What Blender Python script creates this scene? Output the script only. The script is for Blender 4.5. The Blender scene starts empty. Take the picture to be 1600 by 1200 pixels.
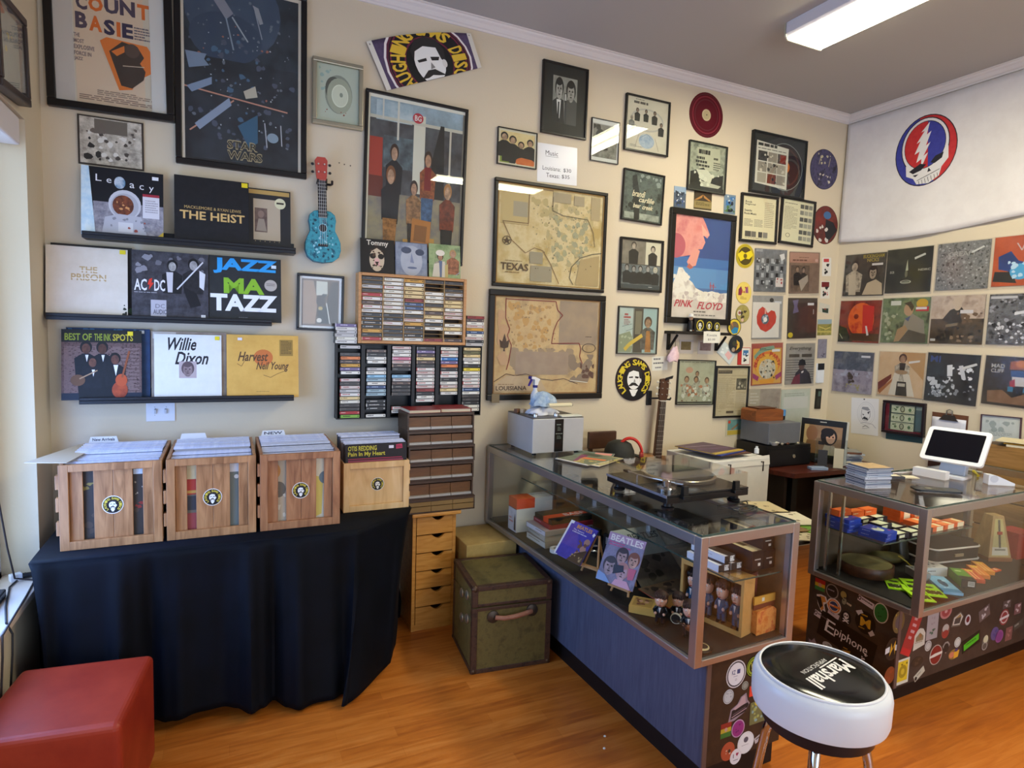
import bpy, bmesh, math, random
from mathutils import Vector, Matrix

# ------------------------------------------------------------------ camera, world, lights, exposure
sc = bpy.context.scene
COL = sc.collection
CAMZ = 1.645
FPX = 958.06                       # focal length in pixels of the 1600 px wide frame
CR = ((0.906530, -0.420978, 0.031305), (-0.007109, -0.089373, -0.995973), (0.422081, 0.902657, -0.084012))  # rows: right, down, forward
cam = bpy.data.cameras.new('camera')
cam.sensor_width = 36.0
cam.lens = 36.0 * FPX / 1600.0
cam.clip_start = 0.02
camo = bpy.data.objects.new('camera', cam)
camo.matrix_world = Matrix(((CR[0][0], -CR[1][0], -CR[2][0], 0), (CR[0][1], -CR[1][1], -CR[2][1], 0),
                            (CR[0][2], -CR[1][2], -CR[2][2], CAMZ), (0, 0, 0, 1)))
COL.objects.link(camo)
sc.camera = camo

DY, RX, LX, FY, CZ = 3.37, 4.38, -0.723, -3.2, 3.382     # back wall, right wall, left wall, front wall, ceiling

sc.view_settings.view_transform = 'Standard'
sc.view_settings.look = 'None'
sc.view_settings.gamma = 1.0
sc.view_settings.exposure = -0.17
sc.cycles.transparent_max_bounces = 28
sc.cycles.max_bounces = 8
sc.cycles.sample_clamp_indirect = 4.0
w = bpy.data.worlds.new('world')
sc.world = w
w.use_nodes = True
w.node_tree.nodes['Background'].inputs[0].default_value = (0.50, 0.70, 1.0, 1)
w.node_tree.nodes['Background'].inputs[1].default_value = 3.4


def area(name, loc, rot, sx, sy, power, col):
    l = bpy.data.lights.new(name, 'AREA')
    l.shape = 'RECTANGLE'
    l.size, l.size_y, l.energy, l.color = sx, sy, power, col
    o = bpy.data.objects.new(name, l)
    o.location, o.rotation_euler = loc, rot
    COL.objects.link(o)
    return o


PI = math.pi
area('daylight_shopfront', (2.3, FY + 0.12, 1.5), (PI / 2, 0, 0), 2.5, 2.3, 52, (0.96, 0.97, 1.0))
area('daylight_side_window', (LX - 0.10, 2.42, 1.12), (0, -PI / 2, 0), 1.0, 0.95, 26, (0.20, 0.40, 1.0))


def ray(px, py):
    a, b = (px - 800) / FPX, (py - 600) / FPX
    return Vector((a * CR[0][i] + b * CR[1][i] + CR[2][i] for i in range(3)))


def onY(px, py, y):
    d = ray(px, py)
    return d * (y / d.y) + Vector((0, 0, CAMZ))


def onX(px, py, x):
    d = ray(px, py)
    return d * (x / d.x) + Vector((0, 0, CAMZ))


def onZ(px, py, z):
    d = ray(px, py)
    return d * ((z - CAMZ) / d.z) + Vector((0, 0, CAMZ))


# ------------------------------------------------------------------ materials
def lin(h):
    h = h.lstrip('#')
    if len(h) == 3:
        h = ''.join(c * 2 for c in h)
    v = [int(h[i:i + 2], 16) / 255 for i in (0, 2, 4)]
    return tuple(c / 12.92 if c <= 0.04045 else ((c + 0.055) / 1.055) ** 2.4 for c in v) + (1,)


MATS = {}


def newmat(name):
    m = bpy.data.materials.new(name)
    m.use_nodes = True
    nt = m.node_tree
    return m, nt, nt.nodes['Principled BSDF']


def mat(k):
    """'hex' or 'hex~hex~scale' (mottled) or 'hex~hex~hex~scale', then !roughness !metallic"""
    if not isinstance(k, str):
        return k
    if k in MATS:
        return MATS[k]
    p = k.split('!')
    m, nt, b = newmat('paint_' + p[0].replace('~', '_'))
    b.inputs['Roughness'].default_value = float(p[1]) if len(p) > 1 else 0.5
    b.inputs['Metallic'].default_value = float(p[2]) if len(p) > 2 else 0
    b.inputs['Specular IOR Level'].default_value = 0.35
    c = p[0].split('~')
    if len(c) == 1:
        b.inputs['Base Color'].default_value = lin(c[0])
    else:
        sc_ = float(c[-1])
        c = c[:-1]
        t = nt.nodes.new('ShaderNodeTexCoord')
        n = nt.nodes.new('ShaderNodeTexNoise')
        n.inputs['Scale'].default_value = sc_
        n.inputs['Detail'].default_value = 5
        n.inputs['Roughness'].default_value = 0.65
        r = nt.nodes.new('ShaderNodeValToRGB')
        e = r.color_ramp.elements
        e[0].position, e[1].position = 0.36, 0.64
        e[0].color, e[1].color = lin(c[0]), lin(c[-1])
        for i, q in enumerate(c[1:-1]):
            x = e.new(0.36 + 0.28 * (i + 1) / (len(c) - 1))
            x.color = lin(q)
        nt.links.new(t.outputs['Object'], n.inputs['Vector'])
        nt.links.new(n.outputs['Fac'], r.inputs['Fac'])
        nt.links.new(r.outputs['Color'], b.inputs['Base Color'])
    MATS[k] = m
    return m


def wood(name, c1, c2, c3, stretch=(40, 40, 3), rough=0.45):
    m, nt, b = newmat(name)
    t = nt.nodes.new('ShaderNodeTexCoord')
    mp = nt.nodes.new('ShaderNodeMapping')
    mp.inputs['Scale'].default_value = stretch
    n = nt.nodes.new('ShaderNodeTexNoise')
    n.inputs['Scale'].default_value = 1.0
    n.inputs['Detail'].default_value = 6
    n.inputs['Distortion'].default_value = 1.2
    r = nt.nodes.new('ShaderNodeValToRGB')
    e = r.color_ramp.elements
    e[0].position, e[1].position = 0.3, 0.72
    e[0].color, e[1].color = lin(c1), lin(c3)
    e.new(0.5).color = lin(c2)
    nt.links.new(t.outputs['Object'], mp.inputs['Vector'])
    nt.links.new(mp.outputs['Vector'], n.inputs['Vector'])
    nt.links.new(n.outputs['Fac'], r.inputs['Fac'])
    nt.links.new(r.outputs['Color'], b.inputs['Base Color'])
    b.inputs['Roughness'].default_value = rough
    MATS[name] = m
    return m


def glass(name, tint, rough=0.0, base=0.04, gain=0.96):
    m, nt, b = newmat(name)
    nt.nodes.remove(b)
    out = nt.nodes['Material Output']
    tr = nt.nodes.new('ShaderNodeBsdfTransparent')
    tr.inputs[0].default_value = tint
    gl = nt.nodes.new('ShaderNodeBsdfAnisotropic')
    gl.inputs['Roughness'].default_value = rough
    gl.inputs['Color'].default_value = (1, 1, 1, 1)
    lw = nt.nodes.new('ShaderNodeLayerWeight')
    lw.inputs['Blend'].default_value = 0.5
    pw = nt.nodes.new('ShaderNodeMath')
    pw.operation = 'POWER'
    pw.inputs[1].default_value = 4.0
    ma = nt.nodes.new('ShaderNodeMath')
    ma.operation = 'MULTIPLY_ADD'
    ma.inputs[1].default_value = gain
    ma.inputs[2].default_value = base
    mx = nt.nodes.new('ShaderNodeMixShader')
    L = nt.links.new
    L(lw.outputs['Facing'], pw.inputs[0])
    L(pw.outputs[0], ma.inputs[0])
    L(ma.outputs[0], mx.inputs[0])
    L(tr.outputs[0], mx.inputs[1])
    L(gl.outputs[0], mx.inputs[2])
    L(mx.outputs[0], out.inputs['Surface'])
    MATS[name] = m
    return m


def emit(name, col, s):
    m, nt, b = newmat(name)
    b.inputs['Base Color'].default_value = col
    b.inputs['Emission Color'].default_value = col
    b.inputs['Emission Strength'].default_value = s
    MATS[name] = m
    return m


glass('pane', (0.97, 0.98, 0.97, 1), 0.0, 0.022, 0.75)
glass('casepane', (0.978, 0.988, 0.984, 1), 0.0, 0.02, 0.6)
glass('sleeve', (0.95, 0.95, 0.96, 1), 0.12, 0.035, 0.5)
glass('acrylic', (0.93, 0.92, 0.90, 1), 0.03, 0.035, 0.4)
glass('clearplastic', (0.9, 0.93, 0.95, 1), 0.08, 0.08, 0.6)


# ------------------------------------------------------------------ mesh building
class MB:
    def __init__(s):
        s.v, s.f, s.fm, s.mats, s.sm = [], [], [], [], []

    def mi(s, m):
        m = mat(m)
        if m not in s.mats:
            s.mats.append(m)
        return s.mats.index(m)

    def add(s, vs, fs, m, smooth=False):
        o = len(s.v)
        s.v += [tuple(v) for v in vs]
        k = s.mi(m)
        for f in fs:
            s.f.append([i + o for i in f])
            s.fm.append(k)
            s.sm.append(smooth)

    def box(s, c, d, m, M=None):
        x, y, z = (q / 2 for q in d)
        vs = [Vector((sx * x, sy * y, sz * z)) for sz in (-1, 1) for sy in (-1, 1) for sx in (-1, 1)]
        if M is not None:
            vs = [M @ v for v in vs]
        vs = [v + Vector(c) for v in vs]
        s.add(vs, [(0, 2, 3, 1), (4, 5, 7, 6), (0, 1, 5, 4), (2, 6, 7, 3), (0, 4, 6, 2), (1, 3, 7, 5)], m)

    def bx(s, x0, y0, z0, x1, y1, z1, m):
        s.box(((x0 + x1) / 2, (y0 + y1) / 2, (z0 + z1) / 2), (abs(x1 - x0), abs(y1 - y0), abs(z1 - z0)), m)

    def prism(s, poly, a, b, m, axis='y', smooth=False):
        """poly: 2D outline; extruded from a to b along axis (y: poly in xz, z: poly in xy, x: poly in yz)"""
        def P(p, t):
            return {'y': (p[0], t, p[1]), 'z': (p[0], p[1], t), 'x': (t, p[0], p[1])}[axis]
        n = len(poly)
        vs = [P(p, a) for p in poly] + [P(p, b) for p in poly]
        s.add(vs, [tuple(range(n - 1, -1, -1)), tuple(range(n, 2 * n))], m)
        s.add(vs, [(i, (i + 1) % n, n + (i + 1) % n, n + i) for i in range(n)], m, smooth)

    def lathe(s, prof, m, n=24, c=(0, 0, 0), M=None, smooth=True):
        vs = []
        for r, z in prof:
            for i in range(n):
                a = 2 * PI * i / n
                v = Vector((r * math.cos(a), r * math.sin(a), z))
                if M is not None:
                    v = M @ v
                vs.append(v + Vector(c))
        fs = [(j * n + i, j * n + (i + 1) % n, (j + 1) * n + (i + 1) % n, (j + 1) * n + i) for j in range(len(prof) - 1) for i in range(n)]
        s.add(vs, fs, m, smooth)
        for j, rev in ((0, True), (len(prof) - 1, False)):
            if prof[j][0] > 1e-5:
                ids = list(range(n))
                s.add(vs[j * n:(j + 1) * n], [ids[::-1] if rev else ids], m)

    def cyl(s, p0, p1, r, m, n=16, r1=None, smooth=True):
        p0, p1 = Vector(p0), Vector(p1)
        d = p1 - p0
        M = d.to_track_quat('Z', 'Y').to_matrix()
        s.lathe([(r, 0), (r if r1 is None else r1, d.length)], m, n, p0, M, smooth)

    def tube(s, pts, r, m, n=8, closed=False):
        pts = [Vector(p) for p in pts]
        N = len(pts)
        up = Vector((0, 0, 1))
        vs = []
        for i, p in enumerate(pts):
            a = pts[(i - 1) % N] if (i or closed) else p
            b = pts[(i + 1) % N] if (i < N - 1 or closed) else p
            t = (b - a).normalized()
            if abs(t.dot(up)) > 0.95:
                up = Vector((1, 0, 0)) if abs(t.x) < 0.9 else Vector((0, 1, 0))
            u = t.cross(up).normalized()
            up = u.cross(t).normalized()
            rr = r[i] if isinstance(r, (list, tuple)) else r
            for k in range(n):
                q = 2 * PI * k / n
                vs.append(p + u * (rr * math.cos(q)) + up * (rr * math.sin(q)))
        fs = [(i * n + k, i * n + (k + 1) % n, ((i + 1) % N) * n + (k + 1) % n, ((i + 1) % N) * n + k) for i in range(N if closed else N - 1) for k in range(n)]
        if not closed:
            fs += [tuple(range(n - 1, -1, -1)), tuple(range((N - 1) * n, N * n))]
        s.add(vs, fs, m, True)

    def ball(s, c, r, m, n=16, M=None):
        rx, ry, rz = r if isinstance(r, (tuple, list)) else (r, r, r)
        h = n // 2
        vs, fs = [], []
        for j in range(h + 1):
            t = PI * j / h
            for i in range(n):
                a = 2 * PI * i / n
                v = Vector((rx * math.sin(t) * math.cos(a), ry * math.sin(t) * math.sin(a), rz * math.cos(t)))
                if M is not None:
                    v = M @ v
                vs.append(v + Vector(c))
        for j in range(h):
            for i in range(n):
                fs.append((j * n + i, (j + 1) * n + i, (j + 1) * n + (i + 1) % n, j * n + (i + 1) % n))
        s.add(vs, fs, m, True)

    def grid(s, rows, m, smooth=True):
        n = len(rows[0])
        s.add([p for r in rows for p in r], [(j * n + i, j * n + i + 1, (j + 1) * n + i + 1, (j + 1) * n + i) for j in range(len(rows) - 1) for i in range(n - 1)], m, smooth)

    def mesh(s, name):
        me = bpy.data.meshes.new(name)
        me.from_pydata(s.v, [], s.f)
        for m in s.mats:
            me.materials.append(m)
        me.polygons.foreach_set('material_index', s.fm)
        me.polygons.foreach_set('use_smooth', s.sm)
        me.update()
        return me

    def build(s, name, parent=None, loc=None, rot=None, bevel=0, seg=2, solid=0):
        me = s.mesh(name)
        if any(s.sm):
            me.set_sharp_from_angle(angle=0.8)
        o = bpy.data.objects.new(name, me)
        COL.objects.link(o)
        if parent is not None:
            o.parent = parent
        if loc is not None:
            o.location = loc
        if rot is not None:
            o.rotation_euler = rot
        if solid:
            q = o.modifiers.new('thickness', 'SOLIDIFY')
            q.thickness, q.offset = solid, 0
        if bevel:
            q = o.modifiers.new('bevel', 'BEVEL')
            q.width, q.segments, q.limit_method = bevel, seg, 'ANGLE'
            q.harden_normals = False
        return o


def tag(o, label, cat, group=None, kind=None):
    o['label'], o['category'] = label, cat
    if group:
        o['group'] = group
    if kind:
        o['kind'] = kind
    return o


def thing(name, label, cat, loc=(0, 0, 0), rotz=0, group=None, rot=None):
    o = bpy.data.objects.new(name, None)
    COL.objects.link(o)
    o.empty_display_size = 0.05
    o.location = loc
    o.rotation_euler = rot or (0, 0, rotz)
    return tag(o, label, cat, group)


def struct(o):
    o['kind'] = 'structure'
    return o


def dup(root, loc=None, rot=None, label=None, group=None):
    r = root.copy()
    COL.objects.link(r)
    if loc is not None:
        r.location = loc
    if rot is not None:
        r.rotation_euler = rot
    if label:
        r['label'] = label
    if group:
        r['group'] = group
    for ch in list(root.children):
        c = ch.copy()
        COL.objects.link(c)
        c.parent = r
        for g in ch.children:
            d = g.copy()
            COL.objects.link(d)
            d.parent = c
    return r


# ------------------------------------------------------------------ printed matter
TXC = {}


def text_mesh(body, bold, it):
    k = (body, bold, it)
    if k not in TXC:
        cu = bpy.data.curves.new('lettering', 'FONT')
        cu.body, cu.resolution_u, cu.offset, cu.shear = body, 2, bold, it
        ob = bpy.data.objects.new('lettering', cu)
        me = ob.to_mesh()
        vs = [(v.co.x, v.co.y) for v in me.vertices]
        fs = [tuple(p.vertices) for p in me.polygons]
        ob.to_mesh_clear()
        bpy.data.objects.remove(ob)
        bpy.data.curves.remove(cu)
        if not vs:
            vs, fs = [(0, 0), (1, 0), (1, 1)], []
        x0, x1 = min(v[0] for v in vs), max(v[0] for v in vs)
        y0, y1 = min(v[1] for v in vs), max(v[1] for v in vs)
        sx, sy = max(x1 - x0, 1e-4), max(y1 - y0, 1e-4)
        TXC[k] = ([((v[0] - x0) / sx, (v[1] - y0) / sy) for v in vs], fs, sx / sy)
    return TXC[k]


LS = 0.0001


def logo_ops(cx, cy, rx, ry, ring='4a1626', yel='e3c437', ntext=True):
    """the shop's round emblem: lettered ring round a man with a moustache"""
    def e(c, x, y, a, b):
        return 'e %s %.4f %.4f %.4f %.4f' % (c, cx + x * rx, cy + y * ry, a * rx, b * ry)

    def p(c, *q):
        q = [v * 1.13 if abs(v) < .56 else v for v in q]
        return 'p %s ' % c + ' '.join('%.4f %.4f' % (cx + q[i] * rx, cy + q[i + 1] * ry) for i in range(0, len(q), 2))
    o = [e('161114', 0, 0, 1, 1), e(ring, 0, 0, .97, .97), e('161114', 0, 0, .93, .93), e(ring, 0, 0, .63, .63), e('151313', 0, 0, .59, .59)]
    if ntext:
        s = 'LAUGHING SAMS DISCS'
        for i, ch in enumerate(s):
            a = math.radians(222 - 264 * i / (len(s) - 1))
            if ch != ' ':
                o.append('c %s %.4f %.4f %.4f %.4f %.3f|%s' % (yel, cx + .78 * rx * math.cos(a), cy - .78 * ry * math.sin(a), .235 * rx, .27 * ry, a - PI / 2, ch))
    o += [p('151313', -.62, .72, -.3, .42, .3, .42, .62, .72, .3, .93, -.3, .93),
          p('e8e6e0', -.22, .42, .22, .42, .12, .66, 0, .8, -.12, .66), e('e8e6e0', 0, -.02, .385, .49),
          p('2a2624', -.34, -.1, -.36, -.3, -.2, -.5, .05, -.55, .28, -.46, .38, -.25, .36, .05, .27, -.05, .22, -.3, -.05, -.36, -.26, -.28),
          e('d8d4cc', .36, .06, .06, .1), p('2a2624', -.27, -.1, -.06, -.12, -.06, -.06, -.25, -.05), p('2a2624', .04, -.13, .24, -.1, .2, -.03, .05, -.05),
          p('2a2624', -.3, .28, -.1, .13, .06, .13, .28, .3, .1, .27, -.02, .24, -.14, .28), p('8a8680', .02, -.02, .08, .1, -.03, .12),
          p('e8e6e0', -.12, .7, 0, .62, .12, .7, .05, .78, -.05, .78)]
    return o


def mo(c, k=.72):
    v = [int(c[i:i + 2], 16) for i in (0, 2, 4)]
    return c + '~' + ''.join('%02x' % int(q * k) for q in v) + '~45'


def fig(c, cx, top, h, skin='c09070', hair='2a201a', pants=None):
    """a plain standing figure for a printed picture"""
    u = h
    c, skin, pants = mo(c, .62), mo(skin), pants and mo(pants, .62)
    o = ['p %s %.4f %.4f %.4f %.4f %.4f %.4f %.4f %.4f %.4f %.4f %.4f %.4f' % (c, cx - .05 * u, top + .2 * u, cx + .05 * u, top + .2 * u, cx + .17 * u, top + .28 * u, cx + .15 * u, top + .62 * u, cx - .15 * u, top + .62 * u, cx - .17 * u, top + .28 * u),
         'e %s %.4f %.4f %.4f %.4f' % (hair, cx, top + .095 * u, .088 * u, .105 * u), 'e %s %.4f %.4f %.4f %.4f' % (skin, cx, top + .12 * u, .062 * u, .085 * u)]
    if pants:
        o.append('p %s %.4f %.4f %.4f %.4f %.4f %.4f %.4f %.4f' % (pants, cx - .13 * u, top + .6 * u, cx + .13 * u, top + .6 * u, cx + .1 * u, top + u, cx - .1 * u, top + u))
    return o


def face(cx, cy, rx, ry, skin='b89078', hair='201814', eye='2a2018'):
    def e(c, x, y, a, b):
        return 'e %s %.4f %.4f %.4f %.4f' % (c, cx + x * rx, cy + y * ry, a * rx, b * ry)
    skin = mo(skin)
    return [e(hair, 0, -.18, 1.12, 1.0), e(skin, 0, .05, .82, .95), e(hair, -.1, -.72, .8, .36), e(eye, -.33, -.08, .17, .09), e(eye, .33, -.08, .17, .09),
            e(eye, 0, .5, .25, .06), 'p %s %.4f %.4f %.4f %.4f %.4f %.4f' % (eye, cx, cy - .02 * ry, cx + .1 * rx, cy + .3 * ry, cx - .05 * rx, cy + .3 * ry)]


def art(s, w, h, y, ops, ox=0.0, oz=0.0, keep=True):
    """paint ops (0..1, y down) on a w x h field centred at (ox, oz), facing -y, each layer a hair in front of the last"""
    lay = [y]

    def X(u):
        return ox + (u - .5) * w

    def Z(v):
        return oz + (.5 - v) * h

    def poly(pts, c):
        lay[0] -= LS
        if keep:
            pts = [(min(max(a, 0), 1), min(max(b, 0), 1)) for a, b in pts]
        q = [(X(a), lay[0], Z(b)) for a, b in pts]
        ar = sum(q[i][0] * q[(i + 1) % len(q)][2] - q[(i + 1) % len(q)][0] * q[i][2] for i in range(len(q)))
        if ar < 0:
            q.reverse()
        s.add(q, [tuple(range(len(q)))], c)

    for op in ops if isinstance(ops, list) else [o.strip() for o in ops.split(';') if o.strip()]:
        head, _, txt = op.partition('|')
        a = head.split()
        k, c = a[0], a[1]
        n = [float(v) for v in a[2:]]
        if k == 'r':
            poly([(n[0], n[1]), (n[0] + n[2], n[1]), (n[0] + n[2], n[1] + n[3]), (n[0], n[1] + n[3])], c)
        elif k == 'p':
            poly([(n[i], n[i + 1]) for i in range(0, len(n), 2)], c)
        elif k == 'e':
            N = 22
            poly([(n[0] + n[2] * math.cos(2 * PI * i / N), n[1] + n[3] * math.sin(2 * PI * i / N)) for i in range(N)], c)
        elif k == 'o':
            N = 28
            lay[0] -= LS
            t = n[4]
            vs = []
            for i in range(N):
                q = 2 * PI * i / N
                vs += [(X(n[0] + n[2] * math.cos(q)), lay[0], Z(n[1] + n[3] * math.sin(q))), (X(n[0] + n[2] * t * math.cos(q)), lay[0], Z(n[1] + n[3] * t * math.sin(q)))]
            s.add(vs, [(2 * i, 2 * ((i + 1) % N), 2 * ((i + 1) % N) + 1, 2 * i + 1) for i in range(N)], c)
        elif k == 'l':
            th = n[0]
            lay[0] -= LS
            pts = [(X(n[i]), Z(n[i + 1])) for i in range(1, len(n), 2)]
            for (x0, z0), (x1, z1) in zip(pts, pts[1:]):
                d = math.hypot(x1 - x0, z1 - z0) or 1
                px, pz = -(z1 - z0) / d * th * h / 2, (x1 - x0) / d * th * h / 2
                s.add([(x0 + px, lay[0], z0 + pz), (x0 - px, lay[0], z0 - pz), (x1 - px, lay[0], z1 - pz), (x1 + px, lay[0], z1 + pz)], [(0, 1, 2, 3)], c)
        elif k in 'tTiIH':
            vs, fs, _a = text_mesh(txt, 0.022 if k in 'TI' else 0.045 if k == 'H' else 0.0, 0.35 if k in 'iI' else 0.0)
            lay[0] -= LS
            s.add([(X(n[0] + v[0] * n[2]), lay[0], Z(n[1] + n[3] - v[1] * n[3])) for v in vs], fs, c)
        elif k == 'c':
            vs, fs, _a = text_mesh(txt, 0.03, 0.0)
            lay[0] -= LS
            ca, sa = math.cos(n[4]), math.sin(n[4])
            q = []
            for v in vs:
                a_, b_ = (v[0] - .5) * n[2] * w, (v[1] - .5) * n[3] * h
                q.append((X(n[0]) + a_ * ca - b_ * sa, lay[0], Z(n[1]) + a_ * sa + b_ * ca))
            s.add(q, fs, c)
        elif k == 'w':                      # rows of small print too fine to read: x y w h rows
            lay[0] -= LS
            rg = random.Random(int(n[0] * 977 + n[1] * 131))
            R = int(n[4])
            for i in range(R):
                x = n[0]
                e = n[0] + n[2] * (1 if i % 3 else rg.uniform(.5, 1))
                while x < e:
                    L = rg.uniform(.06, .2) * n[2]
                    y0 = n[1] + n[3] * i / R
                    y1 = y0 + n[3] / R * .45
                    x1 = min(x + L, n[0] + n[2])
                    s.add([(X(x), lay[0], Z(y1)), (X(x1), lay[0], Z(y1)), (X(x1), lay[0], Z(y0)), (X(x), lay[0], Z(y0))], [(0, 1, 2, 3)], c)
                    x += L + .025 * n[2]
        elif k == 'n':                      # scattered blots: x y w h count size seed
            rg = random.Random(int(n[6]))
            for i in range(int(n[4])):
                lay[0] -= LS / 6
                cx, cy = n[0] + rg.random() * n[2], n[1] + rg.random() * n[3]
                z = n[5] * rg.uniform(.4, 1.3)
                q = rg.uniform(0, 6)
                M = 7
                pts = [(cx + z * rg.uniform(.5, 1) * math.cos(q + 6.283 * j / M), cy + z * rg.uniform(.5, 1) * math.sin(q + 6.283 * j / M) * w / h) for j in range(M)]
                pts = [(min(max(a_, n[0]), n[0] + n[2]), min(max(b_, n[1]), n[1] + n[3])) for a_, b_ in pts]
                vv = [(X(a_), lay[0], Z(b_)) for a_, b_ in pts][::-1]
                s.add(vv, [tuple(range(M))], c)
    return lay[0]


def clip(s, a, b):
    """cut everything outside the sheet |x| <= a, |z| <= b away"""
    V, F, K = [], [], []
    for f, k in zip(s.f, s.fm):
        q = [s.v[i] for i in f]
        for ax, lim in ((0, a), (2, b)):
            for sg in (1, -1):
                r = []
                for i in range(len(q)):
                    p, n = q[i], q[(i + 1) % len(q)]
                    dp, dn = lim - sg * p[ax], lim - sg * n[ax]
                    if dp >= 0:
                        r.append(p)
                    if dp * dn < 0:
                        t = dp / (dp - dn)
                        r.append(tuple(p[j] + (n[j] - p[j]) * t for j in range(3)))
                q = r
                if not q:
                    break
            if not q:
                break
        if len(q) > 2:
            F.append(list(range(len(V), len(V) + len(q))))
            V += q
            K.append(k)
    s.v, s.f, s.fm, s.sm = V, F, K, [False] * len(F)


def warp_art(name, parent, ops, fn, w=1.0, h=1.0, cell=.03):
    """print ops onto a bent sheet: fn(u, v, lift) gives the point"""
    s = MB()
    art(s, w, h, 0, ops, 0, 0, False)
    clip(s, w / 2, h / 2)
    me = s.mesh(name)
    b = bmesh.new()
    b.from_mesh(me)
    bmesh.ops.triangulate(b, faces=b.faces[:])
    for _ in range(7):
        ed = [e for e in b.edges if e.calc_length() > cell]
        if not ed:
            break
        bmesh.ops.subdivide_edges(b, edges=ed, cuts=1, use_grid_fill=False)
        bmesh.ops.triangulate(b, faces=[f for f in b.faces if len(f.verts) > 3])
    for v in b.verts:
        v.co = fn(v.co.x / w + .5, .5 - v.co.z / h, .0012 - v.co.y * 1.6)
    b.to_mesh(me)
    b.free()
    o = bpy.data.objects.new(name, me)
    COL.objects.link(o)
    o.parent = parent
    return o


# ------------------------------------------------------------------ things that hang flat on a wall
WROT = {'B': 0.0, 'R': -PI / 2, 'L': PI / 2}


def place(plane, corners, off):
    """four picture corners TL TR BR BL on a plane 'off' in front of the wall -> centre on the wall, width, height, tilt"""
    if plane == 'B':
        P = [onY(x, y, DY - off) for x, y in corners]
        uv = [(p.x, p.z) for p in P]
    elif plane == 'R':
        P = [onX(x, y, RX - off) for x, y in corners]
        uv = [(-p.y, p.z) for p in P]
    else:
        P = [onX(x, y, LX + off) for x, y in corners]
        uv = [(p.y, p.z) for p in P]
    tl, tr, br, bl = uv
    cu, cv = sum(q[0] for q in uv) / 4, sum(q[1] for q in uv) / 4
    d = lambda a, b: math.hypot(a[0] - b[0], a[1] - b[1])
    W, H = (d(tl, tr) + d(bl, br)) / 2, (d(tl, bl) + d(tr, br)) / 2
    th = (math.atan2(tr[1] - tl[1], tr[0] - tl[0]) + math.atan2(br[1] - bl[1], br[0] - bl[0])) / 2
    tv = (math.atan2(-(tl[0] - bl[0]), tl[1] - bl[1]) + math.atan2(-(tr[0] - br[0]), tr[1] - br[1])) / 2
    a = (th + tv) / 2
    if abs(a) < 0.012:
        a = 0
    loc = {'B': (cu, DY, cv), 'R': (RX, -cu, cv), 'L': (LX, cu, cv)}[plane]
    return loc, W, H, (Matrix.Rotation(WROT[plane], 4, 'Z') @ Matrix.Rotation(-a, 4, 'Y')).to_euler()


def framed(name, label, cat, plane, corners, bar, col, ops, depth=0.022, mat_w=0, mat_col='e8e4dc', bg='ddd', group=None, gl=True, tilt=0):
    loc, W, H, rot = place(plane, corners, depth)
    t = thing(name, label, cat, loc, group=group, rot=rot)
    m = MB()
    a, b = W / 2, H / 2
    g = .001
    for x0, z0, x1, z1 in ((-a, b - bar, a, b), (-a, -b, a, -b + bar), (-a, -b + bar, -a + bar, b - bar), (a - bar, -b + bar, a, b - bar)):
        m.bx(x0, -depth, z0, x1, -g, z1, col)
    m.build('frame', t, bevel=min(.004, bar * .2))
    m = MB()
    w, h = W - 2 * bar, H - 2 * bar
    y = -depth * .45
    if mat_w:
        m.bx(-w / 2 - .002, y, -h / 2 - .002, w / 2 + .002, -g, h / 2 + .002, mat_col)
        m.build('mat_board', t)
        m = MB()
        y -= .0012
        w, h = w - 2 * mat_w, h - 2 * mat_w
    m.bx(-w / 2, y, -h / 2, w / 2, y + .001 if mat_w else -g, h / 2, bg)
    art(m, w, h, y, ops)
    m.build('print', t)
    if gl:
        m = MB()
        w, h = W - 2 * bar, H - 2 * bar
        m.bx(-w / 2, -depth * .86 - .0006, -h / 2, w / 2, -depth * .86 + .0006, h / 2, 'pane')
        m.build('glass_pane', t)
    return t


def flat(name, label, cat, plane, corners, ops, bg='ddd', th=0.003, group=None, off=0.0, sleeve=None):
    """a sheet, sleeve or card on the wall; off = gap to the wall of something it is pinned over"""
    loc, W, H, rot = place(plane, corners, th + off)
    t = thing(name, label, cat, loc, group=group, rot=rot)
    m = MB()
    m.bx(-W / 2, -th - off, -H / 2, W / 2, -off - .0006, H / 2, bg)
    yl = art(m, W, H, -th - off, ops)
    m.build('cover' if sleeve else 'sheet', t)
    if sleeve:
        m = MB()
        sw, sh = sleeve
        y = yl - .0015
        m.bx(-W / 2 - .006, y, -H / 2 - sh, W / 2 + sw, y + .0006, H / 2 + .006, 'sleeve')
        m.bx(-W / 2 - .006, y, -H / 2 - sh - .001, W / 2 + sw, -.001, -H / 2 - sh, 'sleeve')
        m.build('plastic_sleeve', t)
    return t


def disc(name, label, cat, plane, c, rx_, ry_, ops, bg, hole=True, group=None, th=0.003, off=0.0):
    """a round thing on the wall from its picture centre and half-axes"""
    cs = [(c[0] - rx_, c[1] - ry_), (c[0] + rx_, c[1] - ry_), (c[0] + rx_, c[1] + ry_), (c[0] - rx_, c[1] + ry_)]
    loc, W, H, rot = place(plane, cs, th + off)
    t = thing(name, label, cat, loc, group=group, rot=(0, 0, WROT[plane]))
    m = MB()
    n = 40
    m.prism([(W / 2 * math.cos(2 * PI * i / n), H / 2 * math.sin(2 * PI * i / n)) for i in range(n)], -off - .0006, -th - off, bg)
    art(m, W, H, -th - off, ops)
    if hole:
        art(m, W, H, -th - off - .004, 'e 1a1a1a .5 .5 .016 .016')
    m.build('disc', t)
    return t

# ------------------------------------------------------------------ the room
WALLC = 'd0c2a8'


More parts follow.
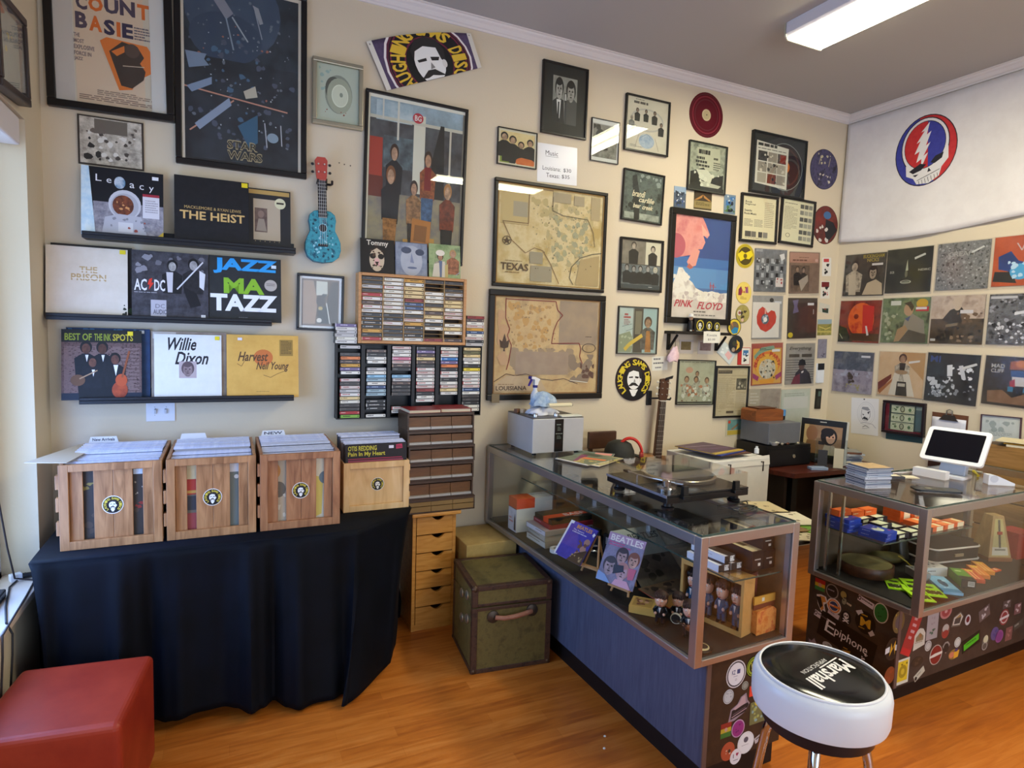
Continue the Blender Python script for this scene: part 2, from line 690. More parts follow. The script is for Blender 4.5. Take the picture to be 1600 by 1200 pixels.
def wallmat():
    m, nt, b = newmat('wall_paint')
    t = nt.nodes.new('ShaderNodeTexCoord')
    n = nt.nodes.new('ShaderNodeTexNoise')
    n.inputs['Scale'].default_value = 90
    n.inputs['Detail'].default_value = 3
    bp = nt.nodes.new('ShaderNodeBump')
    bp.inputs['Strength'].default_value = 0.12
    bp.inputs['Distance'].default_value = 0.004
    nt.links.new(t.outputs['Object'], n.inputs['Vector'])
    nt.links.new(n.outputs['Fac'], bp.inputs['Height'])
    nt.links.new(bp.outputs['Normal'], b.inputs['Normal'])
    b.inputs['Base Color'].default_value = lin(WALLC)
    b.inputs['Roughness'].default_value = 0.75
    MATS['wall'] = m


wallmat()


def floormat():
    m, nt, b = newmat('plank_floor')
    N, L = nt.nodes.new, nt.links.new
    t = N('ShaderNodeTexCoord')
    br = N('ShaderNodeTexBrick')
    br.offset, br.offset_frequency = 0.37, 2
    br.inputs['Scale'].default_value = 1.0
    br.inputs['Mortar Size'].default_value = 0.0006
    br.inputs['Brick Width'].default_value = 0.62
    br.inputs['Row Height'].default_value = 0.066
    br.inputs['Color1'].default_value = (0.25, 0.25, 0.25, 1)
    br.inputs['Color2'].default_value = (0.75, 0.75, 0.75, 1)
    br.inputs['Mortar'].default_value = (0.2, 0.2, 0.2, 1)
    mp = N('ShaderNodeMapping')
    mp.inputs['Scale'].default_value = (2.6, 26, 1)
    n = N('ShaderNodeTexNoise')
    n.inputs['Scale'].default_value = 1.6
    n.inputs['Detail'].default_value = 7
    n.inputs['Distortion'].default_value = 0.8
    mx = N('ShaderNodeMix')
    mx.inputs[0].default_value = 0.4
    r = N('ShaderNodeValToRGB')
    e = r.color_ramp.elements
    e[0].position, e[1].position = 0.25, 0.8
    e[0].color, e[1].color = lin('924817'), lin('d4863c')
    e.new(0.5).color = lin('ba6822')
    L(t.outputs['Object'], br.inputs['Vector'])
    L(t.outputs['Object'], mp.inputs['Vector'])
    L(mp.outputs[0], n.inputs['Vector'])
    L(n.outputs['Fac'], mx.inputs[2])
    L(br.outputs['Color'], mx.inputs[3])
    L(mx.outputs[0], r.inputs['Fac'])
    L(r.outputs[0], b.inputs['Base Color'])
    b.inputs['Roughness'].default_value = 0.34
    b.inputs['Specular IOR Level'].default_value = 0.4
    MATS['planks'] = m


floormat()
m = MB()
m.bx(LX - .2, FY - .1, -.06, RX + .1, DY + .1, 0, 'planks')
struct(m.build('floor'))
m = MB()
m.bx(LX - .2, FY - .1, CZ, RX + .1, DY + .1, CZ + .06, 'aca8a2!.9')
struct(m.build('ceiling'))
m = MB()
m.bx(LX - .2, DY, 0, RX + .1, DY + .1, CZ, 'wall')
struct(m.build('wall_back'))
m = MB()
m.bx(RX, FY, 0, RX + .1, DY, CZ, 'wall')
struct(m.build('wall_right'))
WY0, WY1, WZ0, WZ1 = 0.9, 3.125, .545, 2.43     # the side window's opening
m = MB()
m.bx(LX - .18, WY1, 0, LX, DY, CZ, 'wall')
m.bx(LX - .18, FY, 0, LX, WY0, CZ, 'wall')
m.bx(LX - .18, WY0, 0, LX, WY1, WZ0, 'wall')
m.bx(LX - .18, WY0, WZ1, LX, WY1, CZ, 'wall')
struct(m.build('wall_left'))
m = MB()
for a in ((LX - .2, 0, -.4, CZ), (3.6, 0, RX + .1, CZ), (-.4, 0, 3.6, .35), (-.4, 2.65, 3.6, CZ)):
    m.bx(a[0], FY - .1, a[1], a[2], FY, a[3], 'wall')
struct(m.build('wall_front'))
# crown moulding: profile in (out from wall, z)
prof = [(0, CZ - .056), (.008, CZ - .056), (.01, CZ - .046), (.018, CZ - .042), (.03, CZ - .024), (.042, CZ - .016), (.046, CZ - .008), (.056, CZ - .006), (.056, CZ), (0, CZ)]
m = MB()
m.prism([(DY - o, z) for o, z in prof], LX, RX, 'd9d2cc!.5', 'x')
struct(m.build('trim_1'))
m = MB()
m.prism([(RX - o, z) for o, z in prof], FY, DY, 'd9d2cc!.5', 'y')
struct(m.build('trim_2'))
# window in the left wall: frame, panes, sill
m = MB()
xo = LX - .13
for a in ((WY0, WZ0, WY1, WZ0 + .05), (WY0, WZ1 - .05, WY1, WZ1), (WY0, WZ0, WY0 + .05, WZ1), (WY1 - .05, WZ0, WY1, WZ1), (1.98, WZ0, 2.03, WZ1)):
    m.bx(xo - .05, a[0], a[1], xo, a[2], a[3], 'e4e6ee!.4')
win = struct(m.build('window_1', bevel=.004))
m = MB()
m.bx(xo - .03, WY0 + .05, WZ0 + .05, xo - .024, WY1 - .05, WZ1 - .05, 'pane')
m.build('window_pane', win)
m = MB()
m.bx(LX - .125, WY0, WZ0, LX + .03, WY1, WZ0 + .03, 'cfc0b0!.5')
m.bx(LX - .01, WY1, WZ0, LX + .03, DY - .001, WZ0 + .03, 'cfc0b0!.5')
struct(m.build('window_sill', bevel=.006))
# roller blind wound up at the window head
t = thing('roller_blind', 'white roller blind cassette at the top of the side window', 'blind', (LX - .05, (WY0 + WY1) / 2, WZ1 - .06))
m = MB()
m.bx(-.04, -(WY1 - WY0) / 2 + .03, -.05, .04, (WY1 - WY0) / 2 - .03, .058, 'dcd6d8!.5')
m.build('cassette', t, bevel=.008)
m = MB()
m.cyl((0, (WY1 - WY0) / 2 - .03, 0), (0, (WY1 - WY0) / 2 - .02, 0), .022, 'c8c0c0', 14)
m.build('end_cap', t)

# ceiling lights: a wrap-around fixture over the counters, another nearer the door
emit('lens', (1.0, 0.95, 0.70, 1), 21.0)
emit('tube_glow', (1.0, 0.93, 0.70, 1), 66.0)


def fixture(label, x, y, L, rz):
    t = thing('ceiling_light', label, 'ceiling light', (x, y, CZ), rz, 'ceiling tube lights')
    m = MB()
    m.prism([(-.15, -.001), (-.15, -.06), (-.13, -.075), (.13, -.075), (.15, -.06), (.15, -.001)], -L / 2, L / 2, 'd8d6dc!.4')
    m.build('housing', t)
    m = MB()
    m.prism([(-.135, -.076), (-.125, -.086), (.125, -.086), (.135, -.076)], -L / 2 + .004, L / 2 - .004, 'lens')
    m.build('diffuser', t, bevel=.002)
    for sx in (-1, 1):
        m = MB()
        m.bx(sx * .068 - .045, -L / 2 + .05, -.0885, sx * .068 + .045, L / 2 - .03, -.0862, 'tube_glow')
        m.build('tube', t)
    for yy in (-L / 2 - .004, L / 2 - .004):
        m = MB()
        m.prism([(-.15, -.002), (-.15, -.07), (-.13, -.09), (.13, -.09), (.15, -.07), (.15, -.002)], yy, yy + .008, 'dcdcc0!.4')
        m.build('end_plate', t)


P = onZ(1226, 62, CZ - .088)
Q = onZ(1286, 80, CZ - .088)
fixture('long ceiling tube light over the glass counters', (P.x + Q.x) / 2, (P.y + Q.y) / 2 - .65, 1.3, 0)
fixture('ceiling tube light nearer the shopfront', 2.7, .1, 1.3, PI / 2)
m = MB()
m.cyl((3.33, 1.6, CZ - .004), (3.33, 1.6, CZ), .055, 'a6a29c!.9', 24)
tag(m.build('ceiling_cover'), 'small round painted cover plate on the ceiling right of the light', 'cover plate')

# picture frame on the left wall, above the window
framed('framed_picture', 'dark-framed picture under glass on the window wall, near the corner', 'picture', 'L', [(0, -14), (40, 24), (52, 168), (0, 130)], .028, '2a1d1a!.35',
       'n c8b84a .1 .25 .7 .35 7 .05 3; n 8fa4a0 .05 .1 .85 .8 9 .1 5', .045, bg='7c8f92~93a3a0~5')  # yellow blots and blue-grey ground paint the glass reflections into the print

# light switch plate
t = flat('switch_plate', 'white double light switch plate under the lowest record ledge', 'light switch', 'B', [(228, 627), (273, 626), (273.5, 657.5), (228.5, 658.4)], 'e b8b8bc .3 .3 .02 .03; e b8b8bc .3 .7 .02 .03; e b8b8bc .7 .3 .02 .03', 'dcdde2!.4', .006)
for sx in (-.022, .022):
    m = MB()
    m.box((sx, -.010, 0), (.008, .014, .022), 'c9cacf!.4', Matrix.Rotation(.35, 3, 'X'))
    m.build('toggle', t)

# ------------------------------------------------------------------ back wall, upper left: posters and photographs
BLK = '1a1716!.3'
framed('framed_poster', 'tall cream jazz poster with an orange grand piano, top left of the wall', 'poster', 'B', [(65.3, -62), (273, -32), (266.8, 191), (70.4, 161.4)], .033, BLK,
       'r d8cbb8 .17 0 .83 1; r e2c8ae .18 0 .62 1; '
       'H e2702c .31 .16 .13 .11|O; H 55485c .45 .15 .13 .115|U; H 55485c .59 .14 .14 .12|N; H e2702c .75 .145 .11 .12|T; H 55485c .2 .165 .1 .11|C;'
       'H 55485c .19 .295 .105 .125|B; H e2702c .31 .305 .115 .12|A; H 3c3450 .44 .315 .1 .12|S; H e2702c .555 .32 .035 .115|I; H 3c3450 .605 .32 .1 .115|E;'
       'w 6a6070 .715 .335 .16 .11 5; T 8a7a80 .17 .46 .055 .032|THE; T 8a7a80 .17 .505 .09 .032|MOST; T 8a7a80 .17 .55 .18 .034|EXPLOSIVE; T 8a7a80 .17 .60 .15 .032|FORCE IN; T 8a7a80 .17 .645 .075 .032|JAZZ;'
       'p e8803a .4 .49 .46 .455 .83 .475 .9 .56 .88 .68 .73 .76 .68 .84 .56 .86 .5 .72; p 463a34 .48 .56 .6 .47 .74 .49 .8 .57 .76 .62 .81 .68 .79 .75 .68 .83 .58 .82; e 5c4c44 .69 .53 .07 .055; p e8803a .5 .56 .62 .5 .62 .55 .55 .59; l d8c8b0 .006 .6 .66 .8 .645;'
       'w 9a8478 .36 .88 .5 .045 3; w 8a7068 .2 .93 .7 .045 3; r dcd8d4 .86 0 .14 1; r cfc6c0 0 0 .165 1', .03, bg='e0d6c8')
framed('framed_poster', 'very large dark poster of spacecraft under glass, in a thick black frame', 'poster', 'B', [(270.5, -58), (482, -8), (477.5, 280.4), (274, 252.6)], .028, BLK,
       'r 1d2127~39434f~5 .025 .015 .96 .97; e 48586c~3c4a60~9 .42 .14 .4 .26; e 34435c~3c4a5c~9 .36 .3 .3 .14; r 1d2026~343b45~5 .03 .42 .94 .56;'
       'n 6c7480 .05 .05 .85 .85 60 .016 4; n b8c0c8 .06 .2 .8 .6 36 .008 8; n 50586a .05 .3 .9 .6 40 .03 14; n a06858 .1 .2 .75 .5 9 .016 6; n 4c6a86 .2 .3 .5 .5 16 .03 7;'
       'p 8c8c98 .24 .09 .31 .06 .42 .16 .36 .2; l 8898a8 .008 .36 .19 .42 .36; l a8b0b8 .008 .41 .18 .54 .3; l 9098a4 .006 .6 .12 .66 .27; p 9a9ca4 .58 .09 .63 .1 .67 .18 .64 .19; p 8090a8 .03 .41 .2 .41 .18 .44 .22 .47 .06 .5; l c8907c .008 .01 .6 .88 .66; l c8907c .008 .06 .84 .42 .64;'
       'p 8698b4 .04 .6 .24 .53 .24 .57 .08 .63; p 92a0b8 .1 .8 .38 .63 .4 .67 .14 .83; p 38607c .45 .78 .62 .7 .62 .86 .55 .9; p c0b8a8 .5 .58 .6 .54 .62 .6 .52 .62; l b4b8c0 .006 .68 .74 .7 .88; l b4b8c0 .006 .82 .74 .83 .86; e 8ea0b0 .75 .82 .05 .028;'
       'H a89a78 .36 .862 .26 .054|STAR; t 221f1e .366 .869 .248 .040|STAR; H a89a78 .36 .920 .3 .054|WARS; t 221f1e .366 .927 .288 .040|WARS; r dcd0c0 0 0 .022 1; r dcd0c0 0 0 1 .02; r d0c4b4 .975 0 .025 1', .026, bg='23262c')
flat('photograph', 'small sepia photograph of a crowd, half hidden behind the astronaut record', 'photograph', 'B', [(121, 177), (224, 192.6), (225, 266), (121.7, 256)],
     'r 8c8478~b4ac9c~d0c8b8~30 .03 .03 .94 .94; r 6c6458 .25 .05 .5 .28; n 2c2824 .04 .3 .3 .6 5 .07 2; n d8d4c8 .15 .3 .8 .6 14 .05 3; n 4c443c .3 .25 .6 .6 12 .05 9; n 6c6258 .1 .05 .8 .3 12 .05 5', '3a3028', .008)
framed('framed_disc_award', 'silver-framed award with a pale disc, beside the space poster', 'framed disc', 'B', [(488.4, 87), (568.2, 101.5), (567.4, 204.2), (488.4, 190.9)], .022, 'a8a28c!.3!.7',
       'r bcc4b4 .02 .02 .96 .96; n 9cb4b0 .05 .05 .3 .5 8 .05 3; e 8e9488 .52 .5 .33 .34; e 5c5c54 .4 .42 .2 .22; e a8ac98 .54 .52 .3 .31; e d4d8c4 .55 .52 .19 .19; o e8ecd8 .55 .52 .2 .2 .92; n 98584c .1 .78 .6 .12 5 .03 4; e 909888 .58 .5 .04 .04', .03, bg='b4bcac')
framed('framed_poster', 'black-framed tall colour poster of a five-man band outside a shop', 'poster', 'B', [(570.5, 137.1), (731.9, 169.9), (723.6, 418.6), (566.5, 398)], .017, BLK,
       ['r a8bccc~8898a0~8 .02 .02 .96 .3', 'r 3a3436~5a5c60~9 .02 .14 .96 .5', 'r 8fa6b4~c8d4d8~7 .08 .03 .36 .12', 'r a83c2c .02 .26 .13 .36', 'r 6c7c84~404448~12 .16 .24 .32 .2', 'r d8d4c4 .46 .08 .12 .5', 'r c8c4b4 .02 .125 .96 .02', 'r d4d0c4 .29 .02 .02 .24', 'r d0ccc0 .14 .02 .015 .12', 'p 2a2624 .74 .12 .78 .12 .8 .6 .62 .6 .66 .35', 'r c8c0b0 .84 .14 .02 .45', 'r 9c9070~78706c~10 .02 .6 .96 .4', 'r 6c2c20 .02 .5 .14 .13', 'r e8e4d8 0 0 1 .02', 'r e0dccc 0 0 .018 1',
        'e b83440 .5 .1 .055 .033', 'T e8dcd8 .465 .082 .07 .036|BG']
       + fig('26242a', .27, .29, .5, 'c8a084', '3a2418', '1e1c22') + fig('a85c34', .62, .3, .5, 'c89878', '3c2a20', '4c6a90') + ['r 7c2020 .585 .4 .07 .15'] + fig('222026', .24, .43, .55, 'd0a484', '7a4c2c', 'b07840') + fig('b08054', .48, .5, .46, 'c89c80', '38241c', '3c3430') + fig('90442c', .84, .49, .5, 'd0a888', 'b07c48', '282422')
       + ['p b8783c .47 .74 .67 .75 .66 .92 .46 .91', 'p 8c5c34 .5 .78 .63 .785 .62 .89 .49 .885', 'r c09048 .38 .88 .05 .1', 'r c09048 .66 .86 .05 .12'], .022, bg='807868')

# the shop's banner, a towel-like flag pinned at a slant
C = [onY(x, y, DY - .012) for x, y in ((572, 65.6), (735, 53), (752, 106), (604, 142))]
m = MB()
rows = []
NX, NZ = 24, 8
for j in range(NZ + 1):
    v = j / NZ
    row = []
    for i in range(NX + 1):
        u = i / NX
        p = (C[0] * (1 - u) + C[1] * u) * (1 - v) + (C[3] * (1 - u) + C[2] * u) * v
        p = p + Vector((0, -.003 * math.sin(u * 9) - .003, .022 * math.sin(PI * u) * (1 - v)))
        row.append(p)
    rows.append(row)
e_ = (C[1] - C[0]).normalized()
m.grid(rows, '5a4a66~4c3e58~60!.8', True)
ban = tag(m.build('shop_banner', solid=.002), 'purple banner with the shop emblem, pinned aslant under the ceiling', 'banner')


def bil(u, v, d):
    p = (C[0] * (1 - u) + C[1] * u) * (1 - v) + (C[3] * (1 - u) + C[2] * u) * v
    return p + Vector((0, -.003 * math.sin(u * 9) - .003 - d, .022 * math.sin(PI * u) * (1 - v)))


warp_art('emblem', ban, ['e e4dcd8 .5 .66 .425 1.04', 'e 5a2034 .5 .66 .405 .99'] + logo_ops(.5, .66, .385, .94, '6a1c38', 'dcb436'), bil, 1.8, 1.0, .04)
for x in (0, .955):
    warp_art('hem', ban, ['r d8d2c4 %.3f 0 .045 1' % x, 'e 8c8478 %.3f .06 .006 .02' % (x + .02)], bil)

# ------------------------------------------------------------------ record ledges, left
def ledge(label, a, b, d, z0px):
    """picture ledge between two picture points on its top front edge, d deep, with a lip"""
    A, B = onY(a[0], a[1], DY - d), onY(b[0], b[1], DY - d)
    z = (A.z + B.z) / 2
    t = thing('record_ledge', label, 'shelf', ((A.x + B.x) / 2, DY, z), group='black record ledges')
    W = B.x - A.x
    m = MB()
    m.bx(-W / 2, -d, -.03, W / 2, -.001, -.014, '17161a!.4')
    m.build('board', t, bevel=.002)
    m = MB()
    m.bx(-W / 2, -d, -.014, W / 2, -d + .012, 0, '17161a!.4')
    m.build('lip', t, bevel=.002)
    m = MB()
    m.bx(-W / 2, -.012, -.014, W / 2, -.001, .03, '17161a!.4')
    m.build('back_rail', t, bevel=.002)
    return t, z - .014, A.x, B.x


LG = .106
l1, z1, x10, x11 = ledge('topmost of the three black record ledges', (127.1, 359.6), (462.4, 387.3), LG, 0)
l2, z2, x20, x21 = ledge('middle black record ledge of three', (70.5, 487.6), (425, 500.5), LG, 0)
l3, z3, x30, x31 = ledge('lowest of the three black record ledges, above the switch', (123, 620.7), (459.5, 618.0), LG, 0)


def stood(label, px0, px1, pyt, z, ops, bg, y=DY - .074, H=.313, lean=.12, th=.006, name='record_sleeve', cat='record', extra=None, group=None):
    """a sleeve standing on a ledge: left and right picture x of its bottom, leaning back"""
    a, b = onY(px0, pyt, y), onY(px1, pyt, y)
    W = b.x - a.x
    t = thing(name, label, cat, ((a.x + b.x) / 2, y, z + .0006 + th * math.sin(lean)), group=group, rot=(-lean, 0, 0))
    m = MB()
    m.bx(-W / 2, 0, 0, W / 2, th, H, bg)
    art(m, W, H, 0, ops, 0, H / 2)
    m.build('cover', t)
    if extra:
        for nm, e in extra:
            m = MB()
            art(m, W, H, -.0028, e, 0, H / 2)
            for f_ in range(len(m.f)):
                pass
            m.build(nm, t, solid=.0006)
    return t


YST = 'r e6d028 .87 .015 .08 .065'
stood('astronaut record sleeve lettered along a blue side strip', 126.8, 255.3, 365, z1,
      'r 15151c .14 0 .86 1; r 6c6a78~a8a4ac~30 .14 .5 .86 .5; e c8c8d0 .52 .52 .2 .22; e b0b0ba .52 .54 .17 .19; e 8a4a30~4c2c24~40 .5 .53 .13 .15; n d89860 .42 .45 .16 .15 8 .02 2; p b8b8c2 .28 .72 .45 .66 .72 .68 .8 .98 .24 .98; p d4d4da .44 .78 .62 .78 .62 .92 .44 .92; n 8c8c96 .25 .7 .6 .3 12 .04 4; n 9c5048 .5 .75 .3 .2 3 .03 3;'
      't e8e8ee .17 .105 .07 .1|L; t e8e8ee .3 .155 .06 .065|e; e 4c7ca0~d0d8e0~30 .46 .2 .068 .09; t e8e8ee .58 .19 .06 .07|a; t e8e8ee .7 .2 .055 .07|c; t e8e8ee .82 .215 .06 .09|y; r d8d6de .74 .35 .21 .34; r a03040 .74 .33 .21 .04; w a4a0aa .77 .42 .16 .2 6; p d0b040 .88 1 1 .88 1 1; p b4d4e8~e0eef4~20 0 0 .09 0 .17 1 0 1', '101014',
      H=.308, extra=[('price_sticker', 'r e8e8ec .86 .06 .08 .05')])
stood('black record box with small gold serif lettering', 272.5, 389.3, 376, z1, 'r 17171a~1e1e22~30 0 0 1 1; t c8a868 .13 .445 .76 .045|MACKLEMORE & RYAN LEWIS; T d4b070 .07 .52 .87 .13|THE HEIST', '131315', H=.313, y=DY - .08, th=.022, extra=[('price_sticker', 'r e6d028 .9 .015 .085 .07')])
stood('tan portrait record partly behind the black gold-lettered box', 356, 454.6, 383, z1, 'r 2c2c2e 0 0 1 1; r b89858 0 .02 .98 .07; r b8a890 .4 .17 .43 .68; r 5c4a44~7c685c~30 .42 .32 .2 .4; e 8a7468 .52 .42 .05 .06; p 9a8c7c .44 .7 .48 .5 .57 .5 .61 .7; e d8d4b0 .83 .22 .09 .09; r 3c342c .77 .2 .12 .03; t 8a7c60 .42 .86 .4 .02|. . . . . .', '1c1c1e', H=.30, y=DY - .05)
stood('dark record standing behind the cream sleeve, its edges showing', 80, 207, 489, z2, 'r 2a2420 0 0 1 1; n 3c5c3c .8 .7 .2 .25 6 .05 2', '241e1a', H=.322, y=DY - .048, lean=.08)
stood('plain cream record sleeve with two rows of faint gold letters', 71, 199.5, 489, z2, 'r d6cbbb~ded4c6~12 0 0 1 1; T bca070 .4 .28 .22 .09|THE; T bca070 .3 .385 .43 .1|PRISON; l e6ded2 .012 .41 .34 .63 .34; l e6ded2 .012 .31 .45 .73 .45; n 2a3028 .93 .76 .06 .22 6 .03 2', 'cfc4b4', H=.312, extra=[('price_sticker', 'r e6d028 .9 .01 .075 .06')])
stood('black and white concert record sleeve with two guitarists', 206, 325.8, 494, z2, ['r 2c2a2e~4a4850~26 0 0 1 1', 'n 8a8890 .02 .05 .25 .3 6 .06 3', 'n 6c6a72 .3 .05 .65 .3 12 .05 6'] + fig('1e1c20', .52, .12, .8, 'b8b4b0', '141214') + ['p c8c4c8 .44 .3 .53 .3 .52 .6 .46 .6'] + fig('2a282c', .8, .08, .85, 'b0acac', '141214') + ['l d0d0d4 .02 .58 .55 .93 .12', 'p d8d8dc .88 .25 .96 .3 .94 .55 .88 .5', 'p 17151a .66 .5 .84 .6 .9 .78 .76 .82 .7 .66', 'r b4b0b8 .24 .72 .2 .26', 't 6c6870 .3 .78 .12 .06|DC', 'T 5c5860 .27 .86 .18 .07|AUDIO',
      'T e4e2e6 .03 .42 .16 .17|AC', 'p d83828 .22 .42 .26 .4 .25 .47 .28 .47 .215 .58 .225 .5 .2 .5', 'T e4e2e6 .285 .42 .14 .17|DC', 'w a8a6ac .03 .61 .38 .02 1', 'r d8d8d8 .9 .92 .06 .06'], '151417', H=.316, y=DY - .085)
stood('record sleeve with huge blue, green and white slab letters', 326.5, 439.8, 500, z2, 'r 26282a~2c2e30~30 0 0 1 1; H 2f9ce0 .06 .03 .88 .24|JAZZ; H 86b830 .2 .33 .56 .24|MA; H eceef0 .02 .58 .92 .26|TAZZ; w 6c6c70 .4 .93 .2 .02 1', '1c1d1f', H=.318, y=DY - .08,
      extra=[('round_sticker', 'e b4aca4 .85 .42 .09 .09; w 7c746c .79 .39 .12 .05 2'), ('price_sticker', 'r d4e4f0 .86 .1 .07 .05')])
stood('dark blue record peeping out behind the quartet sleeve', 104, 235, 617, z3, 'r 1c3458~24426c~18 0 0 1 1; n 4c7ca8 .02 .01 .9 .08 10 .04 3', '1a2c4c', H=.325, y=DY - .05, lean=.09, extra=[('price_sticker', 'r d8e4ee .87 .02 .06 .045')])
stood('quartet record sleeve, four men in dinner jackets with a double bass', 95.5, 221.5, 619, z3, ['r 4a3430~6c5450~3c2826~60 0 .18 1 .82', 'r 1a1a16 0 0 1 .18', 'T 8c9a2c .04 .055 .33 .1|BEST OF', 'T 8c9a2c .4 .055 .21 .1|THE INK', 'T b8a830 .63 .055 .26 .1|SPOTS', 'w 8c7470 .03 .24 .94 .7 40', 'r 1c2434 0 .9 1 .1']
      + fig('15161c', .3, .17, .85, '6c4434', '15100e', '101014') + fig('15161c', .5, .17, .85, '5c3828', '15100e', '101014') + fig('17181e', .38, .38, .75, '7a4e3c', '15100e', '101014') + fig('15161c', .66, .33, .8, '74483a', '15100e', '101014')
      + ['p e8e6e8 .29 .36 .33 .36 .31 .46', 'p e8e6e8 .49 .36 .53 .36 .51 .46', 'p e8e6e8 .37 .57 .41 .57 .39 .67', 'p e8e6e8 .64 .5 .7 .5 .67 .66', 'e b85028~8a3418~20 .72 .86 .1 .12', 'e b85028 .74 .72 .075 .09', 'l 8c4c2c .025 .75 .68 .84 .3', 'e 6c4c34 .2 .72 .09 .08', 'l b09070 .016 .22 .7 .44 .58'], '15181e', H=.318, y=DY - .084, extra=[('price_sticker', 'r e6d028 .82 .015 .07 .06')])
stood('brown sleeve backing the white record with brush-script lettering', 236.8, 354.2, 619, z3, 'r 8c7a6c~a09080~14 0 0 1 1; r c0b8b0 .02 .01 .3 .1', '8a7868', H=.318, y=DY - .066, lean=.1)
stood('white record sleeve with black brush-script lettering and a small portrait', 241, 346.5, 619, z3, ['r dcdcd8~e2e2de~20 0 0 1 1', 'I 201c24 .2 .05 .42 .2|Willie', 'I 201c24 .3 .27 .5 .2|Dixon', 'r b4a4a4 .36 .42 .26 .26'] + face(.49, .55, .085, .11, '9a8484', '5c4c50', '4c3c40'), 'd0d0cc', H=.306, y=DY - .082, extra=[('price_sticker', 'r e6d028 .9 .02 .07 .06')])
stood('golden-yellow record sleeve with ornate brown lettering', 354.5, 466.8, 617, z3, 'r d0a04c~dcae58~10 0 0 1 1; e c87038 .5 .36 .135 .13; I 5c4028 .15 .27 .42 .15|Harvest; I 5c4028 .4 .43 .46 .16|Neil Young; l 6c4c2c .007 .14 .46 .2 .5 .24 .42; l 6c4c2c .007 .5 .64 .6 .68 .7 .62 .84 .56; w a07c3c .4 .9 .22 .02 1; r 9c7c3c .73 .07 .19 .26; w 5c4828 .75 .09 .15 .22 9', 'c8963c', H=.312, y=DY - .084, extra=[('price_sticker', 'r e0dcec .15 .05 .06 .04')])

framed('framed_photograph', 'black-framed photograph of figures between brown walls, below the ukulele', 'photograph', 'B', [(464.7, 425.6), (538.3, 432), (536.7, 518), (463.1, 515.5)], .013, '17161a!.3', 'r 7c6450~4c3828~8 .03 .04 .94 .92; p a08068 .03 .04 .3 .04 .42 .5 .36 .96 .03 .96; p 3c2a20 .97 .04 .8 .04 .66 .5 .76 .96 .97 .96; r c8c4b4 .38 .04 .3 .3; n 2c2420 .4 .3 .28 .25 6 .06 3; e 3c2820 .5 .46 .12 .12; p 1a1818 .44 .6 .7 .56 .78 .95 .42 .95; e b8a060 .5 .62 .06 .04; e d8d0c4 .47 .88 .07 .05; l d8d4cc .02 .66 .5 .76 .95', .02, mat_w=.012, mat_col='dcd8d8', bg='6c5444')

# ukulele on its wall hook
P = onY(506, 330, DY - .06)
ZT, ZB = onY(506.5, 247, DY - .05).z, onY(507, 411, DY - .05).z
H = ZT - ZB
t = thing('ukulele', 'teal marbled ukulele hanging on the wall by its red headstock', 'ukulele', (P.x, DY - .012, ZB), rot=(0, -.03, 0))
PX = H / 163.5
out = [(0, 0), (15, 2), (24, 9), (27.5, 20), (27, 32), (23, 42), (19, 50), (19.5, 58), (21, 66), (19, 75), (13, 80), (6, 81.5)]
body = [(x * PX * .99, z * PX) for x, z in out]
poly = body + [(-x, z) for x, z in body[::-1] if x > 0]
m = MB()
m.prism(poly, -.055, -.002, '1c6a78', smooth=True)
art(m, 1, 1, -.0552, ['p 2c7c8c~3c98a4~174c60~34 ' + ' '.join('%.4f %.4f' % (x * .985 + .5, .5 - (z * .985 + .001)) for x, z in poly), 'n 8cc4d0 %.3f %.3f %.3f %.3f 26 .007 5' % (.5 - .05, .5 - 62 * PX, .1, 50 * PX), 'n 103c4c %.3f %.3f %.3f %.3f 20 .008 9' % (.5 - .055, .5 - 72 * PX, .11, 66 * PX), 'e 8cc8d4 .5 %.4f .022 .022' % (.5 - 54 * PX), 'e 15100e .5 %.4f .0195 .0195' % (.5 - 54 * PX)])
m.build('body', t)
m = MB()
m.bx(-.026, -.063, 25 * PX, .022, -.055, 29 * PX, '2a2422')
m.build('bridge', t, bevel=.001)
m = MB()
m.bx(-6.5 * PX, -.062, 70 * PX, 6.5 * PX, -.056, 127 * PX, '241c1a!.4')
for i in range(11):
    m.bx(-6.5 * PX, -.0632, (70 + i * 5.2) * PX, 6.5 * PX, -.0618, (70.6 + i * 5.2) * PX, 'b0aca0!.3!.8')
m.bx(-5.5 * PX, -.056, 80 * PX, 5.5 * PX, -.035, 127 * PX, '8c3c30')
m.build('neck', t)
m = MB()
m.prism([(x * PX, z * PX) for x, z in ((-6, 126), (6, 126), (8, 134), (9.5, 158), (6, 163), (-6, 163), (-9.5, 158), (-8, 134))], -.058, -.042, 'b04438!.4')
m.build('headstock', t, bevel=.002)
for sx in (-1, 1):
    for zz in (140, 152):
        m = MB()
        m.cyl((sx * 4.5 * PX, -.066, zz * PX), (sx * 4.5 * PX, -.058, zz * PX), .004, 'd0ccc4!.3!.8', 10)
        m.ball((sx * 13 * PX, -.05, zz * PX), (.008, .005, .007), '1c1a1c!.3', 10)
        m.cyl((sx * 8 * PX, -.05, zz * PX), (sx * 12 * PX, -.05, zz * PX), .0025, 'b0aca4!.3!.8', 8)
        m.build('tuning_peg', t)
for k in range(4):
    m = MB()
    x = (-1.5 + k) * .0085
    m.tube([(x * 1.2, -.0655, 27 * PX), (x, -.0655, 128 * PX)], .0006, 'd8d8d8!.3', 5)
    m.build('string', t)
t = thing('wall_hook', 'black wall hook holding the ukulele headstock', 'wall hook', (P.x + .004, DY, ZB + 126 * PX))
m = MB()
m.bx(-.02, -.012, -.03, .02, -.001, .03, '1a1818')
m.build('plate', t, bevel=.003)
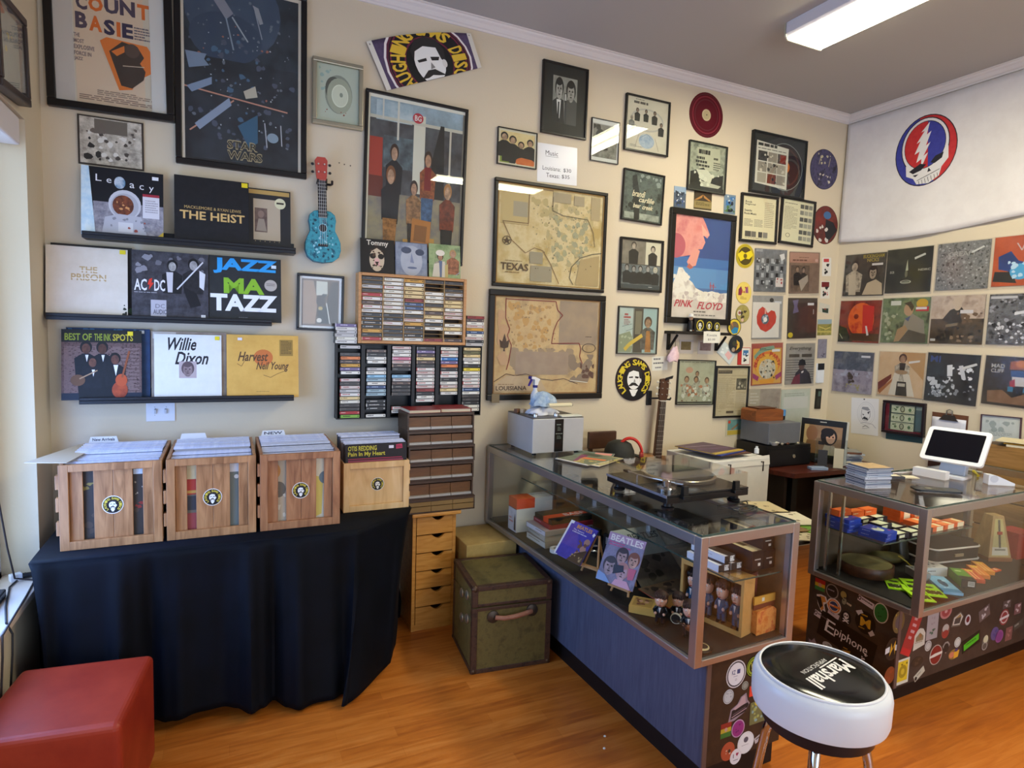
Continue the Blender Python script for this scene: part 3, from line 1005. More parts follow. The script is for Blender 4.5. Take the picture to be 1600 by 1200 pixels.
for sx in (-1, 1):
    m = MB()
    m.tube([(sx * .008, -.01, 0), (sx * .034, -.03, -.004), (sx * .036, -.062, -.006), (sx * .034, -.074, .006)], .006, '2a2422', 8)
    m.build('prong', t)
for i, q in enumerate(((530, 254.5), (538, 257), (547.5, 259))):
    p = onY(q[0], q[1], DY)
    m = MB()
    m.cyl((p.x, DY - .0012, p.z), (p.x, DY - .0002, p.z), .0035, '4a423c', 8)
    tag(m.build('nail_hole'), 'tiny dark nail hole in the wall right of the ukulele headstock', 'nail hole', 'nail holes beside the ukulele')

# ------------------------------------------------------------------ back wall, middle and right
framed('framed_photograph', 'black-framed wide-matted photograph of two men at a microphone, high on the wall', 'photograph', 'B', [(850, 91.2), (921.7, 108.8), (915.6, 218.5), (845.3, 205.9)], .012, BLK,
       ['r 7c7c74~a8a8a0~9 0 0 1 1', 'p 2a2a2a 0 .55 .2 .45 .45 .5 .5 1 0 1', 'p e0e0dc .16 .5 .34 .5 .3 .9 .22 .9', 'p 1a1a1a .22 .55 .28 .55 .28 1 .2 1', 'p 4c4c4a .55 .5 .8 .4 1 .5 1 1 .5 1'] + face(.26, .28, .16, .22, 'c4c0b8', '1c1a18') + face(.74, .3, .18, .22, 'b4b0a8', '1c1a18') + ['r 2c2c2c .47 .34 .1 .2', 'r c8c8c4 .49 .36 .06 .16', 'l 3c3c3c .04 .52 .5 .54 1'], .02, mat_w=.062, mat_col='24231f', bg='8c8c84')
framed('framed_picture', 'small framed picture of four dark-haired musicians in dark coats', 'picture', 'B', [(778.6, 196.7), (840.8, 208), (838.2, 265.2), (777.3, 254.7)], .005, BLK,
       ['r dcd4bc .03 .04 .94 .92', 'r d4b878~e4d4a4~8 .06 .06 .9 .6', 'p 8ca03c .05 .55 .3 .7 .3 .95 .05 .95'] + fig('22201e', .16, .1, 1.1, 'c8a484', '1c1714') + fig('201e1e', .38, .17, 1.1, 'c8a484', '241a15') + fig('1e1c1c', .84, .2, 1.0, 'c49c7c', '1c1714') + fig('24221f', .6, .3, .95, 'c8a080', '241a15') + ['r 22201e .1 .62 .82 .3', 'e c8642c~d87838~20 .72 .88 .26 .14', 'p 22201e .1 .55 .95 .55 .95 .78 .5 .74 .45 .95 .3 .95', 'r dcd4bc 0 .955 1 .045', 'r dcd4bc .96 0 .04 1'], .016, bg='d0c8b0')
flat('price_sign', 'white paper sign pricing music by two states, pinned above the upper map', 'sign', 'B', [(840.8, 225), (902, 229), (901.2, 292), (838.5, 281.5)],
     't 3a3a44 .2 .17 .31 .12|Music; l 3a3a44 .008 .2 .32 .52 .32; t 3a3a44 .13 .57 .45 .11|Louisiana:; t 3a3a44 .65 .58 .2 .11|$30; t 3a3a44 .22 .75 .33 .11|Texas:; t 3a3a44 .61 .75 .2 .11|$35', 'dfe0e4!.25', .002)
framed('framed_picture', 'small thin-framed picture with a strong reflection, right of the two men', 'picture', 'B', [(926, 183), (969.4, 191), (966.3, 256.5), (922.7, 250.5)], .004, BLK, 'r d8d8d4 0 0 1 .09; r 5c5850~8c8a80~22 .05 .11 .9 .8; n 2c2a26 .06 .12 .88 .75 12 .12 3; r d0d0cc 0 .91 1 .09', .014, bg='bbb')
framed('framed_poster', 'black-framed signed poster, four dark figures over a pale blue globe', 'poster', 'B', [(981, 144.5), (1049.5, 159.5), (1043.8, 245), (975.5, 233)], .011, BLK,
       ['r c8c0ac~d4ccba~10 .02 .02 .96 .96', 'w 55504a .16 .07 .68 .1 1', 'w 6c665c .2 .03 .3 .03 1', 'e b4b0a8 .5 .4 .4 .22', 'e ccc4b4 .5 .4 .36 .19', 'e 8ca0b8~b4c0cc~25 .5 .8 .19 .14', 'l 6c7884 .008 .35 .75 .5 .66 .65 .75'] + fig('201e1e', .25, .2, .4, '8c7464') + fig('201e1e', .46, .2, .38, '8c7464') + fig('201e1e', .67, .2, .42, '8c7464') + fig('262424', .84, .4, .42, '8c7464') + fig('8c8c88', .12, .36, .4, 'a89c8c', '9c9488') + ['l 55504a .006 .3 .7 .22 .95', 'l 55504a .006 .7 .72 .8 .96', 'w 8a867c .1 .9 .3 .05 2'], .022, bg='c8c0ac')
framed('framed_poster', 'black-framed dark forest poster with cream handwritten lettering', 'poster', 'B', [(977, 262.5), (1040.8, 273.8), (1033.8, 352), (970.5, 342.5)], .008, BLK,
       'r 3c4440~5c6660~2c3430~12 .02 .02 .96 .96; n 8c9690 .3 .03 .65 .3 9 .08 4; p 222624 .2 .1 .3 .05 .4 .4 .4 1 .3 1; n 20241f .05 .2 .9 .6 14 .07 5; r a8aca0~6c7468~20 .05 .84 .9 .13; p 1c1f1d .28 .6 .42 .6 .44 .97 .3 .97; I e0d4b4 .22 .38 .34 .13|brandi; I e0d4b4 .4 .5 .4 .11|carlile; I e0d4b4 .26 .64 .2 .1|bear; I e0d4b4 .5 .65 .28 .1|creek', .018, bg='3c4440')
framed('framed_photograph', 'black-framed pair of band photographs, one above the other', 'photograph', 'B', [(971.3, 370), (1039.5, 375.8), (1033.3, 456.3), (967, 454.5)], .012, BLK,
       ['r 6c6458~8c8478~14 .02 .02 .6 .46', 'r d0c8b4 .6 .02 .38 .46', 'r 4c5458~7c8488~20 .02 .5 .96 .48', 'n b0b4b4 .03 .52 .94 .2 9 .05 4'] + fig('1a1918', .3, .04, .72, 'b8a898', '3a3430') + fig('201e1e', .78, .09, .68, 'c0b0a0', '141212') + ['r 4c5458~7c8488~20 .02 .5 .96 .48'] + fig('242628', .15, .5, .6, 'a8a4a0') + fig('242628', .32, .52, .6, 'a8a4a0') + fig('242628', .48, .51, .6, 'a8a4a0') + fig('1e2022', .67, .5, .62, 'a8a4a0', '4c4844') + fig('242628', .86, .52, .6, 'c8c4b8', 'c0b8a0') + ['r 3c4448 .02 .9 .96 .08', 'w b0b4b4 .7 .93 .12 .03 1', 'r 101010 0 .985 1 .015'], .02, bg='504c46')
framed('framed_album', 'framed sleeve of a bearded man by a grey door, with red lettering', 'picture', 'B', [(968, 477.5), (1030.5, 481.3), (1025.8, 553.8), (963.8, 553)], .004, '211d1b!.3',
       ['r a8b8b4~b8c4c0~8 .03 .02 .34 .96', 'r 4c463c .4 .02 .24 .96', 'r 77725f .43 .08 .16 .5', 'r 9cb4b4 .63 .02 .35 .96', 'w a83c38 .15 .14 .14 .09 1', 'w a83c38 .13 .2 .18 .09 1', 'w 8c4844 .14 .27 .16 .12 4', 'l 4c545c .008 .1 .42 .35 .36', 'l 4c545c .008 .2 .52 .38 .46', 'p 8c9478 .03 .6 .3 .52 .4 .7 .35 .97 .03 .97', 'n b0b498 .03 .6 .35 .36 9 .05 4'] + fig('6c6860', .76, .2, 1.15, 'b08c6c', '4c3828') + ['p b07c44~8c5c30~30 .72 .5 .82 .5 .86 .97 .7 .97', 'l d0b048 .08 .62 .6 .3 .8 .18 .92'], .016, bg='7c8078')
disc('shop_sign', 'round dark sign with yellow lettering and a moustached man, left of the guitar', 'sign', 'B', (990, 592.5), 27.6, 33.8, logo_ops(.5, .5, .5, .5, '38181f', 'd2bc30'), '1a1416', hole=False, th=.008)
for nm, lab, cs, ops in (
        ('upper', 'antique-style map of Texas in a black frame, above another map', [(774.7, 276.5), (952, 301.2), (943.1, 456.9), (769.6, 447.4)],
         'r c8ac74~d8c498~b89c60~5 .01 .01 .98 .98; n bca878 .3 .1 .6 .5 30 .035 3; r c4ac78 .03 .04 .25 .36; l 9c8050 .004 .03 .4 .28 .4 .28 .02; r a89c84 .14 .17 .13 .15; n b4a47c .45 .15 .45 .65 40 .03 9; n a8a280 .5 .25 .35 .5 30 .03 5; n a09c80 .55 .3 .3 .45 20 .03 15; n 8c8468 .3 .12 .6 .6 40 .008 25; r a8987c .5 .03 .17 .1; r a8987c .7 .04 .1 .1; r b09c78 .87 .03 .09 .24;'
         'l 7c5c3c .007 .05 .38 .28 .38 .28 .02 .5 .02; l 7c5c3c .007 .05 .38 .13 .56 .26 .68 .34 .62 .42 .64 .5 .78 .58 .97; l 6c5c44 .007 .5 .08 .5 .22 .6 .26 .84 .27 .9 .4 .92 .55; l 5c5444 .009 1 .61 .9 .63 .78 .68 .7 .78 .68 .9 .72 .97;'
         'p b0986c .78 .7 .97 .64 .97 .97 .74 .97; r 9c9078 .3 .66 .12 .12; r 9c9078 .31 .8 .2 .16; o 54402c .09 .57 .04 .045 .85; p 54402c .09 .53 .1 .56 .125 .56 .105 .58 .115 .61 .09 .59 .065 .61 .075 .58 .055 .56 .08 .56; T 5c442c .04 .79 .25 .075|TEXAS; w 8c7040 .08 .765 .15 .015 1; w 8c7040 .08 .88 .17 .02 1; n 5c4c38 .3 .15 .6 .7 46 .006 8; l a07838 .012 .006 .006 .994 .006 .994 .994 .006 .994 .006 .006'),
        ('lower', 'antique-style map of Louisiana in a black frame, just behind the grey machine', [(767.3, 451), (948.2, 462.3), (940, 623.1), (759.5, 625.6)],
         'r c09c70~d0b080~a88c68~5 .01 .01 .98 .98; r a89078~988474~9 .6 .02 .38 .46; n c4985c .12 .05 .4 .48 34 .035 3; n b08c60 .12 .08 .4 .45 30 .02 13; n a08870 .15 .52 .6 .26 26 .05 6; n 8c7458 .12 .05 .45 .5 40 .008 23; r 9c8474~a8907c~12 .2 .56 .5 .24; n 8c7868 .7 .58 .25 .3 12 .07 9; n 5c3c34 .82 .66 .14 .18 12 .03 2; n c8a07c .03 .1 .1 .6 12 .06 7;'
         'l 84282c .009 .1 .02 .1 .22 .14 .33 .12 .4 .16 .5 .14 .66 .12 .75; l 84282c .009 .1 .03 .56 .03 .58 .12 .63 .17 .58 .24 .55 .33 .53 .47 .8 .46 .82 .52 .81 .6 .84 .68; l 5c3c34 .007 0 .88 .12 .79 .2 .81 .3 .79 .42 .84 .55 .86 .66 .84 .8 .9; p c4a888 .02 .9 .12 .81 .3 .81 .44 .86 .5 .97 .02 .97;'
         'p 4c3830 .095 .38 .115 .46 .14 .44 .13 .52 .1 .53 .105 .56 .085 .56 .09 .53 .06 .52 .05 .44 .075 .46; T 4c3424 .03 .915 .28 .045|LOUISIANA; w 7c5c3c .05 .895 .2 .012 1; o 4c3c38 .9 .51 .07 .05 .88; w 5c443c .86 .385 .12 .018 1; l 8c6030 .012 .006 .006 .994 .006 .994 .994 .006 .994 .006 .006; l dcd4c4 .008 .72 .86 .9 .885')):
    t = framed('framed_map', lab, 'map', 'B', cs, .021 if nm == 'upper' else .036, '17130f!.3', ops, .024, bg='c0a878')
    if nm == 'lower':
        m = MB()
        m.bx(-.375, -.0255, -.345, -.325, -.0245, -.29, '7c6c50')
        m.build('corner_label', t)

disc('red_record', 'dark red vinyl record fixed high on the wall', 'record', 'B', (1103.4, 179.7), 26, 35.5, 'o 4c1018 .5 .5 .47 .47 .96; o 7c1c2c .5 .5 .42 .42 .93; o 54101c .5 .5 .35 .35 .93; e c8b890 .5 .5 .13 .13; e b8a880 .5 .5 .1 .1', '5c1420!.25')
framed('framed_poster', 'black-framed gig poster of a reclining figure with hand lettering', 'poster', 'B', [(1079.4, 218.4), (1138.5, 229), (1133.4, 304.4), (1073.7, 296.5)], .006, '1b1a18!.3',
       'r 7c8070~a8ac98~4c5448~9 .03 .02 .94 .96; p b8b8a0 .2 .1 .82 .06 .86 .5 .3 .62; w 2c2c28 .25 .13 .4 .2 1; w 33332e .2 .28 .34 .12 1; w 33332e .18 .36 .4 .11 1; w 33332e .2 .44 .42 .1 1; w 3c3c36 .66 .26 .18 .1 1; w 44443c .66 .36 .2 .18 4; p 24261f .05 .62 .4 .5 .6 .7 .95 .6 .95 .98 .05 .98; p c8c8b4 .2 .56 .5 .54 .66 .66 .6 .82 .34 .76; p b4b4a0 .3 .78 .5 .8 .9 .84 .8 .92 .4 .9; n d0d0bc .15 .6 .75 .34 11 .05 3; r 2a2c28 .03 .9 .94 .08', .018, bg='5c6054')
framed('framed_record_award', 'deep black frame holding a record half out of its photo-collage sleeve', 'framed disc', 'B', [(1180, 202.4), (1263.4, 219.5), (1257, 311), (1172.7, 299.9)], .014, '1d1f1f!.3',
       ['r 2a2e2e .0 .0 1 1', 'o 8c9490 .62 .5 .36 .42 .97', 'e 241a1a .62 .5 .345 .4', 'o 4c3028 .62 .5 .3 .35 .9', 'e c8702c .62 .5 .1 .115', 'p d0ccc0 .06 .12 .68 .17 .68 .9 .06 .86', 'w 33332f .09 .155 .56 .11 1', 'w 5c5c56 .09 .24 .56 .03 1'] + ['r %s %.2f %.2f .17 .17' % (random.Random(i).choice(('4c4844', '8c8478', '6c3828', '383634', 'a09888', '5c544c')), .1 + .185 * (i % 3), .29 + .19 * (i // 3)) for i in range(9)] + ['n c8c0b0 .1 .3 .54 .52 14 .03 4', 'n 24211f .1 .3 .54 .52 14 .03 7', 'r 7c2c20 .52 .3 .11 .15'], .03, bg='262a2a')
disc('picture_disc', 'dark blue picture record with pale figures, by the corner', 'record', 'B', (1287.5, 264.5), 21.4, 31.5, 'e 34304c~4c4868~24202c~14 .5 .5 .49 .49; n b8b090 .25 .12 .5 .3 9 .04 3; n c8c0ac .25 .6 .5 .35 9 .05 4; l a89c80 .02 .35 .2 .3 .4; l a89c80 .02 .7 .2 .65 .42', '2a2638')
disc('picture_disc', 'red and dark picture record partly behind the second certificate', 'record', 'B', (1289.5, 351.6), 19.5, 30, 'e 7c2c24~4c2420~9 .5 .5 .49 .49; p 1e1c20 .5 .35 .8 .4 .98 .6 .6 .98 .5 .7; e 3c6490 .55 .24 .15 .1; n c8c0b8 .15 .5 .5 .45 10 .07 6', '2c1c1a')
for lab, cs, sd in (('black-framed cream certificate with text, left of a matching one', [(1160, 300.3), (1218.9, 307.7), (1213.2, 381.5), (1156.5, 377.5)], 0), ('black-framed cream certificate with photographs down its right side', [(1224.5, 305.5), (1276.2, 315), (1271.3, 386.5), (1216.6, 379.7)], 1)):
    framed('framed_certificate', lab, 'certificate', 'B', cs, .019, '181614!.3',
           'r dcd0ac 0 0 1 1; T 3c3830 .08 .1 .2 .05|Rock; T 3c3830 .08 .16 .3 .05|Regional; T 3c3830 .06 .3 .22 .05|Seattle; T 3c3830 .06 .37 .36 .05|Rock Music; w 7c7464 .06 .52 .26 .18 6; w 7c7464 .36 .52 .26 .18 6; w a89c84 .66 .1 .28 .6 14; r 4c4840 .1 .8 .18 .13; r 6c665c .29 .8 .14 .13; r 3c3832 .5 .8 .12 .13; r 7c766c .64 .8 .14 .13; w 7c7464 .1 .95 .7 .02 1' if not sd else
           ['r d8d0b0 0 0 1 1', 'w 7c7464 .07 .07 .4 .04 1', 'w 9c947c .07 .16 .42 .55 16', 'o 4c4840 .22 .84 .07 .05 .8'] + ['r %s %.2f %.2f .12 .1' % (('4c4a44', '7c7a70', 'a09c8c')[(i * 7 // 2) % 3], .57 + .14 * (i % 3), .06 + .155 * (i // 3)) for i in range(18)], .02, bg='d8ccaa')
flat('photograph', 'small photograph above the pig poster, leftmost of three prints', 'photograph', 'B', [(1053.8, 290.2), (1072.4, 293), (1071, 326), (1052.5, 324)], 'r 8ca0b4 0 0 1 .3; n 2c3440 .1 .2 .8 .75 10 .16 3; n d0d8dc .1 .1 .8 .6 6 .08 5; n 3c5080 .1 .6 .8 .3 5 .1 6', '4c5868')
flat('photo_print', 'small dark print of light beams, middle of three above the pig poster', 'print', 'B', [(1085, 298), (1112.5, 302), (1111.5, 329), (1084, 326)], 'r 3c3020 0 0 1 .55; p a87840 .5 .15 1 .5 .6 .45; p a87840 .5 .15 0 .5 .4 .45; p 3c3020 .5 .3 .9 .52 .1 .52; r 8c7c4c 0 .52 1 .4; w 4c4024 .1 .6 .8 .2 3', '4c4028')
flat('photograph', 'small blue-green photograph above the pig poster, rightmost of three prints', 'photograph', 'B', [(1132.3, 304), (1150, 304.5), (1148.5, 336), (1130.3, 333)], 'n 3c6ca0 .05 .1 .9 .5 6 .2 3; n 4c6c3c .05 .4 .9 .5 7 .16 5; n 1c2028 .3 .3 .5 .6 4 .16 6; n d0d8d8 .2 .05 .6 .3 4 .1 8', '6c8090')

framed('framed_poster', 'tall black-framed poster of a pink pig in a blue cloudy sky', 'poster', 'B', [(1052.4, 324), (1155.4, 336.5), (1138.8, 507.5), (1038.8, 505)], .042, '15120f!.3',
       'r 2c4484~34508c~3 0 0 1 .62; r 3c6cac .0 .4 1 .2; r 5c8cc0 0 .5 1 .2; p d87c78~e09890~c86c74~5 0 0 .48 0 .54 .06 .62 .16 .58 .2 .5 .17 .55 .24 .5 .31 .4 .32 .3 .38 .16 .4 0 .42; p e8a898 .46 .06 .62 .17 .5 .18; p e0988c .36 .3 .46 .33 .4 .48 .3 .5 .24 .45; p b86054 .28 .46 .36 .5 .3 .52 .24 .5; e b85868 .04 .3 .16 .12;'
       'p d8ccc0~ece4dc~b8a8a4~7 0 .7 .04 .63 .08 .57 .1 .51 .17 .51 .22 .55 .27 .57 .29 .62 .36 .65 .42 .7 .5 .72 .6 .74 .72 .72 .86 .74 1 .73 1 1 0 1; n e8e0d8 .02 .58 .3 .2 9 .06 3; n c0b0ac .05 .74 .9 .12 12 .07 4; n e4dcd0 .3 .73 .65 .1 9 .06 6; l b04038 .008 .68 .63 .69 .71; l b04038 .008 .74 .64 .74 .71; w b04038 .67 .66 .12 .03 2; r c8bcb4~d8ccc4~9 0 .83 1 .17; i b03040 .05 .825 .34 .07|PINK; i b03040 .46 .835 .47 .075|FLOYD; I b03040 .05 .825 .34 .07|PINK; I b03040 .46 .835 .47 .075|FLOYD; w 4c4444 .4 .93 .36 .025 1; w 5c5454 .35 .965 .45 .02 1', .026, bg='4c6ca0')
m = None
# records, cards and discs between the pig poster and the corner
disc('yellow_disc', 'yellow see-through seven-inch record with a bright label, right of the pig poster', 'record', 'B', (1164.3, 400), 14.3, 19, 'o a89420 .5 .5 .47 .47 .86; e 4c4014 .5 .5 .38 .38; p d8c41c .08 .46 .3 .3 .5 .38 .8 .24 .94 .42 .72 .62 .5 .6 .26 .74; e 6c5c18 .5 .5 .1 .1', 'c0ac28!.3')
disc('picture_disc', 'cream seven-inch picture disc with red and purple figures', 'record', 'B', (1162, 457.5), 12, 17, 'e d8c060 .5 .5 .47 .47; p 7c2c44 .15 .35 .3 .2 .42 .4 .35 .62 .15 .62; p 8c4c78 .6 .3 .75 .18 .8 .5 .6 .5; n a83c30 .2 .2 .6 .35 6 .06 3; w 8c6c30 .3 .68 .4 .14 3', 'd0b858')
disc('picture_disc', 'green-gold picture disc overlapping below the cream one', 'record', 'B', (1160.5, 490.3), 10.5, 14, 'e 8c8040~a89c5c~20 .5 .5 .48 .48; e c8c0b4 .25 .45 .16 .16; e 8c4840 .25 .45 .08 .08; n 3c3424 .3 .3 .5 .5 7 .1 3; e c8a898 .5 .85 .1 .1', '7c7440', off=.0035)
disc('picture_disc', 'black and yellow disc with a blue blot, at the bracket shelf end', 'record', 'B', (1147.5, 511), 10.3, 13, 'o d0b838 .5 .5 .46 .46 .7; e 6c5c48 .5 .5 .3 .3; p 2c7ca8 .25 .75 .5 .5 .8 .55 .75 .85 .4 .92; p a06c3c .2 .3 .35 .2 .4 .5', '1d1b18', off=.007)
disc('picture_disc', 'black disc with a yellow crescent, lowest in the column of small discs', 'record', 'B', (1150.5, 538), 10.8, 14, 'p d0a83c .5 .25 .72 .4 .74 .65 .5 .85 .56 .6; n 6c3824 .25 .45 .35 .5 6 .1 3; e 9c8c78 .3 .8 .12 .12; e 3c3c2c .35 .45 .14 .14', '22252a', off=.0105)
SL = (.004, .02)
def lp(label, plane, cs, ops, bg, sl=SL, group=None):
    return flat('record_sleeve', label, 'record', plane, cs, ops, bg, .005, group, sleeve=sl)


lp('grey record sleeve with rows of dark shapes, left of the brown couple sleeve', 'B', [(1179.6, 387), (1229.8, 392), (1227.4, 457), (1178.3, 454.6)],
   ['r 5c5e60~7c8082~20 0 0 1 1'] + ['r %s %.2f %.2f .09 .11' % (('24262a', 'a8acac')[(i + i // 6) % 2], .05 + .15 * (i % 6), .22 + .17 * (i // 6)) for i in range(24)] + ['n c0c4c4 .05 .2 .8 .75 24 .03 3', 'p d8d8d4 .75 .12 .9 .08 .93 .2 .82 .26', 'r d8d0c8 .66 .66 .24 .22', 'n a83c38 .67 .67 .2 .2 5 .04 4', 'w c8ccc8 .02 .02 .2 .06 2'], '5c5e60')
lp('brown record sleeve with an embracing couple', 'B', [(1234.4, 393), (1280.6, 395), (1279.9, 459), (1232.7, 457.5)],
   ['r 7c6454~8c7462~20 0 0 1 1', 'r b08470 0 .02 .96 .24', 'w 6c4438 .1 .18 .7 .08 1', 'w 7c5444 .3 .12 .5 .04 1', 'r 5c4c40~74604f~30 .04 .32 .62 .64'] + fig('2a2422', .26, .34, .75, 'a88c74', '4c3c30') + fig('3a322e', .46, .36, .7, 'a08470', '2a201c') + ['p a89c8c .3 .7 .6 .55 .62 .7 .4 .95', 'r d0a898 .84 .16 .09 .07'], '7c6454')
lp('record with a red heart-shaped disc on a white cover, over a grey sleeve', 'B', [(1176.5, 461.4), (1222.5, 463), (1221.6, 530.7), (1174.7, 528.3)],
   'r 8c8c88~a0a09c~14 0 0 1 1; e 2a2a2a .62 .1 .07 .05; r c8ccd0 .72 .12 .24 .06; r dcd8cc .0 .15 .9 .82; p b83428~c84838~20 .14 .48 .2 .32 .32 .25 .42 .3 .5 .4 .62 .33 .74 .36 .8 .48 .78 .62 .64 .76 .46 .84 .28 .78 .16 .64; p d8a090 .4 .27 .46 .33 .44 .44 .4 .42; e 50606c .42 .54 .13 .12; n a8b4bc .32 .44 .2 .2 7 .04 3; e ece8e0 .43 .55 .06 .055; r dcd8cc 0 .9 .9 .07', '84847f')
lp('near-black brown record sleeve with a small yellow round sticker', 'B', [(1231.5, 464.3), (1276.2, 467.2), (1276.2, 529.5), (1231, 527.6)], 'r 38302c~423832~14 0 0 1 1; p 6c6484 .14 .06 .34 .04 .3 .2 .36 .34 .16 .38 .2 .2; r d8d8d8 .66 .12 .22 .06; r c8c4c0 .86 .28 .02 .12; e c8b428 .1 .91 .085 .065', '342c28')
lp('yellow and red carnival-style record sleeve of crowded shapes', 'B', [(1174, 536.3), (1222.6, 536.3), (1221.9, 600.8), (1174.7, 600.8)],
   ['r a04c40 0 0 1 1', 'r d0a048 .04 .12 .92 .86', 'p 7c9c84 .06 .3 .3 .1 .7 .06 .74 .14 .4 .2 .12 .4', 'w 3c4c40 .25 .12 .4 .06 2', 'e d87830 .5 .5 .42 .3', 'e d8a83c .5 .56 .36 .3'] + ['c b03828 %.3f %.3f .09 .11 %.2f|%s' % (.5 + .38 * math.cos(a), .52 - .26 * math.sin(a), a - PI / 2, ch) for ch, a in zip('BLOCK PARTY', [PI * (1 - i / 10) for i in range(11)]) if ch != ' '] + ['e a8a894~d8d0b8~40 .5 .62 .27 .24', 'n 3c3830 .25 .4 .5 .46 22 .04 4', 'n c8b088 .25 .4 .5 .46 16 .04 8', 'p 9c3c68 .04 .7 .24 .8 .2 .9 .04 .82', 'p 9c3c68 .96 .7 .76 .8 .8 .9 .96 .82', 'p d8982c .25 .88 .75 .88 .7 .97 .3 .97', 'r dcdcd8 .64 .15 .26 .06'], 'a04c40')
lp('grey striped record sleeve with a dark figure in a cap', 'B', [(1228.4, 536.8), (1274.3, 536.3), (1270.2, 599.6), (1227.2, 600)],
   ['r 8c8880~9c988e~14 0 0 1 1', 'I 2c2824 .1 .08 .78 .1|Everything', 'r 4c4438 .1 .26 .36 .08', 'r 4c4438 .54 .26 .36 .08'] + ['r 54524c .02 %.2f .96 .015' % (.4 + .06 * i) for i in range(9)] + ['p 26262a .3 1 .34 .74 .48 .62 .68 .62 .84 .74 .94 1', 'p 6c2834 .2 1 .3 .82 .5 .74 .52 1', 'e 5c443a .55 .56 .1 .1', 'p 1c1c1e .42 .54 .46 .42 .56 .38 .66 .42 .7 .54', 'p d8d8d4 .54 .7 .62 .67 .62 .71 .56 .74'], '88847c')
for lab, cs, ops, bg in (
        ('small white card with a red heading and a dark figure, top of the card column', [(1285, 402.6), (1298.7, 402.6), (1298.5, 431.6), (1284.6, 431.2)], 'r b83c40 .15 .06 .6 .18; n 1e1c1e .2 .3 .6 .65 6 .16 3', 'd8d4cc'),
        ('small white card with a dark red picture, second in the card column', [(1282.8, 438.9), (1296.8, 439.4), (1296.3, 466.7), (1281.8, 466.2)], 'r 6c2024 .08 .05 .84 .3; n 1e1c1e .15 .3 .7 .6 5 .16 3; n a83840 .4 .6 .4 .3 3 .1 4', 'd4d0c6'),
        ('pale ticket pinned at a tilt, third in the card column', [(1281, 472.5), (1297, 476.5), (1294.5, 491), (1278.5, 487)], 'p 2c3c30 .3 .55 .9 .4 .95 .9 .4 .95; n c8c0b0 .1 .1 .6 .5 4 .1 3; r 8c4038 .5 .5 .2 .12', 'c0beb0'),
        ('small landscape print with hills, fourth in the card column', [(1277.5, 499), (1299.7, 499), (1298.7, 524), (1277, 523.5)], 'r 8ca0a8 0 0 1 .3; p a09450~6c7038~30 0 .35 .4 .5 1 .25 1 1 0 1; l c8b868 .05 .1 .45 .6 .62 .9 .5; r b0a458 0 .72 1 .1', '8c8448'),
        ('dull purple postcard, fifth in the card column', [(1278.3, 529.5), (1292, 530), (1291.5, 560), (1277, 559.5)], 'r 74707c~848090~30 .05 .05 .9 .9; n 4c4858 .3 .75 .6 .2 4 .1 3', '807c84')):
    flat('wall_card', lab, 'card', 'B', cs, ops, bg, .002)
flat('cordless_handset', 'white and black handset fixed upright on the wall', 'handset', 'B', [(1278, 568), (1288.3, 567.5), (1287, 598), (1277, 598)], 'r 1c1c1e 0 0 1 .34', 'd8dadd!.3', .016)
flat('wall_thermometer', 'narrow black wall thermometer below the white handset', 'thermometer', 'B', [(1276.3, 607.6), (1284, 607.6), (1282.4, 639), (1273.5, 638.6)], 'r 4c6058 .35 .12 .45 .25; r 2c302c .3 .45 .4 .4', '161817!.3', .01)

# bracket shelf with keepsakes
A, B = onY(1054.5, 517, DY - .11), onY(1143, 520, DY - .11)
SW, SZ = B.x - A.x, (A.z + B.z) / 2
SXc = (A.x + B.x) / 2
t = thing('bracket_shelf', 'small black shelf on two brackets below the pig poster', 'shelf', (SXc, DY, SZ))
m = MB()
m.bx(-SW / 2, -.11, -.02, SW / 2, -.001, 0, '171310!.4')
m.build('board', t, bevel=.002)
for sx in (-1, 1):
    x = sx * (SW / 2 - .035)
    m = MB()
    m.bx(x - .011, -.014, -.13, x + .011, -.001, -.02, '171310!.4')
    m.tube([(x, -.012, -.125), (x, -.095, -.028)], .009, '171310!.4', 6)
    m.build('bracket', t)
P = onY(1079, 516, DY - .06)
t = thing('bobblehead_doll', 'tiny doll in white hat and dark suit on the bracket shelf', 'doll', (P.x, DY - .058, SZ))
m = MB()
m.lathe([(.017, 0), (.02, .012), (.016, .03), (.019, .05), (.016, .07), (.006, .078)], '201e1c', 14)
m.build('suit', t)
m = MB()
m.ball((0, 0, .09), (.014, .014, .017), 'b08868', 14)
m.build('head', t)
m = MB()
m.lathe([(.028, .1), (.028, .103), (.016, .104), (.015, .118), (.006, .121)], 'dcd8d0', 16)
m.build('hat', t)
m = MB()
m.ball((-.008, -.012, .006), (.008, .012, .006), 'dcd8d0', 8)
m.ball((.01, -.012, .006), (.008, .012, .006), '8c5c44', 8)
m.build('shoes', t)
for i, (x0, x1, lab) in enumerate(((1085, 1101, 'black emblem box beside the tiny doll on the bracket shelf'), (1101.3, 1113.5, 'middle black emblem box on the bracket shelf'), (1114, 1125.5, 'black emblem box at the right of three on the bracket shelf'))):
    a, b = onY(x0, 514, DY - .085), onY(x1, 514, DY - .085)
    wd = b.x - a.x
    t = thing('mug_box', lab, 'box', ((a.x + b.x) / 2, DY - .045, SZ), group='black emblem boxes on the bracket shelf')
    m = MB()
    hh = .088 if i < 2 else .082
    m.bx(-wd / 2 + .001, -.038, 0, wd / 2 - .001, .036, hh, '151414')
    art(m, wd, hh, -.038, logo_ops(.55, .5, .38, .38 * wd / hh * 1.15, '2c2c20', 'c8b840', False) + ['o b8a838 .55 .5 .36 %.3f .78' % (.36 * wd / hh * 1.15), 'r b4b0a4 .2 .92 .6 .03'], 0, hh / 2)
    m.build('box', t)
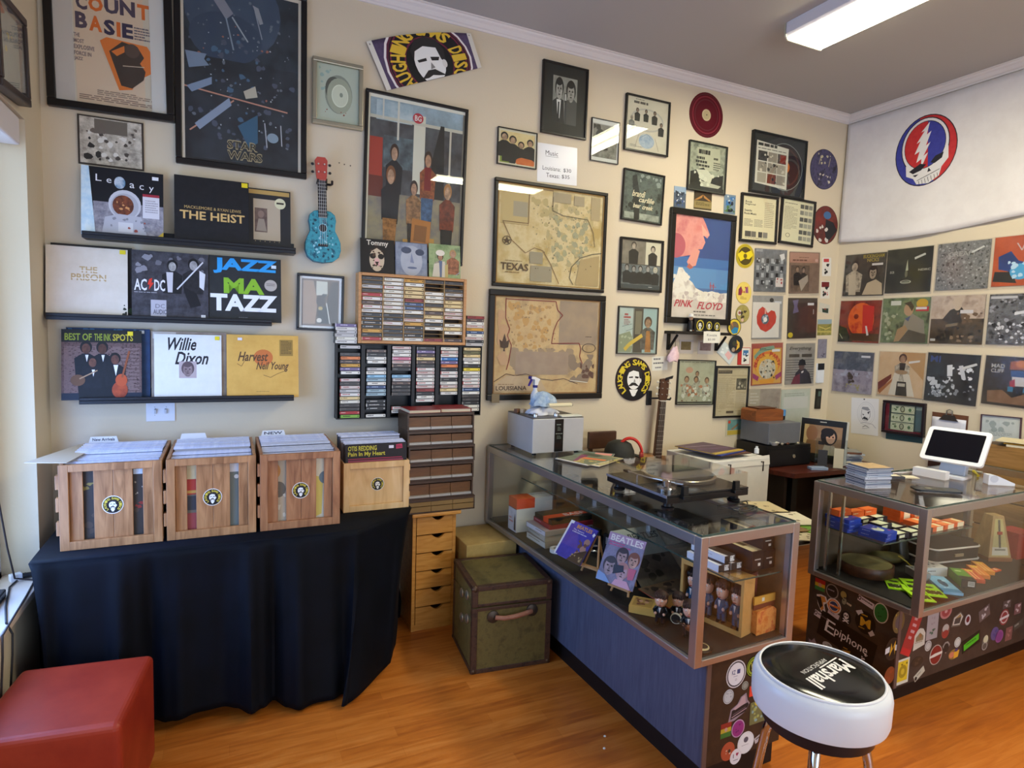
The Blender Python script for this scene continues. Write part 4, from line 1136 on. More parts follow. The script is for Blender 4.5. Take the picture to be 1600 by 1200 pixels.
flat('price_card', 'white handwritten price card taped to the bracket shelf edge', 'sign', 'B', [(1099.8, 518), (1125.5, 518), (1124.8, 536.5), (1099, 535.5)], 't 55555a .2 .2 .6 .22|Koozie; t 55555a .26 .6 .44 .2|$5.00', 'dcd8cc', .002, off=.112)
for i, (lab, cs, c) in enumerate((('instant photo with a dull gold picture, left of two under the bracket shelf', [(1061.5, 530.5), (1084, 531), (1083, 553), (1061, 551.8)], '6c5c38~80704c~30'), ('instant photo with a pinkish picture, right of two under the bracket shelf', [(1091, 531), (1116, 532.5), (1114.5, 554.5), (1090.2, 552.5)], '806860~98807c~40'))):
    flat('instant_photo', lab, 'photograph', 'B', cs, 'r %s .12 .14 .7 .6' % c, 'c4bab0', .002)
flat('handwritten_note', 'small handwritten paper note above the guitar headstock', 'note', 'B', [(1018.8, 557.5), (1043.3, 556.3), (1042.8, 578), (1018.8, 579.5)], 'w 6c6c70 .1 .12 .7 .26 1; w 5c5c60 .08 .42 .8 .22 1; w 6c6c70 .2 .74 .4 .2 1', 'd8d4c6', .002)
# pink cloth bag tied to the shelf bracket
P = onY(1055, 553, DY - .05)
m = MB()
rows = []
for j in range(9):
    v = j / 8
    rr = .012 + .03 * math.sin(PI * min(v * .62, 1)) + (.004 if j == 0 else 0)
    rows.append([(rr * (1 + .14 * math.sin(5 * a + j)) * math.cos(a) - .02 * v, rr * .6 * math.sin(a), .05 - .1 * v + .006 * math.sin(3 * a)) for a in [2 * PI * i / 20 for i in range(21)]])
rows.append([(-.02, 0, -.046)] * 21)
m.grid(rows, 'd8b4b8~e4c8c8~40!.8')
t = thing('pink_pouch', 'small pink cloth pouch hanging from the left shelf bracket', 'pouch', P)
m.build('pouch', t, loc=(0, 0, 0))
m = MB()
m.tube([(0, 0, .048), (.012, .02, .075), (.02, .03, .1)], .0018, '6c4c34', 6)
m.build('tie', t)
flat('plastic_bag', 'clear plastic bag with a pink slip, pinned askew by the small discs', 'bag', 'B', [(1131, 533), (1152, 552), (1140, 570), (1119.5, 550.5)], 'r c4ccca .05 .05 .9 .9; p d8a8a4 .5 .3 .85 .35 .8 .8 .45 .7; n e0e4e0 .1 .1 .4 .8 5 .08 3', 'b8bcb8!.3', .003)
flat('framed_ticket', 'small red-bordered ticket print beside the newspaper frame', 'print', 'B', [(1153.8, 543.5), (1172.8, 543), (1171.3, 570), (1152.6, 570)], 'r d8d4c8 .3 .03 .66 .94; r 3c6c98 .4 .15 .45 .3; n 1c1c20 .4 .4 .45 .45 5 .1 3; n d0d4d8 .4 .3 .45 .3 4 .08 6', 'b02c28', .006)
framed('framed_photograph', 'black-framed faded group photograph of four people in white coats', 'photograph', 'B', [(1061.8, 562), (1120, 563), (1115, 632.5), (1056.8, 632.5)], .006, '1d1814!.3',
       ['r 9c9c84~b0b098~10 .02 .02 .96 .96', 'w 5c5c4c .06 .03 .88 .03 1', 'e b88c74 .3 .22 .1 .07'] + fig('b8b8a4', .24, .36, .75, 'b08868', '4c3424') + fig('c0c0ac', .52, .24, .6, 'b08868', '4c3424') + fig('b4b4a0', .5, .36, .75, 'a88060', '3c2a1e') + fig('bcbcaa', .8, .38, .72, 'b08868', '4c3424') + ['n a87050 .08 .55 .84 .3 14 .05 3', 'n c8c8b8 .06 .6 .88 .34 18 .06 4', 'n 6c4838 .06 .7 .88 .24 10 .03 8', 'r 34322a .02 .95 .96 .03'], .018, bg='a0a088')
framed('framed_newspaper', 'black-framed yellowed newspaper page at the right of the group photograph', 'newspaper', 'B', [(1120.8, 572), (1171.8, 572), (1168.8, 652.5), (1115, 652.5)], .014, '16120f!.3',
       'r b8a888~c4b494~8 0 0 1 1; r 4c443c .04 .05 .45 .07; w 9c8c70 .06 .075 .4 .02 1; r 7c6c54 .02 .16 .96 .006; w a09074 .05 .2 .56 .66 34; r 5c5648 .64 .22 .34 .24; n 38342c .65 .23 .3 .2 6 .07 3; n a8a08c .65 .23 .3 .2 5 .05 5; w a09074 .64 .5 .32 .36 18; w 8c7c60 .1 .9 .2 .02 1; r 5c5040 .36 .9 .24 .05; w 8c7c60 .66 .9 .2 .02 1', .018, bg='b8a888')
lp('faded photograph sleeve of a crowd, low on the wall above the wooden box', 'B', [(1170, 607.5), (1219, 608), (1217, 668), (1167, 668)], 'r b0a890 0 0 .35 1; r 94887a~a89c8c~20 .36 0 .64 1; w c8c0ac .05 .1 .26 .4 5; n 5c4c40 .4 .45 .55 .5 16 .05 3; n c4bcac .4 .3 .55 .6 12 .05 5', 'a89c88')
lp('pale green-white record sleeve low by the corner, behind the white picture frame', 'B', [(1221, 609.5), (1266, 607), (1263.5, 667), (1219, 668)], 'r b8c0ac~c4c8b8~10 0 0 1 1; w 98a08c .1 .1 .7 .1 2; r ccccc0 .08 .2 .85 .3', 'b4bca8')
m = None
flat('wall_postcard', 'teal and yellow postcard on the wall left of the grey amplifier box', 'postcard', 'B', [(1134, 654), (1160.5, 653), (1160, 681), (1134, 681)], 'r 5c8480~6c948c~30 .1 .08 .8 .58; e b84830 .2 .2 .08 .09; p 8c6c50 .3 .6 .7 .3 .75 .4 .4 .66; r b8a040 .1 .68 .8 .25', 'c0b89c', .002)

# ------------------------------------------------------------------ right wall: sleeves in three rows, flag, papers
RW = [
    ('record sleeve of a dark-haired woman and a bearded man, top left of the right wall', [(1322.7, 399.7), (1385.6, 393), (1379.8, 461.5), (1315, 462.6)],
     ['r 34302a~4c463c~20 0 0 1 1', 'T a89434 .45 .02 .5 .09|BUCKINGHAM', 'T a89434 .55 .12 .28 .08|NICKS'] + fig('c8b89c', .26, .16, 1.2, 'c8b498', '2c2620') + ['p c4b498 .12 .5 .3 .44 .34 .98 .16 .98', 'p c0ac8c .5 .98 .6 .7 .8 .62 .95 .72 .98 .98'] + face(.72, .46, .1, .15, 'b8a488', '201c18') + ['r d8d4cc .68 .24 .26 .05'], '34302a'),
    ('black record sleeve with a lone candle flame', [(1387.5, 391.5), (1459, 383.3), (1452.6, 455.6), (1382, 458)],
     'r 2a2a24~35352c~12 0 0 1 1; p b8bc9c .44 .52 .47 .25 .5 .5; e 6c6c58 .46 .58 .03 .08; o c8ccb4 .46 .76 .12 .04 .8; e 8c907c .46 .77 .09 .025; T b8b8a4 .09 .5 .1 .05|52; T b8b8a4 .72 .48 .26 .05|NDRC; p c8c8bc .62 .22 .84 .14 .86 .18 .63 .27', '2a2a24'),
    ('grey collage record sleeve, third in the top row', [(1466.8, 382.2), (1549, 372.8), (1543, 449.8), (1459.8, 454)],
     ['r 74746f~8c8c88~54544f~30 0 0 1 1', 'n a8a8a4 .02 .05 .95 .9 50 .03 3', 'n 3c3c38 .02 .05 .95 .9 44 .025 4', 'n bcbcb8 .02 .2 .95 .75 30 .016 5', 'T a8a8a0 .22 .2 .5 .1|CREAM', 'p d8d8d0 .66 .22 .88 .12 .9 .15 .67 .26'], '74746f'),
    ('orange and blue swirling record sleeve, last in the top row', [(1556.4, 371.2), (1638, 363), (1630, 443), (1547.3, 449.3)],
     'r b04c28~c85c30~9 0 0 1 1; p 1c3468~2c4c8c~12 .1 .4 .34 .3 .5 .5 .8 .6 .9 .8 .5 .85 .3 .7 .12 .66; p 24282a .05 .7 .4 .72 .5 .95 .02 .9; e 4ca8d4 .55 .72 .2 .16; n c0e0f0 .3 .5 .5 .4 10 .06 3; l c8b8b0 .02 .45 .15 .55 .3 .6 .15 .7 .35', 'b04c28'),
    ('red and orange glowing record sleeve, first in the middle row', [(1315, 470.8), (1379, 468.5), (1371, 535), (1308, 535)],
     'r 6c2018~8c2c18~3c1410~7 0 0 1 1; e d8501c~e86c24~b83018~9 .54 .45 .32 .4; p c83020 .56 .1 .84 .14 .84 .7 .6 .82; e 8c2c14 .42 .38 .06 .06; p 1c2418 0 .6 .2 .66 .36 .98 0 1; r 4c3018 .3 .78 .7 .18; l a0a888 .02 .03 .8 .12 .92; p d8d0c8 .66 .6 .7 .6 .76 .82 .71 .83', '5c1c14'),
    ('green garden record sleeve with a man holding a guitar', [(1381.4, 467.3), (1454.5, 463.3), (1448.6, 536.6), (1374, 535.4)],
     ['r 4c5c40~74845c~34402c~9 0 0 1 1', 'n a0a888 .02 .3 .35 .65 14 .05 3', 'r d0d0c0 .18 .06 .22 .1', 'p 8c8474 .4 .98 .5 .5 .64 .34 .9 .5 .96 .98', 'e b08c6c .57 .26 .1 .14', 'p 3c3428 .46 .12 .6 .08 .68 .2 .64 .3 .56 .18', 'p 4c5878 .5 .46 .62 .4 .58 .52', 'p a08058 .3 .98 .36 .7 .52 .6 .58 .7 .44 .95', 'p 4c463c .4 .98 .6 .7 .96 .8 .96 .98', 'e c8a030 .84 .13 .12 .1', 'r b82c34 .72 .2 .26 .1', 'r d8d4d0 .72 .21 .22 .05'], '5c6448'),
    ('dark brown landscape record sleeve under a pale cloudy sky', [(1458.4, 462.6), (1540.8, 460.8), (1533.8, 538.5), (1451, 536)],
     'r a89078~c8b4a0~7c6450~6 0 0 1 .5; r 3c3020~544430~241c14~9 0 .48 1 .52; p 2c241a .22 .5 .36 .3 .56 .22 .62 .3 .6 .55 .4 .6; e c4b098 .5 .17 .08 .14; n 6c543c .5 .35 .5 .25 12 .05 3; n 1c1712 .02 .55 .95 .4 14 .06 5; n 8c7458 .4 .82 .5 .14 8 .05 6; r d8d4d4 .56 .3 .24 .07; p 7c6c50 .3 .6 .54 .56 .52 .62 .3 .66; r c4c4bc .02 .9 .1 .05', '4c3c2c'),
    ('black, white and grey crowded record sleeve, last in the middle row', [(1547.3, 460.3), (1632, 457), (1625, 542), (1539.6, 536)],
     ['r 3c3c3e~747476~1e1e20~16 0 0 1 1', 'n d8d8da .02 .55 .9 .42 40 .04 3', 'n 161618 .02 .05 .95 .9 26 .06 4', 'n a0a0a4 .02 .05 .95 .5 20 .05 6', 'r c4c4c4 .03 .04 .5 .05', 'p e0e0e0 .5 .36 .86 .3 .86 .35 .5 .42', 'e 1a1a1c .8 .2 .14 .16'], '3c3c3e'),
    ('dusky blue and lilac record sleeve, first in the bottom row', [(1304.5, 548.5), (1366.3, 551.3), (1360.4, 615.4), (1298.9, 611.5)],
     'r 6c7080~4c5460~84848c~6 0 0 1 .45; r 8c8494~a098a4~746c7c~7 0 .45 1 .55; n 4c4038 .35 .5 .35 .3 12 .05 3; n 9c9468 .3 .78 .4 .16 10 .05 4; n a8a8b8 .05 .4 .9 .2 8 .07 5; r d8d8dc .7 .08 .22 .05', '787888'),
    ('tan record sleeve of a bearded man in a pale suit, seated on a stool', [(1376.3, 549.4), (1447, 551.7), (1439.3, 623.6), (1369.3, 615.4)],
     ['r c8a880~d4b894~7 0 0 1 1', 'p b89060 .5 0 1 0 1 .6 .7 .3', 'p 6c2824 0 .72 .3 .5 .3 .6 .02 .95', 'p a06438 .02 .9 .34 .6 .34 .66 .06 .98'] + fig('cfc4ae', .53, .04, 1.0, 'b08868', '4c3020') + ['p 2a2420 .46 .24 .6 .24 .58 .46 .48 .46', 'p d4ccb8 .36 .48 .5 .44 .42 .98 .26 .98', 'p d4ccb8 .54 .44 .7 .5 .84 .98 .68 .98', 'p 34302c .44 .66 .64 .66 .68 .98 .42 .98', 'r bcb4a0 .46 .7 .16 .07', 'p d8d4cc .66 .2 .9 .16 .9 .2 .67 .25', 'e a08464 .52 .45 .14 .05'], 'c8a880'),
    ('near-black record sleeve with white sculpted shapes, under a loose plastic cover', [(1452, 549.8), (1532.6, 556), (1524.4, 633.4), (1441.6, 626)],
     'r 22262c~2c3038~14 0 0 1 1; T 34508c .06 .06 .2 .13|MI; n c8ccd0 .03 .5 .55 .4 22 .06 3; n e4e6e8 .4 .25 .5 .4 16 .045 4; n 8c9298 .05 .5 .9 .4 18 .05 5; p e0e2e4 .4 .24 .5 .22 .52 .45 .42 .46; p d0d2d6 .62 .24 .7 .22 .78 .5 .7 .5; p d8d8d4 .68 .26 .94 .16 .96 .2 .7 .31; n 14161a .03 .45 .9 .5 14 .05 8', '22262c'),
    ('dark record sleeve with blocky white title and a moustached figure on a rock', [(1540.8, 554.8), (1622, 560), (1612, 640), (1533, 629.4)],
     'r 34302e~3c3834~12 0 0 1 1; T b8b4a8 .13 .16 .27 .08|MAD; T b8b4a8 .13 .26 .26 .08|CLIFF; p 9c5c34 .5 .1 .7 .06 .9 .1 .94 .24 .5 .26; e c87c34 .72 .14 .12 .07; p 34507c .52 .28 .9 .28 .88 .4 .54 .4; p c8c4c0 .56 .4 .86 .4 .84 .58 .58 .58; p a8383c .52 .5 .62 .44 .64 .6 .54 .6; p 3c7c9c .5 .6 .9 .6 .9 .7 .5 .7; p 22262c .6 .6 .8 .6 .78 .85 .62 .85; p 7c5c44~8c6c54~20 .1 .72 .4 .68 .6 .82 .9 .7 1 .74 1 .95 .12 .95', '34302e'),
]
for lab, cs, ops, bg in RW:
    lp(lab, 'R', cs, ops, bg, (.012, .016))

# white flag draped under the crown moulding
A = onX(1325, 193, RX - .012)
B = onX(1309.8, 378.8, RX - .012)
y0, zt, zb = DY - .012, CZ - .062, B.z
FWD, FHT = 1.62, zt - zb


def flagpt(u, v, d):
    y = y0 - u * FWD
    z = zt - v * (FHT - .09 * math.sin(PI * min(u * 1.25, 1)) * 0 + .03 * math.sin(u * 5))
    x = .012 + .010 * math.sin(u * 17 + v * 2) * v + .03 * max(0, u - .35) * v * math.sin((u + v) * 6) + .008 * v
    return Vector((RX - x - d, y, z))


m = MB()
m.grid([[flagpt(i / 60, j / 24, 0) for i in range(61)] for j in range(25)], 'd9d3d0~e0dbd8~8!.8')
flag = tag(m.build('band_flag', solid=.0015), 'large white flag with a red and blue skull emblem, draped high on the right wall', 'flag')
C0 = onX(1445, 232.5, RX - .02)
eu, ev = (y0 - C0.y) / FWD, (zt - C0.z) / FHT
ru, rv = .205 / FWD, .232 / FHT
K = math.radians(-14)


def el(x, y):
    """emblem coordinates (-1..1, y down), leaning right"""
    a, b = x * .205, y * .232
    return eu + (a * math.cos(K) - b * math.sin(K)) / FWD, ev + (a * math.sin(K) + b * math.cos(K)) / FHT


def ep(c, *q):
    return 'p %s ' % c + ' '.join('%.4f %.4f' % el(q[i], q[i + 1]) for i in range(0, len(q), 2))


def ee(c, x, y, a, b, t0=0, t1=360):
    q = []
    for i in range(37):
        t = math.radians(t0 + (t1 - t0) * i / 36)
        q += [x + a * math.cos(t), y + b * math.sin(t)]
    return ep(c, *q)


BL_, RD_, WH_, DK_ = '34388c~3c4298~30', 'b8282c~c43434~30', 'e0dcd8', '24222a'
ops = [ee(DK_, 0, 0, 1.01, 1.01), ee(BL_, 0, 0, .98, .98, 90, 270), ee(RD_, 0, 0, .98, .98, -90, 90), ep(BL_, -.4, .75, .1, .6, .12, .98, -.2, .97),
       ee(DK_, .02, -.14, .79, .8), ee(WH_, .02, -.14, .76, .77), ep(WH_, -.68, .2, -.72, .5, -.5, .66, -.42, .86, -.05, .98, .3, .9, .42, .68, .66, .52, .72, .18),
       ee(DK_, .02, -.16, .68, .68), ee(RD_, .02, -.16, .66, .66, 90, 290), ee(BL_, .02, -.16, .66, .66, -70, 90),
       ep(WH_, .3, -.74, .14, -.42, .3, -.46, .06, -.12, .22, -.16, -.06, .14, .1, .1, -.2, .46, -.14, .2, -.32, .24, -.16, -.04, -.34, -.02, -.08, -.32, -.22, -.3, .1, -.56, -.02, -.56),
       ep(DK_, -.6, .4, -.2, .32, -.02, .42, -.2, .52, -.48, .52), ep(DK_, .12, .42, .3, .3, .56, .3, .48, .44, .24, .5), ep(DK_, -.02, .66, .04, .54, .1, .66),
       ep(DK_, -.5, .56, -.3, .6, -.42, .64)] + [ep(DK_, -.34 + .1 * i, .8, -.325 + .1 * i, .8, -.32 + .1 * i, .94, -.335 + .1 * i, .94) for i in range(7)] + [ep(DK_, -.38, .76, .36, .72, .36, .735, -.38, .775)]
warp_art('emblem', flag, ops, flagpt, cell=.02)

flat('pencil_drawing', 'pencil drawing of a frowning bearded face on white paper', 'drawing', 'R', [(1330.5, 621), (1373.7, 623.5), (1371.3, 681), (1329.3, 676.7)],
     ['o b0b0b8 .55 .42 .32 .32 .97', 'o b8b8c0 .55 .42 .26 .27 .97', 'p 8c8c94 .38 .3 .42 .24 .62 .24 .7 .32 .6 .34', 'l 70707a .012 .4 .32 .38 .5 .44 .6 .6 .62 .7 .5 .7 .34', 'p 3c3c44 .42 .42 .5 .46 .44 .47', 'p 3c3c44 .6 .38 .7 .34 .64 .44', 'l 3c3c44 .022 .42 .58 .5 .51 .62 .57', 'p 34343c .44 .57 .5 .51 .56 .55 .6 .52 .64 .6', 'l 9090a0 .012 .36 .7 .5 .66 .8 .7 .92 .8', 'l 54545c .016 .44 .8 .54 .75 .66 .79', 'l 9090a0 .01 .42 .84 .6 .82 .7 .8', 'e 2c2c30 .48 .03 .03 .018'], 'd6d4d6', .002)
framed('framed_banknotes', 'dark red-lined frame holding three banknotes in a column', 'framed banknotes', 'R', [(1379.5, 625), (1444.8, 630.5), (1441.8, 684), (1376, 674.8)], .017, '1d1017!.3',
       ['r 2c3c3c~34484a~9 .1 0 .8 1', 'r 6c1c2c .0 0 .1 1', 'r 5c1828 .1 .93 .9 .07', 'r 7c8c8c .82 .06 .16 .12', 'p 4c6068 .82 .2 .98 .16 .98 .9 .82 .9'] + sum([['r b8bca0~c8ccb4~30 .16 %.2f .62 .27' % y, 'o 5c6450 .47 %.3f .29 .115 .97' % (y + .135), 'e 4c4c40 .46 %.3f .065 .11' % (y + .135), 'e a0a48c .46 %.3f .04 .08' % (y + .13), 'n 5c6c4c .2 %.2f .16 .16 4 .04 %d' % (y + .05, y * 50), 'e 4c6c4c .66 %.3f .04 .06' % (y + .14), 'w 6c7058 .2 %.2f .54 .02 1' % (y + .02)] for y in (.06, .37, .67)], []), .03, bg='2c3c3c')
flat('teal_card', 'dark teal card sticking out below the banknote frame', 'card', 'R', [(1384, 668), (1442.5, 676), (1440, 691), (1384.6, 687)], 'r 2c484c 0 .6 1 .4', '2c464a', .003)
framed('framed_certificate', 'thin dark-framed pale certificate on the right wall, partly behind papers', 'certificate', 'R', [(1532.3, 646.8), (1596, 652.7), (1592.5, 702), (1529.5, 694)], .006, '4c3440!.3', 'r ccd0d4~d8dadc~10 0 0 1 1; n a8b0b4 .1 .15 .8 .4 8 .1 3; w 9ca4a8 .2 .5 .6 .2 4', .015, bg='d0d4d6')

# ------------------------------------------------------------------ cassettes: racks and stacks
TW, TH, TD = .109, .0168, .07
PAL = [('d8d4c4', '8c8474'), ('d8d4cc', 'a83c38'), ('e0dcd0', '3c3c3c'), ('d4d0c8', '6c6864'), ('2c2a2a', '8c8a84'), ('242324', 'c8c4bc'), ('3c3836', '6c6660'), ('a82c30', 'd8b4a8'), ('c89434', '4c3418'), ('d8c088', '6c5438'), ('34486c', 'a8b4c8'), ('4c3c38', 'a89480'),
       ('8c3430', '3c1c1c'), ('b8b4b0', '54504c'), ('c8b8b0', '94403c'), ('6c5c84', 'c8c0d4'), ('d87c40', '6c3418'), ('8cb8d0', '3c5c74'), ('c46c84', 'e0c8cc'), ('e0c838', '54480c'), ('2c6cac', 'c8d8e8'), ('7cac3c', '1c2c10'), ('98b0b8', '4c5c60'), ('6c6844', '24241c')]
TM = {}


def tape_mesh(k, style):
    if (k, style) not in TM:
        bg, ink = PAL[k]
        m = MB()
        m.bx(-TW / 2, 0, 0, TW / 2, TD, TH, '2a2826!.3')
        m.bx(-TW / 2, -.0004, .0008, TW / 2, .001, TH - .0008, bg + '!.3')
        r = random.Random(k * 7 + style)
        x = r.uniform(.08, .3)
        o = ['w %s %.2f .3 %.2f .55 1' % (ink, x, r.uniform(.3, .55)), 'e %s .93 .5 .03 .2' % ink] + (['r %s 0 0 .05 1' % ink] if style else ['w %s .05 .36 .1 .4 1' % ink])
        art(m, TW, TH, -.0005, o, 0, TH / 2)
        TM[k, style] = m.mesh('cassette')
    return TM[k, style]


CN = {'white': 'white', 'd': ''}
HUE = ['cream', 'white, red-printed', 'ivory', 'pale', 'black', 'black, white-lettered', 'charcoal', 'red', 'amber', 'buff', 'navy', 'brown', 'maroon', 'grey', 'pinkish', 'purple', 'orange', 'pale blue', 'rose', 'yellow', 'bright blue', 'green', 'blue-grey', 'olive']
ORD = ['top', 'second', 'third', 'fourth', 'fifth', 'sixth', 'seventh', 'eighth', 'ninth', 'tenth', 'eleventh', 'twelfth', 'thirteenth', 'fourteenth', 'fifteenth', 'sixteenth', 'seventeenth', 'eighteenth', 'nineteenth']
ORDC = ['leftmost', 'second', 'third', 'fourth', 'fifth', 'sixth']


def tape(x, y, z, k, style, label, group):
    o = bpy.data.objects.new('cassette', tape_mesh(k, style))
    COL.objects.link(o)
    o.location = (x, y, z)
    return tag(o, label, 'cassette', group)


# oak rack with five columns of slots
d1 = .085
q = [onY(x, yy, DY - d1) for x, yy in ((560.3, 424.3), (729.3, 436.7), (727.4, 539.3), (559.5, 536.7))]
x0, x1 = (q[0].x + q[3].x) / 2, (q[1].x + q[2].x) / 2
z0, z1 = (q[2].z + q[3].z) / 2, (q[0].z + q[1].z) / 2
wood('oak_rack', 'a87440', 'b98450', 'c8945c', (3, 30, 60))
t = thing('cassette_rack', 'oak-framed wall rack with five columns of cassettes', 'cassette rack', ((x0 + x1) / 2, DY, z0))
W, H = x1 - x0, z1 - z0
fr = .016
for nm, a in (('side_panel', (-W / 2, 0, -W / 2 + fr, H)), ('side_panel', (W / 2 - fr, 0, W / 2, H)), ('top_panel', (-W / 2 + fr, H - fr, W / 2 - fr, H)), ('bottom_panel', (-W / 2 + fr, 0, W / 2 - fr, fr))):
    m = MB()
    m.bx(a[0], -d1, a[1], a[2], -.001, a[3], 'oak_rack')
    m.build(nm, t, bevel=.002)
m = MB()
m.bx(-W / 2 + fr, -.006, fr, W / 2 - fr, -.002, H - fr, '3c2814')
m.build('back_panel', t)
iw = (W - 2 * fr) / 5
for c in range(1, 5):
    m = MB()
    m.bx(-W / 2 + fr + c * iw - .002, -d1 + .004, fr, -W / 2 + fr + c * iw + .002, -.006, H - fr, 'a88454')
    m.build('divider', t)
NR = 16
ph = (H - 2 * fr) / NR
m = MB()
for c in range(5):
    for r in range(1, NR):
        xx = -W / 2 + fr + c * iw
        m.bx(xx + .002, -d1 + .008, fr + r * ph - .0009, xx + iw - .002, -.006, fr + r * ph + .0009, 'b08c5c')
o = m.build('slot_slats', t)
C1 = ['6 6 13 6 7 1 11 1 3 4 5 5 5 8 4 7', '0 2 1 0 0 3 0 1 0 4 4 1 6 4 6 0', '8 2 9 9 9 12 10 10 2 6 14 8 5 6 5 3', '6 . . 2 2 0 6 9 11 9 2 4 2 . . 12', '6 . 6 13 11 9 9 2 14 14 . 2 9 2 . 11']
TS = min(1.0, (ph - .0022) / TH)
for c in range(5):
    for r, k in enumerate(C1[c].split()):
        if k == '.':
            continue
        k = int(k)
        o = tape((x0 + x1) / 2 - W / 2 + fr + (c + .5) * iw, DY - d1 + .010, z0 + H - fr - (r + 1) * ph + .001, k, (c + r) % 2, '%s cassette spine, %s from the top in the %s column of the oak rack' % (HUE[k], ORD[r], ORDC[c]) if r else '%s cassette spine, topmost in the %s column of the oak rack' % (HUE[k], ORDC[c]), 'cassettes in the oak rack')
        o.scale = (min(1, (iw - .006) / TW), .93, TS)

# black rack below, six columns
d2 = .075
q = [onY(x, yy, DY - d2) for x, yy in ((526.7, 541.9), (753.5, 540), (750.6, 649), (525, 655.4))]
bx0, bx1 = (q[0].x + q[3].x) / 2, (q[1].x + q[2].x) / 2
bz0, bz1 = (q[2].z + q[3].z) / 2, z0 - .003
t = thing('cassette_rack', 'wide black wall rack of cassettes below the oak rack', 'cassette rack', ((bx0 + bx1) / 2, DY, bz0))
W2, H2 = bx1 - bx0, bz1 - bz0
BK = '141416!.4'
for nm, a in (('side_panel', (-W2 / 2, 0, -W2 / 2 + .006, H2)), ('side_panel', (W2 / 2 - .006, 0, W2 / 2, H2)), ('top_panel', (-W2 / 2 + .006, H2 - .006, W2 / 2 - .006, H2)), ('bottom_panel', (-W2 / 2 + .006, 0, W2 / 2 - .006, .006))):
    m = MB()
    m.bx(a[0], -d2, a[1], a[2], -.001, a[3], BK)
    m.build(nm, t, bevel=.001)
m = MB()
m.bx(-W2 / 2 + .006, -.006, .006, W2 / 2 - .006, -.002, H2 - .006, BK)
m.build('back_panel', t)
cols = []
for xl, xr in ((100, 252), (298, 447), (490, 632), (672, 810), (853, 983), (1020, 1150)):
    a, b = onY(510 + xl / 4.8, 600, DY - d2), onY(510 + xr / 4.8, 600, DY - d2)
    cols.append((a.x, b.x))
cx = (bx0 + bx1) / 2
for a, b in zip(cols, cols[1:]):
    m = MB()
    m.bx(a[1] - cx + .006, -d2 + .002, .006, b[0] - cx - .006, -.006, H2 - .006, BK)
    m.build('pillar', t)
C2 = ['13 . 6 16 11 8 15 2 . 14 6 14 13 1 9 0 6 6 7 21', '. 11 4 2 2 . 13 2 17 22 2 10 22 22 . 5 5 5 . 2', '14 3 2 18 14 11 4 . 17 13 11 4 6 6 . . . 1 2', '4 15 11 9 11 6 1 14 3 2 1 14 12 4 2 1 . . .', '0 14 1 20 15 16 4 1 1 4 2 14 9 3 . . . .', '9 23 9 3 2 4 19 2 13 1 1 14 10 2 6 6 4 2 2']
NR2 = 20
ph2 = (H2 - .014) / NR2
for c in range(6):
    for r, k in enumerate(C2[c].split()):
        if k == '.':
            continue
        k = int(k)
        o = tape((cols[c][0] + cols[c][1]) / 2, DY - d2 + .0005, bz0 + H2 - .008 - (r + 1) * ph2 + .0007, k, (c + r) % 2, '%s cassette spine, %s in the %s column of the black rack' % (HUE[k], 'topmost' if r == 0 else ORD[r] + ' from the top' if r < 19 else 'at the foot', ORDC[c]), 'cassettes in the black rack')
        o.scale = (min(1, (cols[c][1] - cols[c][0] - .002) / TW), .94, min(1, (ph2 - .0016) / TH))
# stacks on top of the black rack
for xl, ks, lab in ((556 - 13, '3 0 13 13 3 15', 'left'), (741, '13 4 14 2 10 8 14 2 11 12', 'right')):
    P = onY(xl, 560, DY - d2)
    P.x += -.008 if lab == 'left' else .0
    for i, k in enumerate(ks.split()):
        k = int(k)
        xx = min(P.x, x0 - TW / 2 - .002) if lab == 'left' else max(P.x, x1 + TW / 2 + .002)
        tape(xx + .002 * math.sin(i * 2.3), DY - d2 + .0005, bz1 + .0005 + i * (TH + .0004), k, i % 2, '%s cassette lying %s in the %s stack beside the oak rack' % (HUE[k], 'at the bottom' if i == 0 else ORD[i] + ' from the bottom', lab), 'cassettes stacked beside the oak rack')
